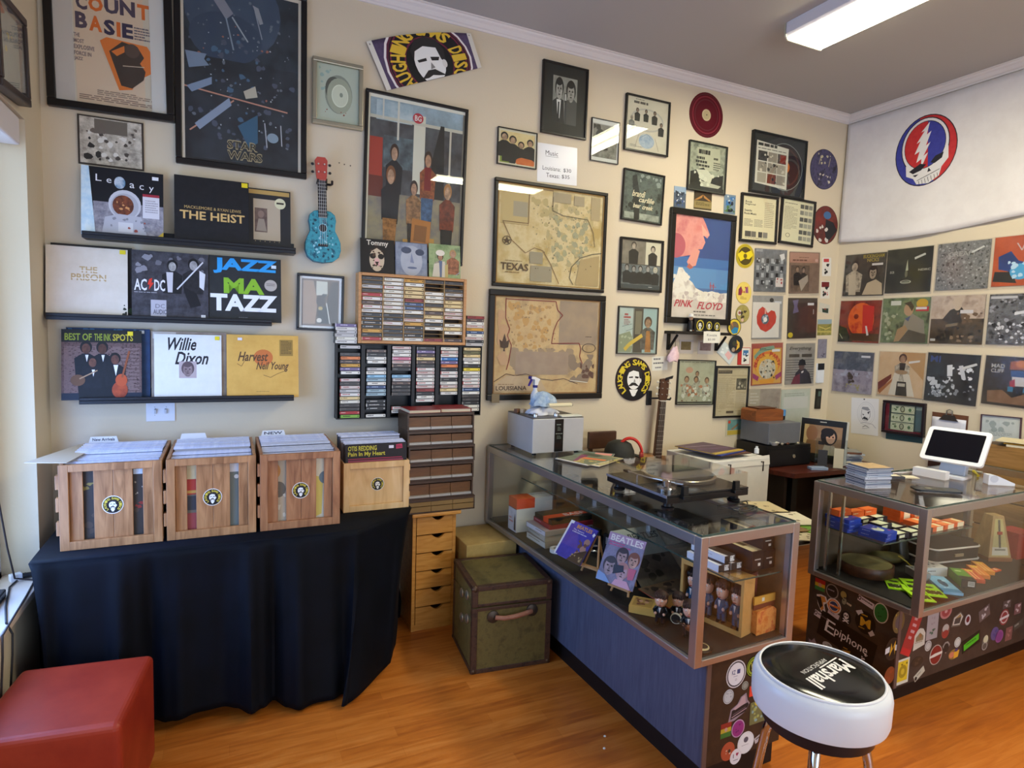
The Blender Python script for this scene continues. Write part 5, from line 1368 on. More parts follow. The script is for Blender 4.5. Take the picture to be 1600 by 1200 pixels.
# three small sleeves leaning on top of the oak rack
for lab, px, ops, bg in (
        ('small black sleeve with white title and a face, on the oak rack', (563.4, 617.1), ['r 1b1715 0 0 1 1', 'T d8d0c0 .18 .04 .64 .19|Tommy', 'e c8b498 .48 .6 .22 .34', 'e 1e1814 .36 .5 .09 .08', 'e 1e1814 .6 .5 .09 .08', 'p 2c2018 .26 .4 .48 .26 .7 .4 .7 .34 .48 .2 .26 .34', 'p d8a8a0 .42 .56 .54 .56 .58 .78 .38 .78', 'p 2a1c16 .42 .66 .54 .66 .5 .74 .46 .74', 'n 4c3424 .3 .3 .36 .6 10 .04 3', 'n 2c2420 .28 .75 .4 .2 8 .05 4'], '17130f'),
        ('small hazy blue-grey sleeve of a close-up face, on the oak rack', (618, 668.8), ['r 6c7488~8c94a4~5c6478~6 .02 .02 .96 .96', 'e a0a4b0~b0b4bc~8 .5 .55 .34 .46', 'e 4c5468~3c4458~20 .34 .24 .16 .1', 'e 4c5468~3c4458~20 .76 .28 .14 .1', 'p 8088a0 .5 .3 .58 .62 .46 .6', 'e 646c84 .52 .76 .15 .035', 'l 5c6480 .012 .4 .16 .3 .14 .2 .2'], '5c6478'),
        ('small garden-picture sleeve of two men in pale jackets, on the oak rack', (670.6, 720.5), ['r 6c8454~98a878~54684c~8 0 0 1 1'] + fig('b8b09c', .36, .26, 1.1, 'b8886c', '3c2c20') + ['e dcd4c4 .36 .26 .14 .09'] + fig('a86c4c', .76, .14, 1.2, 'c89c80', 'a88458') + ['p c8c0ac .16 .6 .5 .5 .56 .98 .1 .98', 'p 5c6884 .32 .5 .42 .5 .4 .98 .34 .98', 'p b8a468 .5 .62 .6 .58 .6 .98 .5 .98', 'l 8c98a8 .02 .84 .9 .98 .8'], '54684c')):
    a, b = onY(px[0], 425, DY - .06), onY(px[1], 425, DY - .06)
    wd = b.x - a.x
    t = thing('small_sleeve', lab, 'record', ((a.x + b.x) / 2, DY - .055, z1 + .001), rot=(-.1, 0, 0))
    m = MB()
    m.bx(-wd / 2 + .001, 0, .0005, wd / 2 - .001, .004, wd * 1.0, bg)
    art(m, wd - .002, wd, 0, ops, 0, wd / 2)
    m.build('cover', t)

# ------------------------------------------------------------------ table with black cloth, record crates
TZ = .738
t = thing('folding_table', 'folding table under the black cloth by the window', 'table', (.08, 3.02, 0))
m = MB()
m.prism([(x - .08 + (.02 if x < 0 else -.02), y - 3.02 + (.02 if y < 3 else -.02)) for x, y in ((-.65, 3.33), (-.65, 2.72), (.47, 2.72), (.80, 2.95), (.83, 3.33))], TZ - .035, TZ - .004, '6c5c4c', 'z')
m.build('tabletop', t)
for sx in (-.64, .66):
    for sy in (-.22 if sx < 0 else .0, .26):
        m = MB()
        m.cyl((sx, sy, 0), (sx, sy, TZ - .035), .014, '55565a!.4!.6', 10)
        m.build('leg', t)
outl = [(-.66, 3.345), (-.66, 2.72), (-.63, 2.705), (.47, 2.70), (.53, 2.715), (.82, 2.93), (.842, 2.97), (.842, 3.345)]
pts = []
for (xa, ya), (xb, yb) in zip(outl, outl[1:]):
    L = math.hypot(xb - xa, yb - ya)
    k = max(1, int(L / .012))
    pts += [(xa + (xb - xa) * i / k, ya + (yb - ya) * i / k) for i in range(k)]
pts.append(outl[-1])
S = [0]
for a, b in zip(pts, pts[1:]):
    S.append(S[-1] + math.hypot(b[0] - a[0], b[1] - a[1]))
nrm = []
for i in range(len(pts)):
    a, b = pts[max(i - 4, 0)], pts[min(i + 4, len(pts) - 1)]
    dx, dy = b[0] - a[0], b[1] - a[1]
    L = math.hypot(dx, dy)
    nrm.append((dy / L * -1 if False else -(-dy) / L * -1, -dx / L))
rows = []
NJ = 26


def bump(x, c, w_):
    return math.exp(-((x - c) / w_) ** 2)


s_front0 = .64
for j in range(NJ + 1):
    v = j / NJ
    row = []
    for i, (p, n) in enumerate(zip(pts, nrm)):
        s = S[i]
        front = 1 if p[1] < 2.72 else 0
        amp = .05 * min(1, v * 1.6) ** .7
        f1 = math.sin(s * 24 + 1.1 * math.sin(s * 5)) + .5 * math.sin(s * 41 + 1.3)
        fold = amp * (f1 * abs(f1) * .55 + .5 * math.sin(s * 9 + .5)) * (.55 if 1.8 < s < 2.3 else 1)
        flare = .045 * v + .21 * v ** 1.6 * bump(s, 1.95, .17) + .02 * v * bump(s, .64, .12) + .05 * math.sin(PI * min(1, v * 1.15)) * bump(s, 2.5, .25)
        hem = .012 + .022 * (1 + math.sin(s * 6.5)) * (1 - bump(s, 1.93, .25))
        z = TZ + .003 - (TZ - hem) * v
        o = flare + fold * (1 if j else 0)
        if j == 0:
            o = -.006
        nx, ny = n
        x, y = p[0] - ny * 0 + o * nx, p[1] + o * ny
        row.append((max(x, LX + .037), min(y, DY - .008), z + (.0 if j else .0)))
    rows.append(row)
m = MB()
CLO = mat('06080d~090c15~6!.7')
CLO.node_tree.nodes['Principled BSDF'].inputs['Specular IOR Level'].default_value = .12
# top: rings shrinking to the middle
cxm, cym = .07, 3.03
for k in range(5):
    f0, f1 = k / 5, (k + 1) / 5
ring = [(p[0] - .006 * n[0], p[1] - .006 * n[1], TZ + .003) for p, n in zip(pts, nrm)]
n0 = len(ring)
m.add(ring, [tuple(range(n0))], CLO)
m.grid([list(r) for r in rows], CLO)
o = m.build('tablecloth', solid=.002)
tag(o, 'black cloth draped to the floor over the table under the record crates', 'tablecloth')

wood('crate_pine', '80542f', 'a07046', 'b88658', (34, 34, 4))
wood('crate_pale', 'c89c64', 'd8b078', 'e0bc88', (20, 20, 4))
wood('crate_dark', '7c4c2c', '9a6640', 'b07c52', (30, 30, 4))


def front_art(name, parent, cx, cz, r, y):
    m = MB()
    art(m, 2 * r, 2 * r, y - .0006, ['e e0dcd4 .5 .5 .5 .5'] + logo_ops(.5, .5, .46, .46, '2c1c18', 'c8b440'), cx, cz)
    m.build(name, parent)


def crate(label, x0, x1, y0, D, H, wd, gapops):
    W = x1 - x0
    t = thing('record_crate', label, 'crate', ((x0 + x1) / 2, y0, TZ + .0055), group='slatted wooden record crates on the table')
    h = W / 2
    def P(nm, *a, w_=wd, b=.0015):
        m = MB()
        m.bx(*a, w_)
        return m.build(nm, t, bevel=b)
    for sx in (-1, 1):
        P('post', sx * h, 0, 0, sx * (h - .032), .018, H)
    P('top_rail', -h + .032, 0, H - .028, h - .032, .018, H)
    P('bottom_rail', -h + .032, 0, 0, h - .032, .018, .034)
    iw = W - .064
    for a, b in ((0, .155), (.275, .505), (.505, .745), (.865, 1)):
        P('front_slat', -h + .032 + a * iw + .0004, .018, 0, -h + .032 + b * iw - .0004, .027, H - .004)
    for sx in (-1, 1):
        for a, b in ((0, .3), (.36, .64), (.70, .97)):
            P('side_slat', sx * h, .03, a * H, sx * (h - .012), D, b * H + .012)
        for zz in (.18, .46, .72):
            if sx < 0:
                P('finger_joint', -h - .0105, .002, zz * H, -h, .03, zz * H + .055)
    P('back_panel', -h + .012, D - .012, 0, h - .012, D, H)
    P('base', -h + .012, .027, .001, h - .012, D - .012, .01)
    front_art('emblem_sticker', t, 0, H * .49, .037, .018)
    return t


CRY, CRD, CRH = 2.822, .47, .338
CR4 = []
RCOL = ['3c3c44', '8c8a90', '54464c', '6c7484', 'a09c9c', '2c2c30', '7c6858', '4c5868']


def record(x, y, z, w_, h_, c, label, group, lean=0.0, th=.0042):
    k = ('rec', round(w_, 3), round(h_, 3), c)
    if k not in TM:
        m = MB()
        m.bx(-w_ / 2 + .003, 0, 0, w_ / 2 - .003, th * .8, h_ - .008, RCOL[c])
        m.bx(-w_ / 2, -.0002, h_ - .0079, w_ / 2, th, h_, ('c6c8dc~dcdce8~60!.15', 'b8bcd4~d4d4e0~60!.15', 'd0d0d8~c0c0cc~60!.15')[c % 3])
        TM[k] = m.mesh('record_sleeve')
    o = bpy.data.objects.new('record_sleeve', TM[k])
    COL.objects.link(o)
    o.location, o.rotation_euler = (x, y, z), (-lean, 0, 0)
    return tag(o, label, 'record', group)


fronts = [
    ('r 3a3430 0 0 1 1; n 8c7c40 .14 .2 .16 .1 5 .03 3; n 4c4038 .1 .1 .8 .8 14 .05 5; n 8c3028 .72 .5 .12 .1 4 .03 3; r c8d4e0 .72 .05 .1 .07; n a09888 .72 .2 .1 .2 4 .02 8', '2c2622'),
    ('r c8b890 0 0 .3 .3; r b03c34 0 .24 .3 .22; r c89c50 0 .4 .3 .04; r 3c3c44 0 .48 .3 .2; r 984444 0 .72 .3 .28; r 6c7470 .6 .14 .4 .86; r d0d0d4 .7 .05 .14 .12; e d0ccc4 .8 .24 .03 .03', '6c6458'),
    ('r b8a890 0 0 .3 1; e c08848 .14 .2 .09 .12; e 6c6458 .2 .48 .1 .12; n d0c8b4 .02 .3 .28 .6 8 .05 5; r d8d0b8 .7 0 .2 1; p d4c064 .68 .3 .82 .34 .8 .9 .68 .95; e 6c7c84 .86 .34 .1 .1', 'a89c88')]
bounds = ((-.589, -.241), (-.227, .113), (.129, .468))
wherec = ('leftmost crate, nearest the window', 'second crate from the window', 'third crate from the window')
tabs = ('New Arrivals', '', 'NEW')
for i, ((a, b), lab) in enumerate(zip(bounds, ('slatted wooden record crate nearest the window', 'slatted wooden record crate, second from the window', 'darker slatted wooden record crate, third from the window'))):
    crate(lab, a, b, CRY, CRD, CRH, 'crate_pine' if i < 2 else 'crate_dark', None)
    cx, n = (a + b) / 2, 34
    rg = random.Random(i)
    w_ = b - a - .030
    # the front record, seen through the gaps
    t = thing('record_sleeve', 'front record of the %s, cover showing between slats' % wherec[i].split(',')[0], 'record', (cx, CRY + .030, TZ + .017), rot=(-.02, 0, 0))
    m = MB()
    m.bx(-w_ / 2, .002, 0, w_ / 2, .006, .322, fronts[i][1])
    art(m, w_, .30, .002, fronts[i][0], 0, .155)
    m.build('cover', t)
    for k in range(n):
        y = CRY + .046 + k * (CRD - .085) / n
        record(cx + rg.uniform(-.0008, .0008), y, TZ + .0165 + .0, w_, (.318, .323, .327)[rg.randrange(3)] + .012 * (k > n * .4), rg.randrange(8), 'plastic-sleeved record filed in the %s' % wherec[i], 'records in the ' + wherec[i].split(',')[0], .018)
    t = thing('divider_card', 'white divider card with raised tab in the %s' % wherec[i].split(',')[0], 'divider card', (cx, CRY + CRD - .026, TZ + .0165))
    m = MB()
    m.bx(-w_ / 2, 0, 0, w_ / 2, .0012, .335, 'dcd8d4')
    tw = .115
    m.prism([(-w_ / 2 + .01, .335), (-w_ / 2 + .01 + tw, .335), (-w_ / 2 + .002 + tw, .362), (-w_ / 2 + .018, .362)], 0, .0012, 'e0e0e2')
    if tabs[i]:
        art(m, tw - .03, .014, -.0002, 'T 3c3c48 0 0 1 1|' + tabs[i], -w_ / 2 + .01 + tw / 2, .349)
    m.build('card', t)
# loose card resting on the edge of the first crate
m = MB()
m.prism([(-.085, -.19), (.05, -.2), (.1, .2), (.02, .2)], 0, .002, 'c4b49c!.7', 'z')
o = m.build('cardboard_sheet', loc=(-.612, CRY + .21, TZ + .352), rot=(0, .05, 0))
tag(o, 'buff cardboard sheet lying across the window side of the first crate', 'cardboard')

# the small pine box crate with upright records
x0, x1, y0 = .510, .836, 2.98
t = thing('record_box', 'low pale pine record box with a printed emblem, right end of the table', 'crate', ((x0 + x1) / 2, y0, TZ + .0055))
W, H, h = x1 - x0, .243, (x1 - x0) / 2
def P(nm, *a, b=.0015):
    m = MB()
    m.bx(*a, 'crate_pale')
    return m.build(nm, t, bevel=b)
P('post', -h, 0, 0, -h + .03, .014, H)
P('post', h, 0, 0, h - .03, .014, H)
P('top_rail', -h + .03, 0, H - .03, h - .03, .014, H)
P('bottom_rail', -h + .03, 0, 0, h - .03, .014, .03)
P('front_panel', -h + .03, .012, .03, h - .03, .018, H - .03)
for sx in (-1, 1):
    P('side_panel', sx * h, .018, 0, sx * (h - .008), .33, H)
for zz in (.05, .12, .19):
    P('finger_joint', h, .002, zz, h + .0045, .03, zz + .03)
P('back_panel', -h + .01, .32, 0, h - .01, .33, H)
P('base', -h + .01, .014, .001, h - .01, .32, .008)
front_art('emblem_print', t, .005, H * .53, .033, .012)
cx = (x0 + x1) / 2
t = thing('record_sleeve', 'black record sleeve with yellow lettering at the front of the pale pine box', 'record', (cx + .002, y0 + .021, TZ + .0145), rot=(-.02, 0, 0))
m = MB()
m.bx(-.152, 0, 0, .152, .004, .322, '1c1517')
art(m, .304, .322, 0, 'T c0b838 .04 .03 .46 .075|OTIS REDDING; T c0b838 .04 .12 .6 .085|Pain In My Heart; p b02c50 .04 .225 .92 .225 .92 .235 .04 .235; p b02c50 .82 .03 .92 .02 .93 .09 .82 .1; w 5c1c30 .83 .045 .09 .04 2; r d8d4e0 .7 .04 .08 .045; r 8c3c50 .04 .25 .9 .2', 0, .161)
m.build('cover', t)
rg = random.Random(9)
for k in range(16):
    record(cx + rg.uniform(-.004, .004), y0 + .032 + k * .0155, TZ + .0145, .302, (.322, .326, .33)[rg.randrange(3)] + .016 * (k > 7), rg.randrange(8), 'plastic-sleeved record filed in the pale pine box', 'records in the pale pine box', .03)

# ------------------------------------------------------------------ cassette drawers on the small chest
wood('walnut_case', '32200f', '402a18', '4c3420', (4, 30, 60))
wood('drawer_face', '54340f', '663f16', '74491c', (6, 40, 60))
wood('chest_oak', 'b07428', 'c4883c', 'd09a4c', (5, 30, 40), .35)
SX0, SX1, SY = .856, 1.228, 3.095
stack = [('lowest cassette drawer unit, pale-fronted, on the chest', .666, .742, 1), ('second cassette drawer unit from the bottom of the stack', .744, .842, 0), ('third cassette drawer unit from the bottom of the stack', .844, .936, 0), ('fourth cassette drawer unit from the bottom of the stack', .938, 1.028, 0), ('fifth cassette drawer unit from the bottom of the stack', 1.030, 1.110, 0), ('top cassette drawer unit of the stack, under red books', 1.112, 1.205, 0)]
for i, (lab, za, zb, low) in enumerate(stack):
    dx = (.014, 0, .003, .007, .0, -.002)[i]
    xa, xb = SX0 + (dx if i else .005), SX1 + dx
    if i == 4:
        xa -= .0
    H = zb - za
    t = thing('cassette_cabinet', lab, 'drawer unit', ((xa + xb) / 2, SY, za), group='walnut cassette drawer units')
    W = xb - xa
    h = W / 2
    m = MB()
    for a in ((-h, .0, 0, -h + .008, .195, H), (h - .008, .0, 0, h, .195, H), (-h + .008, 0, 0, h - .008, .195, .006), (-h + .008, .0, H - .014, h - .008, .195, H), (-h + .008, .187, .006, h - .008, .195, H - .014)):
        m.bx(*a, 'walnut_case')
    m.build('case', t)
    dw = (W - .016) / 3
    for k in range(3):
        xl = -h + .008 + k * dw
        m = MB()
        if low:
            m.bx(xl + .001, -.002, .008, xl + dw - .001, .18, H / 2 - .002, '84683c')
            m.bx(xl + .001, -.002, H / 2 + .002, xl + dw - .001, .18, H - .015, '84683c')
        else:
            m.bx(xl + .0015, .012, .02, xl + dw - .0015, .18, H - .022, 'drawer_face')
        d = m.build('drawer', t)
        if not low:
            m = MB()
            m.bx(xl + .0015, .000, .008, xl + dw - .0015, .012, .0205, 'a8a49c!.4!.3')
            m.build('pull_strip', d)
# red books on top
for lab, pa, pb, w_, d, hh, rz in (('dark red hardback lying on the cassette drawers, left of a pair', (614, 640), (683, 645), .23, .165, .018, .04), ('dark red hardback lying on the cassette drawers, right of a pair', (668, 630), (742, 642), .24, .17, .02, -.03)):
    left = 'left' in lab[-14:]
    x = SX0 + (.092 if left else .27)
    t = thing('book', lab, 'book', (x, SY + (.085 if left else .095), 1.2055 + (0 if left else 0)), rz)
    m = MB()
    w2 = .088 if left else .088
    if not left:
        x += 0
    m.bx(-w2 + .002, -d / 2 + .003, .002, w2 - .004, d / 2 - .003, hh - .002, 'c8b898')
    m.build('pages', t)
    m = MB()
    m.bx(-w2, -d / 2, 0, w2, d / 2, .002, '7c2424')
    m.bx(-w2, -d / 2, hh - .002, w2, d / 2, hh, '8c2c2c~7c2226~30!.4')
    m.bx(w2 - .003, -d / 2, .002, w2, d / 2, hh - .002, '7c2424')
    m.build('binding', t)

# little oak chest of drawers
CX0, CX1, CY, CHH = .900, 1.146, 3.125, .664
t = thing('chest_of_drawers', 'narrow oak chest with six scooped drawers beside the cloth', 'chest of drawers', ((CX0 + CX1) / 2, CY, 0))
h = (CX1 - CX0) / 2
m = MB()
m.bx(-h - .012, -.03, CHH - .022, h + .02, DY - CY - .004, CHH, 'chest_oak')
m.build('top', t, bevel=.006, seg=3)
for sx in (-1, 1):
    m = MB()
    m.bx(sx * h, 0, 0, sx * (h - .02), DY - CY - .006, CHH - .022, 'chest_oak')
    m.build('side_panel', t, bevel=.002)
m = MB()
m.bx(-h + .02, .22, .02, h - .02, .228, CHH - .022, 'chest_oak')
m.build('back_panel', t)
m = MB()
m.bx(-h + .02, .004, .0, h - .02, .02, .035, 'chest_oak')
m.build('plinth', t)
dh = (CHH - .022 - .04) / 6
for k in range(6):
    za = .038 + k * dh
    m = MB()
    a, b, zt = -h + .022, h - .022, za + dh - .006
    q = [(a, za), (b, za), (b, zt)] + [(b - (b - a) * .22 - (b - a) * .36 * i / 8, zt - .022 * math.sin(PI * i / 8)) for i in range(9)] + [(a, zt)]
    m.prism(q, -.004, .012, 'chest_oak')
    m.bx(a + .004, .012, za, b - .004, .2, za + dh * .6, '5c3c1c')
    m.build('drawer', t, bevel=.0015)

# ------------------------------------------------------------------ trunk and gold box
TA, TB = Vector((1.051, 2.615, 0)), Vector((1.459, 2.572, 0))
rz = math.atan2(TB.y - TA.y, TB.x - TA.x)
TWD, TDP, THT = .408, .385, .432
t = thing('trunk', 'olive green trunk with worn brown edging and a leather handle', 'trunk', (TA + TB) / 2, rz)
OL = mat('5c4f26~685a2e~4e4320~14!.5')
BR = mat('3c261a~4a3020~301d14~25!.5')
h = TWD / 2
m = MB()
m.bx(-h + .003, .003, .003, h - .003, TDP - .003, THT - .105, OL)
m.build('body', t, bevel=.004)
m = MB()
m.bx(-h + .003, .003, THT - .101, h - .003, TDP - .003, THT - .002, OL)
m.build('lid', t, bevel=.006)
e = .028


def edging(nm, parts):
    m = MB()
    for a in parts:
        m.bx(*a, BR)
    m.build(nm, t, bevel=.002)


for x in (-h, h - e):
    for y in (0, TDP - e):
        edging('edge_strip', [(x, y, .0, x + e, y + e, THT - .106)])
        edging('edge_strip', [(x, y, THT - .1, x + e, y + e, THT)])
for y in (0, TDP - e):
    for z in (0, THT - e * .8):
        edging('edge_strip', [(-h + e, y, z, h - e, y + e, z + e * .8)])
    edging('edge_strip', [(-h + e, y + (.001 if y == 0 else e * .6), THT - .100, h - e, y + (e * .4 if y == 0 else e - .001), THT - .086)])
    edging('edge_strip', [(-h + e, y + (.0005 if y == 0 else e * .6), THT - .122, h - e, y + (e * .4 if y == 0 else e - .001), THT - .106)])
for x in (-h, h - e):
    for z in (0, THT - e * .8):
        edging('edge_strip', [(x, e, z, x + e, TDP - e, z + e * .8)])
for x in (-h + .012, h - .012):
    for y in (.012, TDP - .012):
        for z in (.012, THT - .013):
            m = MB()
            m.ball((x, y, z), .0175, '54402f!.4!.6', 10)
            m.build('corner_cap', t)
m = MB()
m.tube([(-.092, -.012, .278), (-.05, -.026, .276), (0, -.03, .280), (.05, -.026, .286), (.094, -.012, .288)], .0115, '9c6850~8c5840~40!.5', 8)
hd = m.build('handle', t)
for x, z in ((-.1, .278), (.1, .288)):
    m = MB()
    m.lathe([(.0, 0), (.03, 0), (.03, .006), (.02, .010), (0, .012)], '4c4034!.4!.6', 16, (x, .001, z), Matrix.Rotation(PI / 2, 3, 'X'))
    m.build('handle_plate', hd)
for yy, zz in ((.10, .355), (.2, .325), (.09, .24), (.19, .2)):
    m = MB()
    m.lathe([(0, 0), (.024, 0), (.022, .006), (.012, .010), (0, .012)], 'a09884!.3!.8', 16, (-h + .001, yy, zz), Matrix.Rotation(-PI / 2, 3, 'Y'))
    m.build('lock_plate', t)

GX0, GX1 = 1.20, 1.49
t = thing('cardboard_box', 'flat gold-brown cardboard box behind the trunk', 'box', (1.325, 3.03, 0), .0)
m = MB()
m.bx(-.147, 0, 0, .147, .31, .445, 'a8874c~b89858~12!.5')
m.build('carton', t, bevel=.003)
m = MB()
m.bx(-.15, -.003, .4, .15, .313, .484, 'b09050~c0a060~12!.5')
m.build('lid', t, bevel=.003)

# ------------------------------------------------------------------ ottoman
t = thing('ottoman', 'red leatherette cube ottoman by the window', 'ottoman', (-.478, 2.33, 0), -.115)
m = MB()
m.bx(-.205, -.215, .025, .205, .215, .42, '8a2818~9c341f~5!.42')
m.build('cover', t, bevel=.022, seg=4)
for sx in (-1, 1):
    for sy in (-1, 1):
        m = MB()
        m.cyl((sx * .16, sy * .17, 0), (sx * .16, sy * .17, .03), .018, '17120f', 10)
        m.build('foot', t)

# ------------------------------------------------------------------ cables by the window sill
SZL = WZ0 + .03
P1, P2, P3 = onZ(75, 858, SZL), onZ(95, 895, SZL), onX(52, 905, LX + .034)
m = MB()
A = Vector((LX - .10, 2.92, 1.75))
m.tube([A, A + Vector((.005, -.01, -.35)), A + Vector((.012, .02, -.75)), A + Vector((.03, .06, -1.02)), Vector((LX - .055, 3.0, SZL + .02)), Vector((LX - .03, 3.02, SZL + .007)), Vector((LX + .01, 3.0, SZL + .005)), Vector((LX + .02, 2.85, SZL + .004)), Vector((LX + .036, 2.5, SZL + .004)), Vector((LX + .042, 2.47, SZL - .06)), Vector((LX + .03, 2.46, SZL - .3)), Vector((LX + .015, 2.46, .01))], .0035, '2a2224', 7)
tag(m.build('power_cable'), 'dark thin cable dropping down the window and over the sill', 'cable')
m = MB()
m.tube([Vector((LX - .045, 3.1, SZL + .004)), Vector((LX - .06, 2.95, SZL + .005)), Vector((LX - .02, 2.75, SZL + .005)), Vector((LX + .02, 2.6, SZL + .004)), Vector((LX + .042, 2.58, SZL - .03)), Vector((LX + .042, 2.57, SZL - .1)), Vector((LX + .03, 2.56, SZL - .3)), Vector((LX + .015, 2.56, .012))], .0035, '1c1a1c', 7)
tag(m.build('power_cable'), 'black cable lying along the sill near the corner', 'cable')
t = thing('power_adapter', 'white and black plug adapter lying on the window sill', 'adapter', (LX - .06, 3.03, SZL), .5)
m = MB()
m.bx(-.02, -.015, 0, .02, .015, .03, 'd8d8dc!.4')
m.build('plug', t, bevel=.003)
m = MB()
m.cyl((.02, 0, .014), (.065, -.01, .012), .011, '16161a!.4', 10)
m.build('socket', t)
m = MB()
m.bx(LX - .1, 1.2, SZL, LX - .045, 2.86, SZL + .035, '1c1c20!.4')
tag(m.build('speaker_bar', bevel=.006), 'long black bar lying along the window sill', 'bar')

# ------------------------------------------------------------------ glass counters
CA = .0285
CTOP, CDK, CBT = .965, .526, .497
T1 = Matrix.Translation((1.466, 1.568, 0)) @ Matrix.Rotation(CA, 4, 'Z')
T2 = Matrix.Translation((2.634, 1.522, 0)) @ Matrix.Rotation(CA, 4, 'Z')
ALU = mat('b0acac!.3!.85')
EDGE = mat('3c4f48!.15')


def top_art(s, w, d, z, ops, ox=0., oy=0.):
    q = MB()
    art(q, w, d, 0, ops)
    o = len(s.v)
    s.v += [(x + ox, zz + oy, z - y) for x, y, zz in q.v]
    for f, k in zip(q.f, q.fm):
        s.f.append([i + o for i in f])
        s.fm.append(s.mi(q.mats[k]))
        s.sm.append(False)


def left_art(s, w, h, xf, ops, oy=0., oz=0.):
    """printed on a face looking to -x; reads from +y to -y"""
    q = MB()
    art(q, w, h, 0, ops)
    o = len(s.v)
    s.v += [(xf + y, -x + oy, zz + oz) for x, y, zz in q.v]
    for f, k in zip(q.f, q.fm):
        s.f.append([i + o for i in f])
        s.fm.append(s.mi(q.mats[k]))
        s.sm.append(False)


def counter(label, T, W, D, face, bx, by, panel, end_panel, kick):
    """W along local x, D along local y; face 'x' = the long side looks to -x; base panels recessed by bx, by"""
    t = thing('glass_counter', label, 'glass display counter', T.translation, CA)
    b = .034

    def P(nm, *a, w_=ALU, bev=.002):
        m = MB()
        m.bx(*a, w_)
        return m.build(nm, t, bevel=bev)
    for x in (0, W - b):
        for y in (0, D - b):
            P('corner_post', x, y, CBT, x + b, y + b, CTOP)
    for z0_, z1_ in ((CTOP - .036, CTOP), (CBT, CBT + .024)):
        P('frame_rail', b, 0, z0_, W - b, b * .8, z1_)
        P('frame_rail', b, D - b * .8, z0_, W - b, D, z1_)
        P('frame_rail', 0, b, z0_, b * .8, D - b, z1_)
        P('frame_rail', W - b * .8, b, z0_, W, D - b, z1_)
    P('deck', b * .5, b * .5, CBT + .006, W - b * .5, D - b * .5, CDK - .001, w_='1b1918~211f1d~30!.6', bev=0)
    g = .005
    P('top_glass', .012, .012, CTOP + .0002, W - .012, D - .012, CTOP + .0055, w_='casepane', bev=0)
    m = MB()
    e = .0012
    for a in ((.0105, .0105, W - .0105, .012), (.0105, D - .012, W - .0105, D - .0105), (.0105, .012, .012, D - .012), (W - .012, .012, W - .0105, D - .012)):
        m.bx(a[0], a[1], CTOP + .0002, a[2], a[3], CTOP + .0055, EDGE)
    m.build('glass_edge', t)
    P('front_glass', b, .006, CBT + .024, W - b, .010, CTOP - .036, w_='casepane', bev=0)
    P('left_glass', .006, b, CBT + .024, .010, D - b, CTOP - .036, w_='casepane', bev=0)
    if face == 'x':
        P('back_door', W - .012, b, CBT + .024, W - .006, D - b, CTOP - .036, w_='7c6850~8c7658~8!.4', bev=0)
        P('end_glass', b, D - .010, CBT + .024, W - b, D - .006, CTOP - .036, w_='casepane', bev=0)
    else:
        P('back_door', b, D - .012, CBT + .024, W - b, D - .006, CTOP - .036, w_='54483a~5f5242~8!.4', bev=0)
        P('end_glass', W - .010, b, CBT + .024, W - .006, D - b, CTOP - .036, w_='casepane', bev=0)
    # base: two visible panels round a hidden carcase
    P('base_panel', bx, by + .004, .098, bx + .018, D + (.045 if face == 'y' else -.02), CBT - .001, w_=panel, bev=0)
    P('base_panel', bx + .019, by, .098, W - .02, by + .018, CBT - .001, w_=end_panel, bev=0)
    P('base_panel', W - .038, by + .019, .098, W - .02, D - .02, CBT - .001, w_='2a2018', bev=0)
    P('corner_trim', bx - .003, by - .003, .098, bx + .018, by + .003, CBT - .001, w_='6c5c58!.4!.4', bev=.001)
    P('kick_plate', bx + .02 + kick, by + .02 + kick, 0, W - .03, D - .03, .097, w_='0c0b0c!.5', bev=0)
    return t


wood('laminate', '3e465c', '474f66', '50586e', (60, 60, 5), .5)
C1W, C1L = .492, 1.785
c1 = counter('long glass counter running from the back wall, grey-blue base panel', T1, C1W, C1L, 'x', .075, .012, 'laminate', '2c2018~3a2a1e~20!.45', .0)
C2W, C2L = 1.36, .533
c2 = counter('glass counter at the right, its dark base covered in stickers', T2, C2W, C2L, 'y', .085, .125, '3a312a~443a30~20!.5', '3a2e28~463830~20!.5', .02)
# glass shelves inside
for t, a, z in ((c1, (.215, .05, C1W - .02, C1L - .05), .762), (c2, (.07, .215, .80, C2L - .03), .738)):
    m = MB()
    m.bx(a[0], a[1], z - .006, a[2], a[3], z, 'casepane')
    m.build('glass_shelf', t)
    m = MB()
    if t is c1:
        m.bx(a[0] - .0015, a[1], z - .006, a[0], a[3], z, EDGE)
        m.bx(a[0], a[1] - .0015, z - .006, a[2], a[1], z, EDGE)
    else:
        m.bx(a[0], a[1] - .0015, z - .006, a[2], a[1], z, EDGE)
        m.bx(a[0] - .0015, a[1], z - .006, a[0], a[3], z, EDGE)
        m.bx(a[2], a[1], z - .006, a[2] + .0015, a[3], z, EDGE)
    m.build('shelf_edge', t)
    for k in range(3):
        m = MB()
        if t is c1:
            y = .45 + k * .6
            m.bx(a[0] + .03, y, z - .022, a[2], y + .01, z - .0065, 'b0aca8!.3!.8')
        else:
            x = a[0] + .06 + k * .3
            m.bx(x, a[1] + .03, z - .022, x + .01, a[3] + .012, z - .0065, 'b0aca8!.3!.8')
        m.build('shelf_bracket', t)
for t, (x, y) in ((c2, (.032, .47)), (c2, (.032, .40))):
    m = MB()
    m.bx(x + .012, y, CDK, x + .024, y + .012, CTOP - .037, 'b4b4b0!.2!.9')
    m.build('shelf_standard', t)


def on_plane(px, py, T, axis, val):
    """where the sight line through a picture point meets a counter's local plane"""
    Mi = T.inverted()
    o = Mi @ Vector((0, 0, CAMZ))
    d = (Mi.to_3x3()) @ ray(px, py)
    k = (val - o[axis]) / d[axis]
    return o + d * k


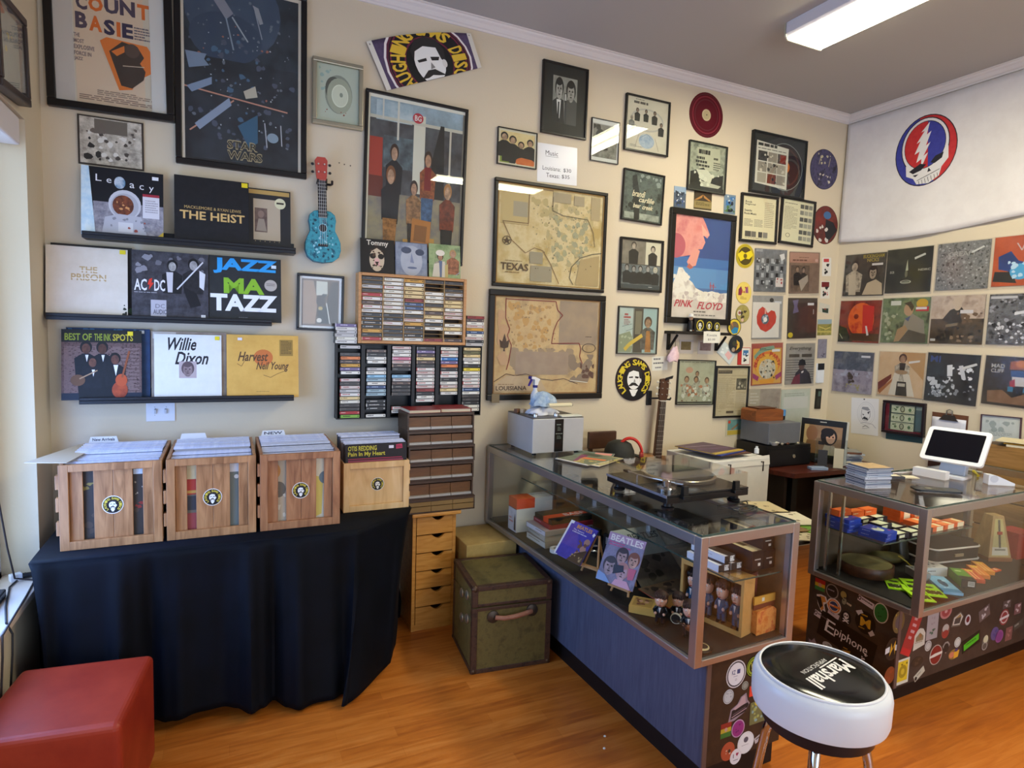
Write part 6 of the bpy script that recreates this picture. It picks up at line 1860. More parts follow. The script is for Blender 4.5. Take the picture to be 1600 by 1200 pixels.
def sticker(t, T, axis, val, cx, cy, hw, hh, ops, bg, shape='r', rot=0, lab=None):
    c, a, b, u = (on_plane(x, y, T, axis, val) for x, y in ((cx, cy), (cx - hw, cy), (cx + hw, cy), (cx, cy - hh)))
    d = on_plane(cx, cy + hh, T, axis, val)
    o = 1 - axis
    w_, h_ = abs(b[o] - a[o]), abs(u.z - d.z)
    m = MB()
    y = -.0006
    if shape == 'e':
        n = 28
        m.prism([(w_ / 2 * math.cos(2 * PI * i / n), h_ / 2 * math.sin(2 * PI * i / n)) for i in range(n)], 0, y, bg)
    elif shape == 'r':
        m.bx(-w_ / 2, y, -h_ / 2, w_ / 2, 0, h_ / 2, bg)
    else:
        m.prism([((shape[i] - .5) * w_, (.5 - shape[i + 1]) * h_) for i in range(0, len(shape), 2)], 0, y, bg)
    art(m, w_, h_, y, ops)
    loc = (c.x - .0003, c.y, c.z) if axis == 0 else (c.x, c.y - .0003, c.z)
    R = (Matrix.Rotation(-PI / 2 if axis == 0 else 0, 4, 'Z') @ Matrix.Rotation(rot, 4, 'Y')).to_euler()
    o = m.build('sticker', t, loc=loc, rot=R)
    if lab:
        o['label'] = lab
    return o


TAG_ = 'w %s .1 .4 .8 .2 1'
for q in (  # near end of the long counter
        (1150, 1053, 15, 21, 'e c8c4cc .5 .5 .49 .49; e 3c3840 .5 .5 .46 .46; e d4d2da .5 .5 .41 .41; T 3c4474 .28 .34 .18 .16|KZ; T 3c4474 .54 .34 .16 .16|I; w 8c88a0 .36 .56 .3 .05 1; o 9c98a8 .5 .7 .05 .04 .6', 'd0ccd4', 'e'),
        (1177.5, 1041, 11.5, 16, 'e 8c9c24 .5 .5 .46 .46; e 1c2010 .5 .5 .42 .42; o 8c9c24 .5 .5 .38 .38 .75; n b4b040 .3 .3 .4 .4 8 .07 3', '1c2010', 'e'),
        (1164, 1071, 5, 6.5, 'o 5c6058 .5 .5 .4 .4 .8', '8c8c84', 'e'),
        (1177, 1079, 6, 8, 'n c84030 .2 .3 .6 .4 3 .1 2', 'd8402c', 'r'),
        (1138, 1088.5, 8, 11, 'n 8c9098 .2 .2 .6 .6 6 .1 4; o 7c8088 .5 .5 .44 .44 .9', 'b4b6bc', 'e'),
        (1155, 1105, 16, 19, 'p 1c181c .1 .9 .15 .55 .35 .5 .9 .4 .95 .5 .8 .75; p b0949c .2 .5 .5 .3 .6 .1 .75 .08 .8 .4 .3 .55; l 5c4c54 .03 .2 .72 .8 .56; l b0949c .03 .15 .82 .85 .62', '8c7c88', (0, 1, .1, .5, .4, .35, .55, .1, .8, 0, .88, .3, 1, .45, .8, .75, .3, .97)),
        (1153, 1138, 10, 13.5, 'e 8c2c74 .5 .5 .44 .44; n 6c1c5c .2 .2 .6 .6 6 .08 3', 'b08cac', 'e'),
        (1165, 1160, 12.5, 16.5, 'e 54505c .5 .36 .14 .13; w 9c9ca0 .25 .58 .5 .06 1; o c4c4c8 .5 .5 .46 .46 .96', 'd8d8dc', 'e'),
        (1134, 1141, 8, 11, 'r b0982c 0 .35 1 .3; r 3c6c2c 0 .65 1 .35; e b48c84 .5 .45 .14 .14', '8c2c20', 'r'),
        (1137, 1174, 10.5, 14, 'n c8b0a0 .3 .4 .4 .4 5 .09 4; e 3c2820 .6 .5 .1 .1', 'a84c30', 'e'),
        (1149, 1182, 8.5, 11.5, 'l 3c3840 .06 .3 .3 .3 .55; p a02c54 .62 .5 .5 .34 .56 .24 .62 .3 .7 .24 .76 .34; w 5c5460 .3 .7 .45 .1 1', 'd4d0d8', 'e'),
        (1189, 1150, 10, 4.5, 'w 2c2420 .1 .2 .8 .5 1', 'b4acb0', 'r', -.35),
        (1184, 1112, 12, 17, 'n 9ca05c .1 .1 .8 .8 9 .1 3; n 84a0a0 .1 .1 .8 .8 6 .1 6; e c8b430 .45 .05 .2 .15', '6c6c44', 'r')):
    sticker(c1, T1, 1, .012, *q)
LBL = [  # left end of the right-hand counter (faces -x)
    (1281.5, 914, 8, 9, 'r c8a828 0 .36 1 .3; r 3c7c3c 0 .66 1 .34; e b89078 .5 .5 .18 .18', 'b02c24', 'r'),
    (1300.5, 924, 10, 11.5, 'e 26221e .5 .5 .42 .42; T 8c8890 .16 .42 .68 .16|GODPINK' if 0 else 'e 26221e .5 .5 .42 .42; w 8c8890 .16 .4 .68 .2 1', '8c8880', 'e'),
    (1318, 932, 8, 9.5, 'e a09454 .5 .35 .3 .3; n 3c3c2c .3 .5 .5 .4 4 .1 3', '2e2a24', 'e'),
    (1284, 943, 10, 14, 'p c8883c .3 .1 .7 .05 .85 .3 .6 .4 .7 .75 .5 .9 .4 .6; p 1c1a18 .05 .2 .4 .15 .6 .6 .4 .8 .2 .5', 'd8d4d0', (.05, .1, .4, 0, .8, .02, .95, .3, .7, .5, .9, 1, .5, .95, .2, .6)),
    (1303, 947, 11.5, 12, 'e d07c30 .5 .5 .42 .42; e d8d4c8 .5 .5 .34 .34; e 2c3c60 .5 .5 .3 .3; r d07c30 .05 .43 .9 .14; w d8d4d8 .15 .46 .7 .09 1', 'd8d4cc', 'e'),
    (1302.5, 959.5, 9, 4, 'w 7c7890 .1 .3 .8 .5 1', 'c4bcc0', 'r', .25),
    (1325, 944.5, 11, 7, 'e 8c9078 .2 .4 .16 .4; w c4c0a8 .4 .3 .55 .5 1', '3c3a32', 'r', .2),
    (1353, 940.5, 13, 4.8, 'e 2c2826 .1 .45 .1 .36; e d8d4d8 .1 .45 .05 .2; T 5c5458 .24 .24 .7 .5|ORANGE' if 0 else 'e 2c2826 .1 .45 .1 .36; e d8d4d8 .1 .45 .05 .2; w 5c5458 .24 .24 .7 .5 1', 'd8d4dc', 'r', .22),
    (1284, 963.5, 12, 4.8, 'e 2c2826 .1 .45 .1 .36; e d8d4d8 .1 .45 .05 .2; w 5c5458 .24 .24 .7 .5 1', 'cfcbd0', 'r', .2),
    (1322, 965.5, 8.5, 11, 'e 141414 .5 .5 .48 .48; e d8d8d4 .5 .34 .24 .22; e 141414 .4 .34 .07 .07; e 141414 .6 .34 .07 .07; r d8d8d4 .4 .5 .2 .1; l d8d8d4 .08 .22 .6 .78 .82; l d8d8d4 .08 .78 .6 .22 .82', '24221f', 'e'),
    (1352, 973, 16.5, 18, 'p c8c8cc 0 .15 .28 0 1 .85 .8 1; e 14110c .5 .5 .4 .4; T d0a428 .26 .3 .5 .4|M; w d0a428 .3 .16 .4 .12 1; w b08c28 .2 .76 .5 .1 1', '14110c', 'e'),
    (1376.5, 958, 12, 16, 'e 2c7c3c .5 .5 .44 .45; n 1c5c2c .2 .15 .6 .7 5 .08 3', 'd0d8d0', 'e'),
    (1321.5, 998, 45.5, 21, 't dcdcdc .12 .2 .16 .5|E; t dcdcdc .12 .2 .165 .5|E; t dcdcdc .295 .28 .58 .42|piphone; t dcdcdc .298 .28 .58 .42|piphone', '0e0d0d', 'r', .16),
    (1272, 1002, 10, 6, 'p a09094 .1 .9 .1 .5 .3 .6 .5 .1 .7 .6 .9 .5 .9 .9', '5c4c4c', (0, 1, 0, .4, .3, .5, .5, 0, .7, .5, 1, .4, 1, 1)),
    (1293, 1009, 8, 6, 'n 8c9490 .2 .2 .6 .6 4 .12 3', 'b4bab8', 'e'),
    (1322, 1018, 12, 9, 'p b08428 .2 .5 .8 .3 .7 .7; w b08428 .3 .2 .4 .2 1', '1c1712', 'e'),
    (1350, 1027, 10, 10, 'n d0d0d8 .2 .2 .6 .6 6 .1 3', '8c8a94', 'e'),
]
for q in LBL:
    sticker(c2, T2, 0, .085, *q)
FRT = [  # front of the right-hand counter (faces -y)
    (1404, 972, 9, 17, 'n b49c30 .2 .1 .6 .8 8 .1 3; e 5c4c4c .5 .5 .3 .3', '6c5830', 'e'),
    (1424, 991, 8, 32, 'w d0a0a0 .3 .1 .4 .6 4; r c02c2c .05 .84 .9 .14', 'a83430', 'r', .42),
    (1457, 976, 8.5, 22, 'n 4c6450 .2 .65 .6 .2 4 .12 3; n 9c9090 .3 .2 .4 .3 4 .1 6', 'a8a0a0', 'r'),
    (1394, 1014, 10.5, 17, 'e 1c1410 .5 .5 .46 .46; p d0d0d0 0 .4 .3 .35 .3 .6 0 .65; p d0d0d0 1 .4 .7 .35 .7 .6 1 .65; p d0a02c .3 .8 .4 .2 .5 .5 .7 .15 .7 .8 .6 .4', '2c2018', 'e'),
    (1436.5, 998, 9.5, 16, 'p 8c7c5c .2 .4 .5 .2 .8 .4 .8 .6 .2 .6; w a0947c .15 .62 .7 .12 1; e a06c3c .55 .36 .1 .1', 'cdc8b8', (.05, 1, .08, .3, .3, .06, .5, 0, .75, .06, .95, .3, .95, .85)),
    (1450, 1009, 5, 8, 'o 8c8884 .5 .5 .4 .4 .8', 'b8b4b0', 'e'),
    (1478, 955, 9, 11.5, 'e 9c4444 .5 .5 .36 .36; e c89894 .5 .5 .12 .12', 'b87c78', 'e'),
    (1477, 986, 6, 11, 'e b4b0a8 .5 .3 .4 .28; e 9c3c34 .5 .7 .4 .28', '8c5448', 'e'),
    (1496, 968, 9, 11, 'p c8c4b8 .1 .8 .2 .3 .7 .1 .95 .4 .7 .9; p 4c4440 .2 .75 .28 .4 .8 .35 .7 .8; p a08454 .25 .4 .7 .15 .8 .35', '6c6458', (0, .9, .15, .25, .7, 0, 1, .35, .75, 1)),
    (1512, 968.5, 4.2, 8, 'e 6c1c28 .5 .45 .3 .3', 'c8c8cc', 'e'),
    (1462, 1023, 9.5, 15, 'e 7c2420 .5 .5 .44 .46; p d0c8c0 0 .5 .4 .42 1 .4 1 .52 .4 .58 0 .6', 'a89c94', 'e'),
    (1478, 1012, 5.5, 9, 'e 2a2320 .5 .5 .36 .38', '8c8480', (.5, 1, 0, .3, .3, 0, .7, 0, 1, .3)),
    (1496, 1003.5, 4.8, 7.5, 'o 8c8c88 .5 .5 .42 .42 .85', 'c4c4c0', 'e'),
    (1490, 1022, 8, 7.5, 'e c8785c .3 .5 .24 .3; p d8a030 .5 .3 1 .2 .9 .9 .5 .95; e 4c3c6c .7 .15 .16 .16', '8c6c34', 'e'),
    (1517, 1003, 13.5, 9.5, 'p 4cb020 .1 .35 .95 .2 .92 .7 .1 .85; w 2c7010 .2 .4 .65 .24 1', '1a1a12', 'r', -.2),
    (1539, 1004, 5, 11.5, 'e c4c0a0 .55 .28 .36 .26; o a09c98 .45 .72 .4 .26 .8', '5c544c', 'e'),
    (1410, 1049, 9.5, 19, 'r d0b428 .1 .08 .8 .8; e 9c8420 .5 .5 .32 .26; e c8ac30 .5 .5 .14 .12; n 6c5c1c .15 .1 .7 .14 4 .08 2', 'cccabc', 'r'),
    (1436, 1053, 8, 5, 'e 2c2826 .14 .6 .12 .3; w 8c887c .3 .3 .6 .4 1', 'b8b4a4', 'r', -.5),
    (1390, 1055, 8, 13, 'n 8c4020 .1 .2 .7 .7 4 .14 3', '7c3c1c', 'e'),
    (1433, 1034, 9, 8, 'n 4c3c2c .2 .2 .6 .6 5 .1 3', '34281f', 'e'),
    (1538, 958, 8, 9, 'n c0b8b8 .1 .1 .8 .8 6 .12 3', '6c5c58', 'r', -.3),
    (1569, 964, 7, 12, 'o c0b0b0 .5 .5 .4 .4 .8; p d0c8c8 0 .5 1 .4 1 .55 0 .65', '8c3c3c', 'e'),
    (1554, 990, 6, 10, 'n 4c3c7c .2 .2 .6 .6 4 .16 3', '5c4c7c', 'e'),
    (1561, 994, 6, 9.5, 'e 7c3c7c .5 .5 .4 .4', '8c4c84', 'e'),
    (1576, 990, 5, 10, 'n a06c68 .2 .2 .6 .6 4 .16 3', '7c504c', 'r'),
    (1591, 976, 7, 5, 'w 8c8880 .1 .2 .8 .6 1', '4c443c', 'r', -.2),
    (1573, 944, 6, 6, 'n b0a8a8 .1 .1 .8 .8 4 .14 3', '5c504c', 'r'), (1590, 951, 5, 8, 'n c8b8b8 .1 .1 .8 .8 4 .16 3', '7c5858', 'r')]
for q in FRT:
    sticker(c2, T2, 1, .125, *q)


# ------------------------------------------------------------------ things inside and on the counters
def put(T, name, label, cat, x, y, z, r=0.0, group=None, rot=None):
    p = T @ Vector((x, y, z))
    if rot:
        e = (T.to_3x3() @ Matrix.Rotation(rot[2], 3, 'Z') @ Matrix.Rotation(rot[1], 3, 'Y') @ Matrix.Rotation(rot[0], 3, 'X')).to_euler()
        return thing(name, label, cat, p, group=group, rot=e)
    return thing(name, label, cat, p, CA + r, group)


def carton(T, name, label, cat, x, y, z, w_, d, h, col, top='', left='', front='', r=0.0, group=None, part='box', bev=.001):
    t = put(T, name, label, cat, x, y, z, r, group)
    m = MB()
    m.bx(-w_ / 2, -d / 2, 0, w_ / 2, d / 2, h, col)
    if top:
        top_art(m, w_, d, h, top)
    if left:
        left_art(m, d, h, -w_ / 2, left, 0, h / 2)
    if front:
        art(m, w_, h, -d / 2, front, 0, h / 2)
    m.build(part, t)
    return t


carton(T1, 'product_box', 'upright orange-topped white box in the long counter, wall end', 'box', .155, 1.50, CDK, .23, .10, .19, 'd8d8cc', 'r c85420~d86428~30 0 0 .5 1; r dcdcd0 .5 0 .5 1; w 6c6c64 .55 .2 .4 .2 2', 'r c85420 0 0 1 .3; r b8b8c0~d4d4d8~20 0 .3 1 .7; r 3c3c40 0 .3 1 .02; w c07060 .1 .6 .5 .2 2; p 2c2c30 .7 .95 .72 .6 .8 .45 .9 .6 .95 .95', 'r d8502c 0 0 .5 .3')
zz = CDK
for i, (h, col, lab, lf, tp) in enumerate(((.032, '8c8478!.3', 'lowest clear-cased disc box in the stack by the orange box', 'r b8b4a8 .02 .1 .96 .8; w 5c5850 .1 .35 .6 .3 1', ''), (.03, '98907f!.3', 'second clear-cased disc box from the bottom of the stack', 'r a8a498 .02 .1 .96 .8; w 5c5850 .1 .35 .6 .3 1', ''),
                                         (.028, '8c8880!.3', 'third clear-cased disc box, with a pale lid', 'r c4c4c8 .02 .1 .96 .8; w 6c6860 .5 .35 .4 .3 1', 'r a89c98 0 0 1 1; n 6c6058 .1 .1 .8 .8 6 .1 3'), (.024, '84242c', 'dark red box under the black tape box', 'w c08c90 .1 .3 .6 .4 1', 'r 8c2830 0 0 1 1'))):
    dx = (.0, .006, -.004, .02)[i]
    carton(T1, 'disc_box', lab, 'box', .215 + dx, 1.27, zz, .30 - .03 * (i > 2), .20 - .02 * (i > 2), h, col, tp, lf, '', (.02, -.03, .03, -.02)[i])
    zz += h + .0006
carton(T1, 'tape_box', 'black tape box with orange band, white letters, atop the disc stack', 'box', .235, 1.27, zz, .26, .17, .026, '1c2018', 'r 262c22~34382c~20 0 0 1 .48; r d84820 0 .48 1 .3; T e4dcd8 .45 .52 .5 .22|BASF; r 1c1a1a 0 .78 1 .22; w c8c4c0 .6 .84 .3 .08 1', 'r c83c20 .5 0 .3 1', '', .05)
t = put(T1, 'tape_roll', 'roll of white tape lying by the disc boxes', 'tape roll', .10, 1.105, CDK)
m = MB()
m.lathe([(.018, .001), (.036, .001), (.036, .02), (.018, .02), (.018, .001)], 'd4d0c8!.4', 24)
m.build('roll', t)


def easel(x, y, r, lab):
    t = put(T1, 'tabletop_easel', lab, 'easel', x, y, CDK, r)
    for a, b in (((-.045, -.012, .004), (-.008, .05, .17)), ((.045, -.012, .004), (.008, .05, .17))):
        m = MB()
        m.tube([a, b], .005, 'c49464!.5', 6)
        m.build('leg', t)
    m = MB()
    m.tube([(0, .055, .165), (0, .115, .004)], .005, 'b88858!.5', 6)
    m.build('rear_leg', t)
    m = MB()
    m.bx(-.055, -.024, .03, .055, -.004, .04, 'c49464!.5')
    m.build('ledge', t)


def magazine(x, y, r, w_, h_, ops, bg, lab, lean=.42):
    t = put(T1, 'magazine', lab, 'magazine', x, y, CDK + .0415, rot=(-lean, 0, r))
    m = MB()
    m.bx(-w_ / 2, -.006, .0, w_ / 2, -.001, h_, bg)
    art(m, w_, h_, -.006, ops, 0, h_ / 2)
    m.build('pages', t)


R1 = -1.45
easel(.105, .80, -1.2, 'small wooden easel behind the purple magazine')
magazine(.034, .90, R1, .20, .185, ['r dcdce0 0 0 .14 1', 'p 3c3494~4c44a8~20 .06 .08 1 .04 1 .96 .06 .98', 'T e0a030 .3 .05 .55 .1|BEATLES', 'T c8c4dc .22 .18 .4 .045|The Return', 'T c8c4dc .22 .25 .66 .045|of Summer Light' if 0 else 'w c8c4dc .22 .25 .6 .05 1', 'e a88070 .86 .4 .1 .09', 'e a88070 .84 .6 .1 .09', 'e b08878 .74 .78 .1 .09', 'n 6c4c40 .6 .4 .38 .55 10 .06 3', 'p 4c3828 .5 1 .62 .8 .95 .6 1 .6 1 1', 'n b09468 .5 .8 .45 .18 6 .05 4', 'p e0e0e4 .93 .1 1 .14 .96 .22 .9 .17'], '4c44a8', 'purple magazine leaning back in the long counter, left of the pink one', .62)
easel(.098, .555, -1.25, 'small wooden easel under the pink four-portrait magazine')
magazine(.068, .565, -1.25, .19, .215, ['r 6c6880~8c84a0~5c5870~9 0 0 1 1', 'r b08ca8 0 0 1 .16', 'T e8dcd8 .07 .03 .88 .13|BEATLES', 'w c04c80 .06 .18 .62 .1 2'] + face(.5, .42, .15, .16, 'c8a0a0', '3c2c34') + face(.82, .44, .14, .15, 'd0a090', '7c4430') + face(.26, .68, .17, .18, 'c0a4ac', '3c343c') + face(.62, .72, .16, .17, 'd0a8b4', 'b07c78') + ['p 84a0d0 0 1 0 .82 .2 .86 .4 1', 'p 2c2c3c .36 .62 .62 .58 .66 .7 .4 .8', 'p d09cb4 .44 1 .5 .88 .8 .86 .96 1', 'p c05c78 .76 .6 .96 .58 .94 .8 .8 .82'], '8c84a0', 'pink magazine with four portraits on a small easel', .45)
# records lying behind the magazines
t = put(T1, 'record_sleeve', 'pale grey record sleeve leaning under the shelf behind the magazines', 'record', .345, .56, CDK + .004, rot=(-.95, 0, .0))
m = MB()
m.bx(-.13, -.004, 0, .13, 0, .31, '8c9088')
art(m, .26, .31, -.004, 'r 98a098~a8aca4~10 0 0 1 .5; T 34383a .3 .1 .66 .12|BEATLES; r 54504c~6c645c~20 0 .5 1 .5; n 3c3834 .1 .5 .8 .45 9 .1 3', 0, .155)
m.build('cover', t)
t = put(T1, 'record_sleeve', 'brown-gold record sleeve lying aslant behind the pink magazine', 'record', .305, .36, CDK + .008, rot=(-1.50, 0, .1))
m = MB()
m.bx(-.12, -.004, 0, .12, 0, .18, 'b04c34')
art(m, .24, .18, -.004, 'r 6c5848~84705c~14 0 0 1 1; p c08840 0 .62 1 .5 1 .96 0 1; p d8a454 .2 .8 .9 .62 .9 .7 .3 .92; n 3c3430 .1 .05 .8 .5 8 .1 3; n a89078 .1 .05 .8 .5 6 .07 5', 0, .09)
m.build('cover', t)
t = carton(T1, 'cigar_box', 'flat yellow wooden box with a picture on its lid', 'box', .102, .385, CDK, .13, .10, .03, 'c49c50', 'r c8a458 0 0 1 1; r a88848 .08 .1 .6 .8; n 6c3c2c .12 .15 .52 .7 8 .09 3; e c89c84 .3 .4 .07 .1; e c89c84 .48 .45 .07 .1', '', '', -.85)


def doll(T, x, y, z, r, s, suit, hair, lab, item=None, group=None, par=None):
    t = put(T, 'bobblehead_doll', lab, 'doll', x, y, z, r, group)
    t.scale = (s, s, s)
    m = MB()
    for sx in (-1, 1):
        m.tube([(sx * .012, 0, .008), (sx * .011, 0, .04)], [.009, .011], suit, 8)
        m.ball((sx * .013, -.006, .006), (.009, .014, .006), '16120f!.3', 8)
    m.build('legs_and_shoes', t)
    m = MB()
    m.lathe([(.018, .036), (.021, .05), (.02, .07), (.013, .08), (.006, .084)], suit, 14)
    for sx in (-1, 1):
        m.tube([(sx * .018, 0, .075), (sx * .027, -.004, .062), (sx * .02, -.016, .054)], .0065, suit, 7)
    m.build('suit', t)
    m = MB()
    for sx in (-1, 1):
        m.ball((sx * .018, -.019, .053), .0065, 'd8a890', 8)
    m.ball((0, -.002, .108), (.026, .026, .03), 'd8a890!.35', 16)
    m.ball((0, -.028, .104), (.004, .006, .006), 'd09c84', 8)
    for sx in (-1, 1):
        m.ball((sx * .01, -.0255, .112), (.0045, .003, .0035), 'e8e4e0', 8)
        m.ball((sx * .01, -.0278, .112), (.002, .0016, .002), '1c1614', 6)
    m.ball((0, -.0245, .091), (.008, .003, .002), '9c4840', 8)
    m.build('head', t)
    m = MB()
    m.ball((0, .006, .124), (.0295, .028, .024), hair, 16)
    m.ball((0, .01, .106), (.0285, .022, .028), hair, 14)
    for k in range(5):
        m.ball((-.018 + .009 * k, -.021 + .0012 * abs(k - 2), .126), (.007, .006, .011), hair, 8)
    m.build('hair', t)
    m = MB()
    m.prism([(-.005, .08), (.005, .08), (0, .058)], -.0225, -.0195, 'd8d4d0')
    m.build('shirt_front', t)
    if item == 'drum':
        m = MB()
        m.cyl((0, -.04, .036), (0, -.028, .036), .024, 'd8d0b8', 20)
        m.cyl((0, -.041, .036), (0, -.0405, .036), .021, '1c1a18', 20)
        m.build('drum', t)
    elif item == 'guitar':
        m = MB()
        m.ball((.006, -.024, .046), (.018, .006, .013), '7c4424!.3', 12)
        m.tube([(.0, -.026, .05), (-.044, -.026, .066)], .003, '3c2818', 6)
        m.build('guitar', t)
    return t


BLKS = '16161a!.4'
doll(T1, .072, .268, CDK, -.9, .92, BLKS, '3c241a!.5', 'big-headed doll in a black suit, first of three on the counter deck', None, 'big-headed dolls on the counter deck')
doll(T1, .142, .250, CDK, -.9, .86, BLKS, '34201a!.5', 'big-headed doll with a small round drum, middle of three', 'drum', 'big-headed dolls on the counter deck')
doll(T1, .105, .145, CDK, -.9, .98, BLKS, '3c241a!.5', 'big-headed doll nearest the counter corner, with a small guitar', 'guitar', 'big-headed dolls on the counter deck')
# window box with four dolls, dark red book, bag
WB = put(T1, 'doll_window_box', 'tall gold-brown open-fronted box holding four blue-suited dolls', 'box', .255, .195, CDK, -1.36)
m = MB()
w_, d, h = .28, .075, .224
for a in ((-w_ / 2, 0, 0, w_ / 2, d, .006), (-w_ / 2, 0, h - .006, w_ / 2, d, h), (-w_ / 2, 0, .006, -w_ / 2 + .006, d, h - .006), (w_ / 2 - .006, 0, .006, w_ / 2, d, h - .006)):
    m.bx(*a, 'b4884c~c0945a~20!.5')
m.build('box', WB)
m = MB()
m.bx(-w_ / 2 + .006, d - .006, .006, w_ / 2 - .006, d, h - .006, '7c5c34')
m.build('back_card', WB)
m = MB()
for a in ((-w_ / 2, -.001, 0, w_ / 2, 0, .02), (-w_ / 2, -.001, h - .022, w_ / 2, 0, h), (-w_ / 2, -.001, .02, -w_ / 2 + .012, 0, h - .022), (w_ / 2 - .012, -.001, .02, w_ / 2, 0, h - .022)):
    m.bx(*a, 'c09450')
m.build('window_frame', WB)
MW = T1 @ Matrix.Translation((.255, .195, CDK)) @ Matrix.Rotation(-1.36, 4, 'Z')
for k, lab in enumerate(('first', 'second', 'third', 'last')):
    q = T1.inverted() @ (MW @ Vector((-.099 + .066 * k, .036, .0075)))
    doll(T1, q.x, q.y, q.z, -1.36, 1.25, '2c5474!.4', ('241812', '2c1c14', '3c2418', '1c1410')[k] + '!.5', 'blue-suited doll, %s from the left in the open-fronted box' % lab, None, 'dolls in the open-fronted box').scale = (.92, 1.1, 1.22)
carton(T1, 'book', 'thick dark red book standing behind the doll box', 'book', .37, .225, CDK, .045, .24, .22, '5c2420~6c2c28~14!.5', '', '', 'n a8746c .3 .1 .5 .8 9 .03 3', .18, part='binding')
t = put(T1, 'header_bag', 'orange bagged pack with a yellow header card', 'bag', .404, .065, CDK, .05)
m = MB()
m.prism([(-.055, .0), (.055, .0), (.055, .085), (.035, .1), (-.055, .092)], -.015, .015, 'c46c2c~d89450~b84c28~24!.3')
m.build('bag', t, bevel=.008)
m = MB()
m.bx(-.06, -.003, .115, .06, .003, .145, 'c4943c')
m.bx(-.06, -.0025, .095, .06, .0025, .115, '6c3420')
m.bx(-.018, -.0036, .124, -.004, -.003, .138, 'd8d4c8')
m.build('header_card', t)
t = put(T1, 'coaster', 'small round black and cream tin in the near corner of the long counter', 'tin', .085, .06, CDK)
m = MB()
m.lathe([(0, 0), (.042, 0), (.042, .006), (.034, .008), (0, .008)], '1c1a1a!.3', 24)
top_art(m, .066, .066, .008, 'e d0c090 .5 .5 .46 .46; e 24201c .62 .5 .3 .3')
m.build('tin', t)
# shelf goods in the long counter
ZS = .7622
for i, (x, y, z, lab) in enumerate(((.252, .215, ZS, 'white-sided flat black box, front left of three on the glass shelf'), (.315, .215, ZS, 'white-sided flat black box, front right on the glass shelf'), (.285, .225, ZS + .0275, 'white-sided flat black box lying across the other two'))):
    carton(T1, 'pickup_box', lab, 'box', x, y, z, .06, .17, .027, '1c1c1e', 'r 1e1e20 .25 0 .75 1; p d8d8e0 0 0 .3 0 .22 .3 .22 .7 .3 1 0 1; e 54504c .6 .4 .2 .16', 'r d4d8e4 0 0 1 1; w a8acc0 .2 .4 .5 .3 1', 'r d0d0d0 .5 .1 .4 .8; n 2c2c2c .1 .1 .4 .8 4 .1 3; n 5c5c5c .5 .2 .4 .6 4 .08 4', .03 * i, 'white-sided flat boxes on the glass shelf')
for i, (x, y, z, h, lab) in enumerate(((.385, .20, ZS, .075, 'black carton with a cream lid panel on the glass shelf'), (.447, .20, ZS, .072, 'black carton at the back right of the glass shelf'), (.442, .205, ZS + .0725, .062, 'black carton stacked on top, back right of the glass shelf'))):
    carton(T1, 'pedal_box', lab, 'box', x, y, z, .06, .22, h, '1d1715', 'r c8b890 .04 .03 .92 .94; r 5c4c34 .3 .2 .4 .5' if i != 1 else '', '', 'w c8c4bc .2 .4 .6 .14 1; r d8d4c8 .5 .62 .22 .16', 0, 'black cartons on the glass shelf')
carton(T1, 'pattern_box', 'dark patterned box at the back of the glass shelf', 'box', .40, .53, ZS, .12, .2, .09, '24201c', '', 'n 6c645c .02 .05 .96 .9 24 .05 3', 'n 6c645c .02 .05 .96 .9 16 .06 3')
# price-tagged dark goods further back, on shelf and deck
rg = random.Random(5)
for k in range(6):
    y = .72 + k * .155
    t = put(T1, 'strap_roll', 'rolled black strap with a white price tag, number %s along the back shelf' % ORD[k] if 0 else 'rolled black strap with a white tag, %s along the back shelf' % ('nearest' if k == 0 else ORD[k]), 'strap', .42, y, ZS, rg.uniform(-.3, .3), 'rolled straps on the back shelf')
    m = MB()
    m.lathe([(.016, .0), (.046, .0), (.05, .01), (.05, .04), (.046, .05), (.016, .05), (.016, 0)], ('1c1a1a', '2a2624', '34302c')[k % 3], 18)
    m.build('strap', t)
    m = MB()
    m.bx(-.056, -.014, -.0, -.0535, .014, .04, 'c8ccd4')
    m.build('price_tag', t)
for k in range(4):
    y = .86 + k * .12
    t = put(T1, 'capo_pack', 'dark blister pack with a pale tag standing on the deck, %s from the near end' % ('first' if k == 0 else ORD[k]), 'blister pack', .33, y, CDK, -1.4, 'blister packs standing on the deck')
    m = MB()
    m.bx(-.035, 0, 0, .035, .014, .10, '1a1b1e~24262a~30!.3')
    m.build('pack', t)
    m = MB()
    m.bx(-.016, -.002, .05, .016, 0, .085, 'b8bcc8')
    m.build('price_tag', t)
t = put(T1, 'silver_watch', 'bright metal bracelet lying behind the purple magazine', 'bracelet', .27, 1.02, CDK)
m = MB()
m.tube([(.05 * math.cos(a), .034 * math.sin(a), .0165 + .006 * math.sin(2 * a)) for a in [2 * PI * i / 20 for i in range(20)]], .009, 'c0c0c4!.2!.9', 8, True)
m.build('bracelet', t)

